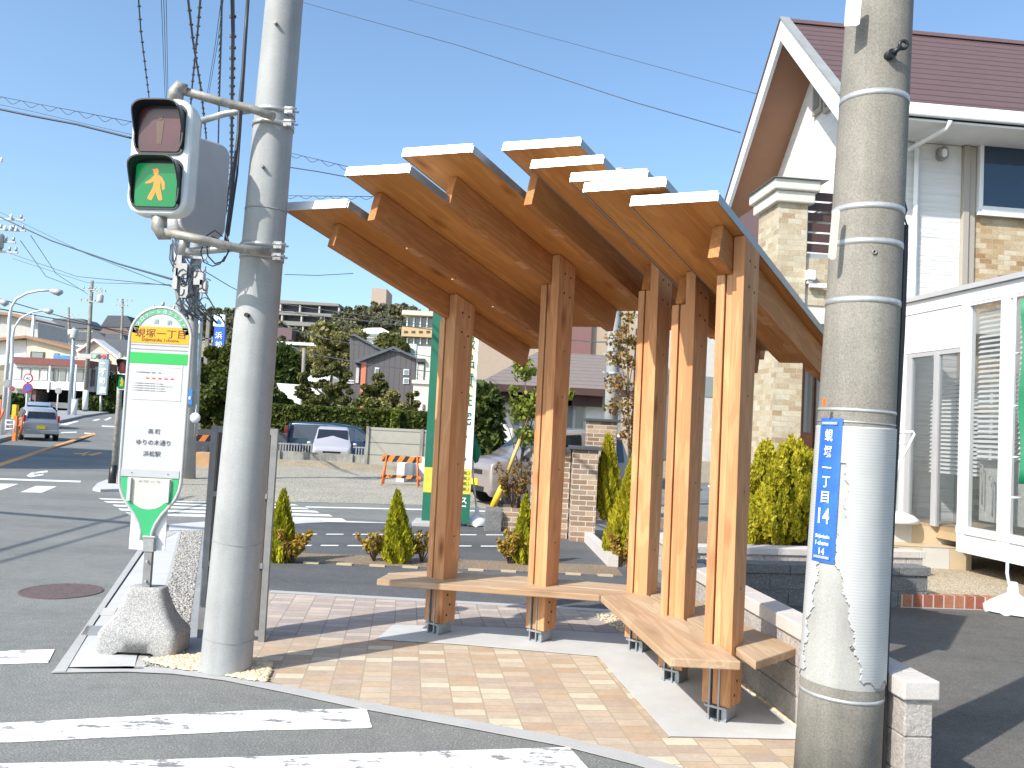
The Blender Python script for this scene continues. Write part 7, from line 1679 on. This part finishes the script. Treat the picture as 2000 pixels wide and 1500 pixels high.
# blue and white street banner, poles and signs left of the pale pole
bn_ = thing('vertical_sign', 'tall blue and white sign with a mountain emblem above the garden tree', 'sign', V(D(425,700,60).x, 60, 0.4))
slab(bn_, 'white_face', 'ink_white', 417, 438, 614, 637.5, 60, 0.3); slab(bn_, 'blue_face', 'plate_blue', 417, 438, 638, 690, 60, 0.3); wpoly(bn_, 'emblem', 'road_blue', [(420,631),(427,622),(433,629),(431,634)], 59.98, 0.015); q = M(); q.tube([V(D(426,800,60.2).x, 60.4, 0.4), D(426,690,60.4)], 0.1, 6); q.build('pole', 'galv', bn_)
text('浜', 'ink_white', bn_, D(427,655,59.97), X, Zu, h=0.5, bold=0.02); text('松', 'ink_white', bn_, D(427,673,59.97), X, Zu, h=0.5, bold=0.02)
cp_ = thing('utility_pole', 'grey concrete utility pole wrapped in cables behind the bus stop sign', 'utility pole', V(D(369,935,20.2).x, 20.2, 0))
q = M(); q.tube([V(D(369,935,20.2).x, 20.2, 0), D(373,700,20.2), D(384,480,20.2), D(392,380,20.2)], [0.15, 0.14, 0.125, 0.12], 16); q.build('shaft', 'concrete_pole_mat', cp_)
q = M()
for py in (505, 530, 560, 600): a = D(383-(py-480)*0.05, py, 20.0); q.para(a+V(-0.55,0,0), V(0.8,0,0), V(0,0.06,0), V(0,0,0.06))
q.build('crossarm', 'galv', cp_)
q = M()
for (px, py, w_, h_) in ((362,530,.14,.35), (390,545,.22,.3), (398,560,.14,.3), (352,520,.12,.5), (362,570,.18,.3), (345,545,.1,.5)): a = D(px, py, 19.85); q.cbox(a, w_, 0.18, h_)
q.build('cable_box', 'wall_grey', cp_)
q = M(); q.tube([D(345,480,20.0), D(342,545,20.0), D(352,600,20.0), D(362,620,20.1)], 0.06, 8); q.build('riser_pipe', 'galv', cp_)
q = M(); rg = random.Random(3)
for k in range(16):
    x0 = rg.uniform(332, 352); p_ = [D(x0+rg.uniform(-6, 6)*i + i*8*(k % 3 == 0) + (374-x0)*(i/5)**1.6, 470+i*31+rg.uniform(-8, 8), 19.8) for i in range(6)]; q.tube(p_, 0.016, 4)
for k in range(9): x0 = rg.uniform(340, 400); q.tube([D(x0+8*math.cos(a)+a*1.2, rg.uniform(-1,1)+520+k*9+12*math.sin(a), 19.75) for a in [i*0.7 for i in range(9)]], 0.012, 4)
tag(q.build('cable_bundle', 'wire'), 'tangle of black cables around the grey pole behind the bus stop sign', 'cables')
t = thing('blue_road_sign', 'small blue bus sign with a white bar on the grey pole behind the bus stop', 'sign', D(368,775,20.0)); slab(t, 'plate', 'road_blue', 357, 375, 760, 790, 20.0, 0.02); slab(t, 'bar', 'ink_white', 359, 372, 774, 780, 19.985, 0.014)
t = thing('traffic_mirror', 'round white backed mirror beside the grey pole', 'mirror', D(381,816,19)); c_ = D(381,816,19); q = M(); q.lathe((0,0,0), [(0.115,0),(0.115,0.02),(0.06,0.05)], 20); q.v = [c_ + V(v.x, v.z, v.y) for v in q.v]; q.build('mirror', 'white_metal', t); q = M(); q.tube([c_+V(0,.03,0.3), c_+V(0,.03,-0.5)], 0.012, 6); q.build('rod', 'galv', t)
lp_ = thing('light_pole', 'slim pale blue metal pole between the grey pole and the garden tree', 'pole', V(D(383,860,27).x, 27, 0)); q = M(); q.tube([V(D(382,860,27).x, 27, 0), D(390,640,27), D(391,618,27)], [0.09, 0.085, 0.07], 10); q.build('shaft', 'paint_paleblue', lp_); q = M(); q.cbox(D(386,642,26.8), 0.2, 0.15, 0.3); q.cbox(D(376,737,26.8), 0.3, 0.05, 0.35); q.each('box', 'wall_grey', lp_)
q = M(); q.box(D(400,720,50).x-0.1, D(400,720,50).x+0.1, 50, 50.2, 0.2, D(405,615,50).z); q.box(D(388,660,50).x, D(415,660,50).x, 50, 50.1, D(400,662,50).z, D(400,660,50).z); tag(q.build('utility_pole', 'concrete_old'), 'thin distant utility pole just left of the blue and white sign', 'utility pole')
# pole with crossarms over the garden
up_ = thing('utility_pole', 'slender utility pole standing among the garden pines', 'utility pole', V(D(590,830,48).x, 48, gz(0,48))); q = M(); q.tube([V(D(592,800,48).x, 48, 0.1), D(594,680,48)], [0.13, 0.10], 10); q.build('shaft', 'concrete_old', up_)

# ================================================================== SECOND SIGNAL, LAMPS AND SIGNS on the left
ps = thing('signal_post', 'rusty white signal post left of the bus stop sign', 'post', V(D(229,950,17.4).x, 17.4, 0))
q = M(); q.tube([V(D(221,935,17.4).x, 17.4, 0.15), D(232,790,17.4), D(236,690,17.4)], [0.055, 0.052, 0.05], 10); q.build('post', 'galv_dirty', ps); q = M(); q.tube([V(D(221,935,17.4).x-0.02, 17.4, 0.0), V(D(221,935,17.4).x-0.01, 17.4, 0.42)], 0.075, 10); q.build('base_sleeve', 'black_plastic', ps)
q = M(); q.tube([D(232,940,17.5), D(238,800,17.5)], 0.03, 6); q.build('conduit', 'white_metal', ps)
s3c = D(240, 730, 17.1)
s3 = signal_head('pedestrian_signal', 'distant white pedestrian signal partly hidden behind the bus stop sign', (s3c.x, s3c.y, s3c.z), math.radians(-35), None, lit=True)
def lamp(label, Y, basepx, pts, head, rr_=0.08):
    t = thing('street_lamp', label, 'street lamp', GS(*basepx), 'curved street lamps along the left kerb'); b_ = V(D(basepx[0], basepx[1], Y).x, Y, gz(0, Y)); t.location = b_
    P_ = [b_] + [D(x, y, Y) for x, y in pts]; q = M(); q.tube(P_, [rr_*1.3] + [rr_]*2 + [rr_*0.7]*(len(P_)-3), 10); q.build('pole', 'white_metal', t)
    a, c_ = D(head[0], head[1], Y), D(head[2], head[3], Y); q = M(); q.tube([a, a.lerp(c_, .35)+V(0,0,-.03), a.lerp(c_, .7)+V(0,0,-.05), c_], [0.06, 0.13, 0.17, 0.08], 10); q.build('head', 'sign_rail', t)
lamp('nearest curved street lamp at the left edge of the photo', 38, (4,850), [(16,680),(19,620),(22,600),(32,584),(52,573),(75,568),(97,567)], (97,567,122,570))
lamp('second curved street lamp just beyond the nearest one', 44, (14,830), [(24,700),(24,660),(28,640),(40,622),(62,610),(86,606)], (84,606,103,607), 0.075)
lamp('street lamp reaching in from beyond the left edge of the photo', 40, (-60,850), [(-48,680),(-44,600),(-36,588),(-10,586),(0,588)], (-2,586,16,592))
def roundsign(label, cpx, cpy, rpx, Y, ring, face, extra=None, pole=None, cat='road sign', z0py=None):
    c_ = D(cpx, cpy, Y); r = rpx/FPX*Y; t = thing('road_sign', label, cat, c_)
    for rr_, dy, th, mat, nm in ((r, 0, 0.03, ring, 'rim'), (r*0.76, -0.012, 0.010, face, 'face')):
        q = M(); q.prism([c_ + V(rr_*math.cos(a), dy, rr_*math.sin(a)) for a in [k*math.pi/12 for k in range(24)]], V(0, th, 0)); q.build(nm, mat, t)
    if extra: extra(t, c_, r)
    if pole: q = M(); q.tube([D(*pole[0], Y+.08), D(*pole[1], Y+.08)], 0.045, 8); q.build('pole', 'white_metal', t)
    return t
roundsign('round speed limit sign with red rim reading 40', 55, 739, 9.2, 40, 'tail_red', 'ink_white', lambda t, c_, r: text('40', 'plate_blue', t, c_+V(0,-0.014,0), X, Zu, h=r*0.75, bold=0.02), ((50,835),(54,735)))
def nopark(t, c_, r): q = M(); u_ = V(.707,0,-.707); v_ = V(.707,0,.707); q.para(c_ - u_*r*0.74 - v_*r*0.11 + V(0,-0.016,0), u_*r*1.48, v_*r*0.22, V(0,0.003,0)); q.build('slash', 'tail_red', t)
roundsign('round blue no parking sign with red rim below the speed limit sign', 54, 758, 9.8, 40, 'tail_red', 'plate_blue', nopark)
roundsign('grey back of a round sign on the nearest street lamp', 14, 749, 8, 37.5, 'fence_grey', 'fence_grey')
roundsign('small round red sign by the second street lamp', 23, 759, 5.5, 43, 'ink_red', 'siding_plum')
roundsign('grey backed round sign on a white post at the junction', 114, 763, 6.5, 60, 'fence_grey', 'fence_grey', None, ((110,820),(115,745)))
# guard fence
t = thing('guard_fence', 'white tubular guard fence at the left kerb', 'fence', GS(20,850)); 
q = M(); 
for a, b_ in (((11,846),(12,820)), ((28,845),(28,821)), ((12,821),(28,822)), ((12,829),(28,830)), ((11,838),(28,838))): q.tube([D(*a, 34), D(*b_, 34)], 0.035, 6)
q.build('rails', 'white_metal', t)
t = thing('orange_post', 'yellow orange marker box beside the white guard fence', 'marker', D(27,830,35.5)); slab(t, 'box', 'yellow_guard', 23, 31, 790, 818, 35.5, 0.2); slab(t, 'foot', 'barrier_orange', 25, 32, 812, 850, 35.3, 0.15, 0.0)
t = thing('orange_fence', 'orange tube fence panel beyond the white guard fence', 'fence', D(38,840,36)); q = M()
for a, b_ in (((34,848),(36,818)), ((42,846),(43,816)), ((35,820),(43,819)), ((35,832),(43,831)), ((-3,850),(2,780)), ((-4,830),(8,800))): q.tube([D(*a, 36), D(*b_, 36)], 0.04, 6)
q.build('rails', 'orange', t)

# ================================================================== LEFT BUILDINGS
Yr = 92; rd_ = thing('shop_building', 'two storey white building with a red fascia over a dark open garage', 'building', V(D(105,800,Yr).x, Yr+5, gz(0,Yr)))
gzr = gz(0, Yr)
slab(rd_, 'upper_floor', 'render_white', 25, 168, 713, 760, Yr, 9); slab(rd_, 'fascia', 'roof_red', 22, 172, 700, 713, Yr-0.6, 9.5); slab(rd_, 'spandrel', 'render_white', 22, 165, 746, 760, Yr-0.35, 0.34)
slab(rd_, 'garage_void', 'dark_void', 62, 164, 760.5, 812, Yr+4, 0.5, gzr); slab(rd_, 'garage_wall', 'fence_grey', 26, 60, 760.5, 812, Yr+0.5, 7, gzr); slab(rd_, 'garage_post', 'siding_plum', 62, 69, 760.5, 812, Yr+0.2, 0.5, gzr); slab(rd_, 'garage_post', 'siding_plum', 136, 141, 760.5, 812, Yr+0.2, 0.5, gzr); slab(rd_, 'ceiling', 'fence_dark', 60, 165, 760.2, 762, Yr+0.3, 4)
for a, b_ in ((27,42), (44,59), (61,77), (79,93), (99,114), (116,129), (132,147), (149,163)):
    w_ = slab(rd_, 'window', 'fence_grey', a, b_, 717+(a-27)*0.03, 742+(a-27)*0.03, Yr-0.06, 0.05); slab(w_, 'pane', 'curtain' if a < 90 else 'glass_grey', a+1, b_-1, 718.5+(a-27)*.03, 741+(a-27)*.03, Yr-0.09, 0.028)
slab(rd_, 'pilaster', 'render_white', 94, 97, 711, 766, Yr-0.5, 0.14); slab(rd_, 'side_stairs', 'wall_grey', 167, 186, 715, 765, Yr+1, 3)
for k in range(4): slab(rd_, 'stair_window', 'siding_plum', 169+k*4.4, 171.5+k*4.4, 722, 755, Yr+0.9, 0.09)
tr = thing('truck', 'small white truck parked in the dark garage', 'truck', V(D(122,805,Yr+2.5).x, Yr+2.5, gzr)); slab(tr, 'bed', 'white_metal', 95, 135, 786, 797, Yr+2, 1.5); slab(tr, 'cab', 'white_metal', 135.2, 153, 778, 799, Yr+2, 1.5); slab(tr, 'side_window', 'glass_dark', 137, 147, 781, 788, Yr+1.97, 0.028)
for px in (103, 143): a = D(px, 800, Yr+1.9); q = M(); q.tube([a, a+V(0,0.3,0)], 0.30, 14); q.build('wheel', 'rubber', tr)
oh = thing('house', 'beige house with a long orange edged gable roof behind the red fascia', 'house', V(D(100,700,104).x, 108, gz(0,104)))
wpoly(oh, 'wall', 'wall_cream', [(52,702),(165,704),(165,686),(52,658)], 104, 7); wpoly(oh, 'roof', 'roof_orange', [(-30,662),(50,655),(50,659.5),(-30,668)], 103.3, 9); wpoly(oh, 'roof', 'roof_orange', [(50.3,655),(168,686),(168,690),(50.3,660)], 103.3, 9); wpoly(oh, 'left_wall', 'render_white', [(-30,720),(51,702),(51,664),(-30,668)], 104.5, 6)
windows(oh, [(59,87,687,700), (106,115,690,697)], 104, 'fence_dark'); slab(oh, 'terrace_rail', 'tarp_blue', 104, 140, 694, 701, 100, 0.3)
gh = thing('house', 'large grey gabled building at the far left edge', 'house', V(D(20,650,118).x, 120, gz(0,118))); wpoly(gh, 'wall', 'wall_grey', [(-60,705),(74,662),(74,630),(40,612),(10,612),(-60,640)], 118, 8); wpoly(gh, 'roof', 'roof_orange', [(-60,635),(-20,606),(28,612),(60,622),(60,626),(20,616),(-20,612),(-60,641)], 117, 9)
ch_ = thing('house', 'cream gabled house with white barge boards behind the traffic light', 'house', V(D(180,700,100).x, 103, gz(0,100))); wpoly(ch_, 'wall', 'wall_cream', [(150,790),(230,790),(230,698),(183,664),(150,684)], 100, 8)
wpoly(ch_, 'roof', 'render_white', [(148,684),(183,661),(183,665),(150,688)], 99.5, 9); wpoly(ch_, 'roof', 'render_white', [(183.2,661),(234,699),(231,702),(183.2,665)], 99.5, 9); wpoly(ch_, 'rear_roof', 'tile_roof', [(183,660),(250,664),(300,700),(236,700)], 102, 6); windows(ch_, [(210,216,704,716)], 100, 'fence_dark')
# hillside houses at far left
rg = random.Random(21)
def hillhouse(label, x0, x1, yr, ye, Y, wall, roof, wins=3):
    t = thing('hill_house', label, 'house', gb((x0+x1)/2, Y)); xm0, xm1 = x0+(x1-x0)*0.22, x1-(x1-x0)*0.22
    wpoly(t, 'roof', roof, [(x0,ye),(x1,ye+1),(xm1,yr+0.5),(xm0,yr)], Y, 7); slab(t, 'wall', wall, x0+2, x1-2, ye+0.5, ye+40, Y+0.5, 6)
    for k in range(wins): xx = x0+5+(x1-x0-10)*k/wins; slab(t, 'window', 'glass_grey', xx, xx+(x1-x0)*0.13, ye+3, ye+9, Y+0.42, 0.07)
for a in (('hillside house with a wide grey roof above the white terrace', 84, 182, 622, 640, 190, 'wall_cream', 'tile_roof', 6), ('dark roofed hillside house in the gap left of the bus stop sign', 196, 262, 616, 638, 200, 'wall_grey', 'roof_tiles_dark', 3),
          ('pale hillside house low down behind the crossarmed pole', 120, 212, 648, 664, 150, 'render_white', 'tile_roof', 6), ('grey hillside house at the foot of the dark roofed one', 186, 262, 640, 655, 165, 'wall_grey', 'tile_roof_brown', 4), ('hillside house seen between the bus stop sign and the grey pole', 318, 352, 640, 655, 170, 'wall_cream', 'roof_tiles_dark', 2),
          ('small dark roofed hillside house beyond the orange edged gable', 70, 128, 632, 646, 230, 'wall_cream', 'roof_tiles_dark', 3), ('tile roofed hillside house just above the cream gabled house', 196, 250, 652, 672, 128, 'wall_grey', 'tile_roof', 2)): hillhouse(*a)
tt_ = thing('terrace_house', 'white house with a stepped roof terrace on the hillside', 'house', gb(120,170)); slab(tt_, 'wall', 'render_white', 78, 150, 650, 700, 170, 8); slab(tt_, 'upper_wall', 'render_white', 84, 140, 642, 650, 171, 5)
for k in range(8): slab(tt_, 'parapet_post', 'ink_white', 78+k*8, 82+k*8, 643+0.5*k, 650, 169.8, 0.2)
t = thing('roof_terrace_light', 'white wall lamp post by the grey gabled building', 'post', D(62,640,116)); slab(t, 'post', 'ink_white', 61, 65, 613, 660, 116, 0.4)
tree('street_tree', 'dark evergreen bushes behind the blue and white vertical sign', 'bush', gb(222,96), [clp(222,770,96,2.0,1.8), clp(236,762,96,2.2,2.0), clp(210,790,96,1.8,1.4), clp(240,790,96,2.2,1.6)], 7000, 0.3, 'leaf_green')
tree('street_tree', 'clipped shrubs beneath the red fascia building', 'bush', gb(190,90), [clp(180,792,90,1.4,1.0), clp(196,796,90,1.4,.8), clp(28,790,70,1.2,.9)], 3500, 0.25, 'leaf_green')
# vertical estate sign
vs_ = thing('vertical_sign', 'pale blue vertical property sign below the distant traffic light', 'sign', V(D(201,800,88).x, 88, gz(0,88))); slab(vs_, 'panel', 'paint_paleblue', 191, 210, 700, 771, 88, 0.3); q = M(); q.tube([D(197,771,88.2), V(D(196,812,88.2).x, 88.2, gz(0,88))], 0.12, 8); q.build('post', 'galv', vs_)
for k, chh in enumerate('一不動産'): text(chh, 'ink_white', vs_, D(200.5, 709+k*17.5, 87.97), X, Zu, h=0.72 if chh != '一' else None, wfit=0.6 if chh == '一' else None, bold=0.03)
# traffic light on its arm
tl = thing('traffic_light', 'horizontal traffic light on an arm over the distant junction', 'traffic light', D(180,695,84)); slab(tl, 'visor_plate', 'wall_grey', 153, 178, 691, 700, 84, 0.3); slab(tl, 'housing', 'fence_grey', 178.5, 209, 690, 701, 83.9, 0.4)
for k, mt in enumerate(('ink_teal', 'fence_dark', 'tail_red')): c_ = D(184+k*9.3, 695.5+k*0.5, 83.85); q = M(); q.prism([c_+V(0.2*math.cos(a), 0, 0.2*math.sin(a)) for a in [i*math.pi/6 for i in range(12)]], V(0,0.04,0)); q.build('lens', mt, tl)
q = M(); q.tube([D(148,700,84.3), D(180,692,84.3)], 0.06, 6); q.build('arm', 'galv', tl)
def dpole(label, Y, base, top_, r=0.13, mat='concrete_old', arms=(), box_=None, band=None):
    t = thing('utility_pole', label, 'utility pole', V(D(*base, Y).x, Y, gz(0, Y))); q = M(); q.tube([V(D(*base, Y).x, Y, gz(0, Y)), D(*top_, Y)], [r*1.2, r*0.8], 10); q.build('shaft', mat, t)
    if arms:
        for (px, py, hw_) in arms: q = M(); a = D(px, py, Y-.2); q.cbox(a, hw_*2, 0.1, 0.1); [q.tube([a+V(s_*hw_*0.85,0,0.05), a+V(s_*hw_*0.85,0,0.28)], 0.06, 6) for s_ in (-1, -0.4, 0.4, 1)]; q.build('crossarm', 'galv', t)
    if box_: q = M(); a = D(box_[0], box_[1], Y-.3); q.lathe(a, [(0.28,-.4),(0.3,-.3),(0.3,.3),(0.2,.42)], 12); q.build('transformer', 'wall_grey', t)
    if band: q = M(); q.tube([D(band[0], band[1], Y), D(band[2], band[3], Y)], r*1.35, 12); q.build('sheath', 'white_metal', t)
    return t
dpole('tall dark utility pole with transformer and crossarms on the left skyline', 86, (165,812), (180,548), 0.2, 'concrete_old', ((180,566,1.0), (178,589,1.2), (194,570,0.7)), (196,583), (166,800,168,762))
dpole('distant thin utility pole with crossarms right of the transformer pole', 120, (232,800), (240,584), 0.17, 'concrete_old', ((243,588,1.2), (238,598,0.9)))
dpole('pale blue painted pole beside the red fascia building', 72, (136,814), (145,640), 0.17, 'paint_paleblue', (), (145,652), (143,812,147,780))
dpole('short white post next to the pale blue painted pole', 73, (143,814), (149,712), 0.1, 'white_metal')
dpole('very distant utility pole above the hillside houses', 180, (133,720), (134,600), 0.25, 'concrete_old', ((134,615,2.4), (132,621,1.6)))
dpole('utility pole cut by the left edge of the photo', 46, (-30,840), (-8,280), 0.16, 'concrete_old', ((8,428,1.1), (14,449,1.0), (2,472,0.8), (10,492,0.7)), (-4,470))
q = M()
for px, py in ((10,445),(21,445),(32,447),(22,423),(3,312)): a = D(px, py, 45.7); q.lathe(a, [(0.03,-.15),(0.09,-.1),(0.05,-.03),(0.09,.03),(0.04,.12)], 8)
tag(q.build('insulator', 'ink_white'), 'white porcelain insulators on the pole at the left edge', 'insulators')

# ================================================================== WIRES
def wire(label, pts, r=0.012, sag=0.0, mat='wire', curls=0, n=14):
    P_ = [D(*p_) for p_ in pts]; path = []
    for i in range(len(P_)-1):
        for k in range(n):
            f = k/n; q_ = P_[i].lerp(P_[i+1], f); q_.z -= sag*4*f*(1-f); path.append(q_)
    path.append(P_[-1]); q = M(); q.tube(path, r, 5)
    o = q.build('overhead_wire', mat); tag(o, label, 'wire', 'overhead wires and cables'); return path, o
def clips(path, r, every=0.35, size=0.03, parent=None, mat='wire', ring=False):
    q = M(); acc = 0
    for i in range(len(path)-1):
        a, b_ = path[i], path[i+1]; L_ = (b_-a).length; s_ = 0
        while acc + (L_-s_) > every:
            s_ += every-acc; acc = 0; c_ = a.lerp(b_, s_/L_)
            if ring:
                dr_ = (b_-a).normalized(); x_ = dr_.cross(V(0,1,0)).normalized(); q.tube([c_ + x_*(size*math.cos(t_)+size*0.5) + dr_*(size*math.sin(t_)) for t_ in [k*math.pi/5 for k in range(10)]], r*0.6, 3, caps=False)
            else: q.cbox(c_, size*1.6, 0.02, size*0.7)
        acc += L_-s_
    return q.build('cable_clips', mat, parent)
Yn, Yf = 9.0, 20.0
w_, o = wire('clipped cable crossing the top left sky to behind the signal', [(262,-120,9),(275,60,12),(291,190,16),(300,320,20)], 0.011); clips(w_, .01, .55, .03, o)
for k in range(3): wire('one of three thin parallel wires above the signal', [(312+k*5.5,-80,16),(322+k*3,180,26),(330+k*3,330,36)], 0.008)
w_, o = wire('left strand of the crossing cables above the signal arm', [(358,-80,9),(377,80,11.5),(392,170,14),(402,260,18),(412,420,20)], 0.016); clips(w_, .01, .5, .035, o)
w_, o = wire('right strand of the crossing cables above the signal arm', [(398,-80,9),(386,60,12),(376,160,15),(368,260,18),(345,470,20)], 0.016); clips(w_, .01, .5, .035, o)
w_, o = wire('cable with coiled hanger wire left of the pale pole', [(434,-80,8),(432,60,9.5),(428,200,13),(424,380,18),(392,470,20)], 0.013); clips(w_, .01, .28, .042, o, ring=True)
w_, o = wire('thick clipped cable nearest the pale pole', [(452,-80,8),(455,60,9),(453,200,12),(452,330,16),(440,420,19),(400,480,20)], 0.023); clips(w_, .01, .42, .045, o)
for k in range(2): wire('pair of faint wires beside the coiled hanger cable', [(440+k*4,-60,14),(420+k*4,90,20),(402+k*3,200,28)], 0.008)
q, o = wire('thick black cable sagging in from the left edge', [(-40,205,26),(60,226,26),(150,243,26),(258,270,26)], 0.035)
wire('thin messenger wire over the thick black left cable', [(-40,196,26.2),(60,217,26.2),(258,263,26.2)], 0.008)
def wavy(label, x0, y0, x1, y1, Y, n, amp=5):
    P_ = []
    for i in range(n*8+1): f = i/(n*8); P_.append(D(x0+(x1-x0)*f, y0+(y1-y0)*f + amp*(1-math.cos(i*math.pi/4)), Y))
    q = M(); q.tube([D(x0,y0,Y), D((x0+x1)/2,(y0+y1)/2,Y), D(x1,y1,Y)], 0.009, 4); o = q.build('overhead_wire', 'wire'); tag(o, label, 'wire', 'overhead wires and cables'); q = M(); q.tube(P_, 0.008, 4); q.build('looped_lashing', 'wire', o)
wavy('looped lashing wire high at the left edge', -30, 183, 258, 238, 25, 8)
wavy('looped lashing wire between pale pole and shelter, upper', 560, 297, 690, 328, 24, 4, 4); wavy('looped lashing wire between pale pole and shelter, lower', 553, 382, 730, 384, 24, 6, 3)
for lb, p_, r_ in (('wire right of the pale pole under the looped lashing', [(560,326,24),(620,335,24),(690,348,24)], .016), ('long thin wire falling from the top centre to the house', [(560,-4,30),(900,90,24),(1240,200,20),(1446,259,17)], .011), ('faint long wire crossing the sky above the shelter', [(760,-10,36),(1100,80,30),(1480,184,24)], .009),
                   ('black wire from the left edge down to the grey pole', [(-30,410,40),(100,470,34),(230,515,27),(335,545,20.5)], .028), ('thin wire below the black left wire', [(-30,400,40),(170,496,34),(335,560,21)], .01), ('faint wire from the left pole to the grey pole', [(20,495,45),(150,540,38),(335,558,21)], .012),
                   ('lower faint wire from the left pole to the grey pole', [(25,505,45),(170,552,40),(335,556,22)], .01), ('dark cable sweeping across the left rooftops', [(-20,578,60),(90,610,75),(200,640,84),(255,655,90)], .04), ('second dark cable across the left rooftops', [(-20,600,60),(120,625,75),(255,650,90)], .045),
                   ('wire from the left pole to the crossarmed skyline pole', [(40,470,46),(90,540,60),(165,568,86)], .02), ('second wire from the left pole to the skyline pole', [(60,460,46),(110,535,60),(172,575,86)], .02), ('thin wire from the grey pole to the shelter side', [(400,530,20),(450,560,24),(520,595,34),(700,640,60)], .012),
                   ('wire crossing the hill towards the cream apartments', [(540,592,60),(700,615,58),(860,640,52)], .022), ('darker wire crossing the hill lower down', [(540,608,60),(700,625,58),(860,646,52)], .03), ('low wire over the garden roofs', [(540,636,60),(650,665,58),(860,700,50)], .022), ('lowest wire over the dark house', [(600,690,55),(720,712,54),(860,728,50)], .025), ('thin wire meeting the pale pole below the arms', [(556,536,26),(620,538,26),(690,534,26)], .012),
                   ('wire passing over the brown roofed white house', [(1100,662,19),(1160,668,18.5),(1205,668,18)], .012)): wire(lb, p_, r_)

# ================================================================== outside the frame, casting the shadows seen on the road
ob_ = thing('building', 'plain grey block beyond the left edge shading the road by the silver car', 'building', (-26, 18, 0)); q = M(); q.box(-34, -20, 13, 22, 0, 12); q.build('wall', 'wall_grey', ob_)
for k in range(3):
    for j_ in range(3): q = M(); q.box(-19.998, -19.93, 14.2+j_*2.7, 15.8+j_*2.7, 1.6+k*3.4, 3.2+k*3.4); q.build('window', 'glass_grey', ob_)
def gwire(label, ga, gb_, h, r):
    off = V(-sdir.x, -sdir.y, 0)*(h/sdir.z); a = G(*ga)-off; b_ = G(*gb_)-off; a.z = b_.z = h; d_ = (b_-a); q = M(); q.tube([a-d_*0.6, a, b_, b_+d_*1.2], r, 6); tag(q.build('overhead_wire', 'wire'), label, 'wire', 'overhead wires and cables')
gwire('cable bundle above the frame whose shadow crosses the road before the stop line', (0,1001), (235,1020), 6.6, 0.085)
gwire('cable above the frame casting the long slanting shadow near the bus stop sign', (0,1075), (225,1012), 6.0, 0.035)
gwire('second cable above the frame casting a slanting shadow on the road', (0,1098), (240,1030), 6.2, 0.03)
